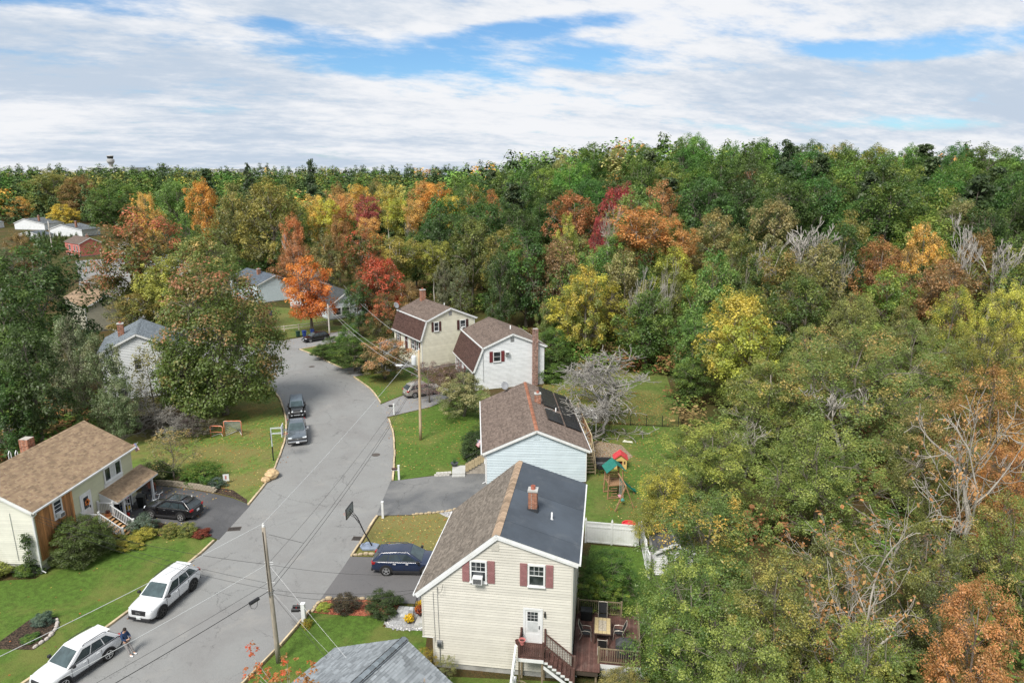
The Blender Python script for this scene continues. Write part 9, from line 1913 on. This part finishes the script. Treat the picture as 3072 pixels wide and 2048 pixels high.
# ------------------------------------------------------------------ masses nobody could count: undergrowth and fallen leaves
def tone_mat(name):
 m = bpy.data.materials.new(name); nt, N, L, b = nodes_of(m); at = N.new('ShaderNodeAttribute'); at.attribute_name = 'tone'; L.new(at.outputs['Color'], b.inputs['Base Color']); b.inputs['Roughness'].default_value = 0.85; b.inputs['Specular IOR Level'].default_value = 0.1; return m
def undergrowth():
 rs = np.random.RandomState(17); Vs, Fs, CO, off = [], [], [], 0; spots = []
 def add(n, fx, fy, ok=None):
  k = 0
  while k < n:
   x, y = fx(rs), fy(rs)
   if ok is None or ok(x, y): spots.append((x, y)); k += 1
 add(240, lambda r: r.uniform(10, 62), lambda r: r.uniform(24, 86), lambda x, y: x > 19.5 + max(0, (60-y))*-0.22 and x < 0.8*y+6 and not (y < 50 and x < 13))
 add(150, lambda r: r.uniform(-8, 90), lambda r: r.uniform(88, 130), lambda x, y: not in_clear(x, y) and x < 0.8*y)
 add(70, lambda r: r.uniform(7, 28), lambda r: r.uniform(92.5, 112))
 add(60, lambda r: r.uniform(-66, -44), lambda r: r.uniform(64, 78), lambda x, y: x < -45)
 add(70, lambda r: r.uniform(-60, -2), lambda r: r.uniform(128, 180), lambda x, y: not in_clear(x, y))
 add(60, lambda r: r.uniform(-120, -60), lambda r: r.uniform(90, 150), lambda x, y: x < -66 - (y-90)*0.75 + 4 or x < -95)
 for x, y in spots:
  key = ('F1', 'F2')[rs.randint(2)]; me = FORMS[key][0]; n = len(me.vertices); co = np.empty(n*3, np.float32); me.vertices.foreach_get('co', co); co = co.reshape(-1, 3); rad = rs.uniform(1.0, 2.3); H = rad*rs.uniform(0.9, 1.7)
  a = rs.rand()*6.28; R2 = np.array([[math.cos(a), -math.sin(a), 0], [math.sin(a), math.cos(a), 0], [0, 0, 1]]); co = ((co - np.array([0, 0, 0.3]))*np.array([rad, rad, H/2]))@R2.T + np.array([x, y, terr(x, y)-0.1]); co = co.reshape(-1, 4, 3)[rs.rand(n//4) < 0.46]; cm = co.mean(1, keepdims=True); co = (cm + (co-cm)*1.25).reshape(-1, 3); n = len(co); Vs.append(co); Fs.append(np.arange(n).reshape(-1, 4) + off); off += n; m = n//4
  c = LEAFCOL[['dkgreen', 'dkolive', 'olive', 'green', 'brown', 'rustdark', 'olivegreen'][rs.randint(7)]]; CO.append(np.array(c[0])*(0.55 + 0.9*rs.rand(m))[:, None])
 me = mesh_np('undergrowth', np.concatenate(Vs), np.concatenate(Fs), tone_mat('undergrowth_leaf'), {}); C = np.concatenate(CO); ca = me.attributes.new('tone', 'FLOAT_COLOR', 'FACE'); ca.data.foreach_set('color', np.c_[C, np.ones(len(C))].astype(np.float32).ravel())
 tag(inst('undergrowth', me), 'tangled low growth under the trees of the wood', 'undergrowth', kind='stuff')
undergrowth()
def fallen_leaves():
 rs = np.random.RandomState(23); P = []
 def area(n, x0, x1, y0, y1, ok=lambda x, y: True, z=0.02):
  x = rs.uniform(x0, x1, n); y = rs.uniform(y0, y1, n)
  P.extend((a, b, z) for a, b in zip(x, y) if ok(a, b))
 def rx(y, side): L_ = np.array(rl if side < 0 else rr); i = np.argsort(L_[:, 1]); return float(np.interp(y, L_[i, 1], L_[i, 0]))
 area(4200, -36, -23, 60, 88, lambda x, y: x < rx(y, -1) and rs.rand() < 0.25 + 0.75*smoothstep(62, 84, y))
 area(500, -36, -23, 57, 72, lambda x, y: x < rx(y, -1))
 area(700, -32, -20, 60, 92, lambda x, y: 0.1 < x - rx(y, -1) < 0.8, 0.03)
 area(400, -34, -20, 24, 47, lambda x, y: 0.05 < x - rx(y, -1) < 0.45, 0.03)
 area(3600, 4, 19, 74, 91); area(1500, 8, 19, 50, 73); area(900, -24, -10, 72, 97, lambda x, y: x > rx(y, 1)); area(500, -24, -10, 60, 97, lambda x, y: -0.6 < x - rx(y, 1) < -0.05, 0.03)
 area(2200, -46, -28, 112, 138, lambda x, y: x > rx(y, 1)); area(250, -60, -24, 20, 47, lambda x, y: x < rx(y, -1)); area(500, -14, -3, 62, 76, lambda x, y: x > rx(y, 1)); area(420, -11, -3, 47, 53); area(500, -26, -16, 94, 112, lambda x, y: x > rx(y, 1)); area(500, -36, -26, 48.5, 60)
 P = np.array(P); n = len(P); a = rs.rand(n)*6.28; l = rs.uniform(0.05, 0.095, n); d = np.c_[np.cos(a), np.sin(a), rs.uniform(-.2, .2, n)]*l[:, None]; e = np.c_[-np.sin(a), np.cos(a), rs.uniform(-.2, .2, n)]*l[:, None]*0.7
 V = np.stack([P - d, P + e, P + d, P - e], 1).reshape(-1, 3); V[:, 2] = np.maximum(V[:, 2], 0.016); tones = np.array([(.38, .24, .06), (.45, .33, .08), (.30, .15, .05), (.20, .11, .05), (.50, .40, .16), (.36, .12, .04)])[rs.randint(6, size=n)]*rs.uniform(.7, 1.2, n)[:, None]
 me = mesh_np('fallen_leaves', V, np.arange(n*4).reshape(-1, 4), tone_mat('fallen_leaf'), {}); ca = me.attributes.new('tone', 'FLOAT_COLOR', 'FACE'); ca.data.foreach_set('color', np.c_[tones, np.ones(n)].astype(np.float32).ravel())
 tag(inst('fallen_leaves', me), 'yellow and brown leaves scattered on lawns and along the kerbs', 'leaves', kind='stuff')
fallen_leaves()
# ------------------------------------------------------------------ person leaning on the white car
def skin_mesh(name, verts, edges, radii, material, parent, root=0, sub=2):
 me = bpy.data.meshes.new(name); me.from_pydata(verts, edges, []); me.materials.append(material); o = bpy.data.objects.new(name, me); COL.objects.link(o); o.parent = parent
 md = o.modifiers.new('skin', 'SKIN'); md.use_smooth_shade = True
 sv = me.skin_vertices[0].data if me.skin_vertices else None
 if sv is None:
  import bmesh
  bm = bmesh.new(); bm.from_mesh(me); bm.verts.layers.skin.verify(); bm.to_mesh(me); bm.free(); sv = me.skin_vertices[0].data
 for k, r_ in enumerate(radii): sv[k].radius = (r_, r_) if not isinstance(r_, tuple) else r_; sv[k].use_root = (k == root)
 s = o.modifiers.new('sub', 'SUBSURF'); s.levels = 1; s.render_levels = sub; return o
def person():
 t = empty('person', (-22.80, 35.70, 0.012), R(-18), 'person in navy hoodie and grey trousers leaning on a white car with a phone', 'person')
 SKIN = mat('skin', (0.50, 0.30, 0.21), 0.6, 0.05); NAVY = mat('hoodie_navy', (0.022, 0.045, 0.105), 0.9, 0.2, 8.0); TROU = mat('trousers_grey', (0.23, 0.22, 0.215), 0.9, 0.35, 14.0); SHOE = mat('shoe_white', (0.72, 0.72, 0.72), 0.6); HAIR = mat('hair_dark', (0.018, 0.013, 0.010), 0.7)
 # body: pelvis first; x forward, y left
 V = [(-0.16, 0, 0.90), (-0.20, 0, 1.12), (-0.22, 0, 1.32), (-0.20, 0, 1.46), (-0.16, 0, 1.53), (-0.115, 0, 1.60), (-0.085, 0, 1.70)]; E = [(0, 1), (1, 2), (2, 3), (3, 4), (4, 5), (5, 6)]; Rr = [0.13, 0.115, 0.135, 0.075, 0.055, (0.085, 0.095), (0.075, 0.085)]
 for s in (1, -1):
  k = len(V); V += [(-0.15, s*0.09, 0.86), (0.02, s*0.11, 0.48), (0.22, s*0.12, 0.10), (0.36, s*0.13, 0.05)]; E += [(0, k), (k, k+1), (k+1, k+2), (k+2, k+3)]; Rr += [0.085, 0.06, 0.042, 0.035]
  k = len(V); V += [(-0.21, s*0.18, 1.40), (-0.10, s*0.24, 1.12), (0.10, s*0.12, 1.10), (0.17, s*0.07, 1.13)]; E += [(2, k), (k, k+1), (k+1, k+2), (k+2, k+3)]; Rr += [0.06, 0.046, 0.032, 0.034]
  h = k+3
  for q, (dx, dz, ln) in enumerate(((0.02, 0.03, 0.055), (0.035, 0.015, 0.06), (0.04, 0.0, 0.055), (0.035, -0.018, 0.045))):
   k = len(V); V += [(0.17+dx, s*(0.07-0.02), 1.13+dz), (0.17+dx+ln*0.4, s*(0.07-0.045), 1.13+dz+0.01)]; E += [(h, k), (k, k+1)]; Rr += [0.010, 0.008]
  k = len(V); V += [(0.16, s*0.05, 1.17), (0.19, s*0.025, 1.185)]; E += [(h, k), (k, k+1)]; Rr += [0.011, 0.009]
 skin_mesh('body', V, E, Rr, SKIN, t)
 V = [(-0.16, 0, 0.86), (-0.18, 0, 1.0), (-0.205, 0, 1.14), (-0.225, 0, 1.32), (-0.205, 0, 1.45)]; E = [(0, 1), (1, 2), (2, 3), (3, 4)]; Rr = [(0.165, 0.19), (0.165, 0.18), (0.155, 0.17), (0.155, 0.19), 0.085]
 for s in (1, -1): k = len(V); V += [(-0.215, s*0.19, 1.40), (-0.10, s*0.25, 1.12), (0.08, s*0.135, 1.10)]; E += [(3, k), (k, k+1), (k+1, k+2)]; Rr += [0.085, 0.070, 0.050]
 skin_mesh('hoodie', V, E, Rr, NAVY, t)
 skin_mesh('hood', [(-0.30, -0.09, 1.47), (-0.33, 0, 1.45), (-0.30, 0.09, 1.47)], [(0, 1), (1, 2)], [0.05, 0.06, 0.05], NAVY, t, 1, 1)
 V = [(-0.155, 0, 0.90)]; E = []; Rr = [(0.145, 0.165)]
 for s in (1, -1): k = len(V); V += [(-0.14, s*0.095, 0.80), (0.025, s*0.11, 0.48), (0.20, s*0.12, 0.14)]; E += [(0, k), (k, k+1), (k+1, k+2)]; Rr += [0.115, 0.085, 0.072]
 skin_mesh('trousers', V, E, Rr, TROU, t)
 for s in (1, -1): skin_mesh('shoe', [(0.17, s*0.12, 0.06), (0.27, s*0.125, 0.055), (0.41, s*0.135, 0.045)], [(0, 1), (1, 2)], [0.055, 0.055, 0.045], SHOE, t, 1)
 b = MB(Matrix.Translation((-0.11, 0, 1.685)) @ Matrix.Rotation(R(14), 4, 'Y') @ Matrix.Diagonal((0.112, 0.100, 0.118, 1))); b.lathe([(0.0, 1.0), (0.5, 0.9), (0.85, 0.6), (1.0, 0.15), (0.97, -0.2)], (0, 0, 0), 14, False); b.build('hair', HAIR, t, smooth=True)
 hb_ = MB(Matrix.Translation((-0.155, 0, 1.63)) @ Matrix.Diagonal((0.08, 0.095, 0.11, 1))); hb_.lathe([(0.0, 1.0), (0.7, 0.7), (1.0, 0.0), (0.7, -0.7), (0.0, -0.95)], (0, 0, 0), 12, False); hb_.build('hair', HAIR, t, smooth=True)
 MB().bar((-0.025, 0, 1.635), (-0.005, 0, 1.605), 0.022).build('nose', SKIN, t)
 for s in (1, -1): MB().box(-0.032, s*0.030-0.010, 1.650, -0.022, s*0.030+0.010, 1.660).build('eye', HAIR, t); MB().lathe([(0.0, -0.03), (0.018, 0), (0.0, 0.03)], (-0.115, s*0.088, 1.635), 8, False).build('ear', SKIN, t)
 MB().box(-0.022, -0.020, 1.575, -0.010, 0.020, 1.582).build('mouth', mat('lip', (0.30, 0.13, 0.11), 0.6), t)
 ph = empty('phone', tuple(t.matrix_basis @ Vector((0.215, 0.0, 1.16))), R(-18), 'black phone held by the person at the white car', 'phone'); Mp = Matrix.Rotation(R(-35), 4, 'Y'); MB(Mp).box(-0.006, -0.037, -0.075, 0.006, 0.037, 0.075).build('phone_case', BLACKM, ph, bevel=0.006); MB(Mp).box(-0.008, -0.033, -0.068, -0.0062, 0.033, 0.068).build('screen', GLASS, ph)
person()
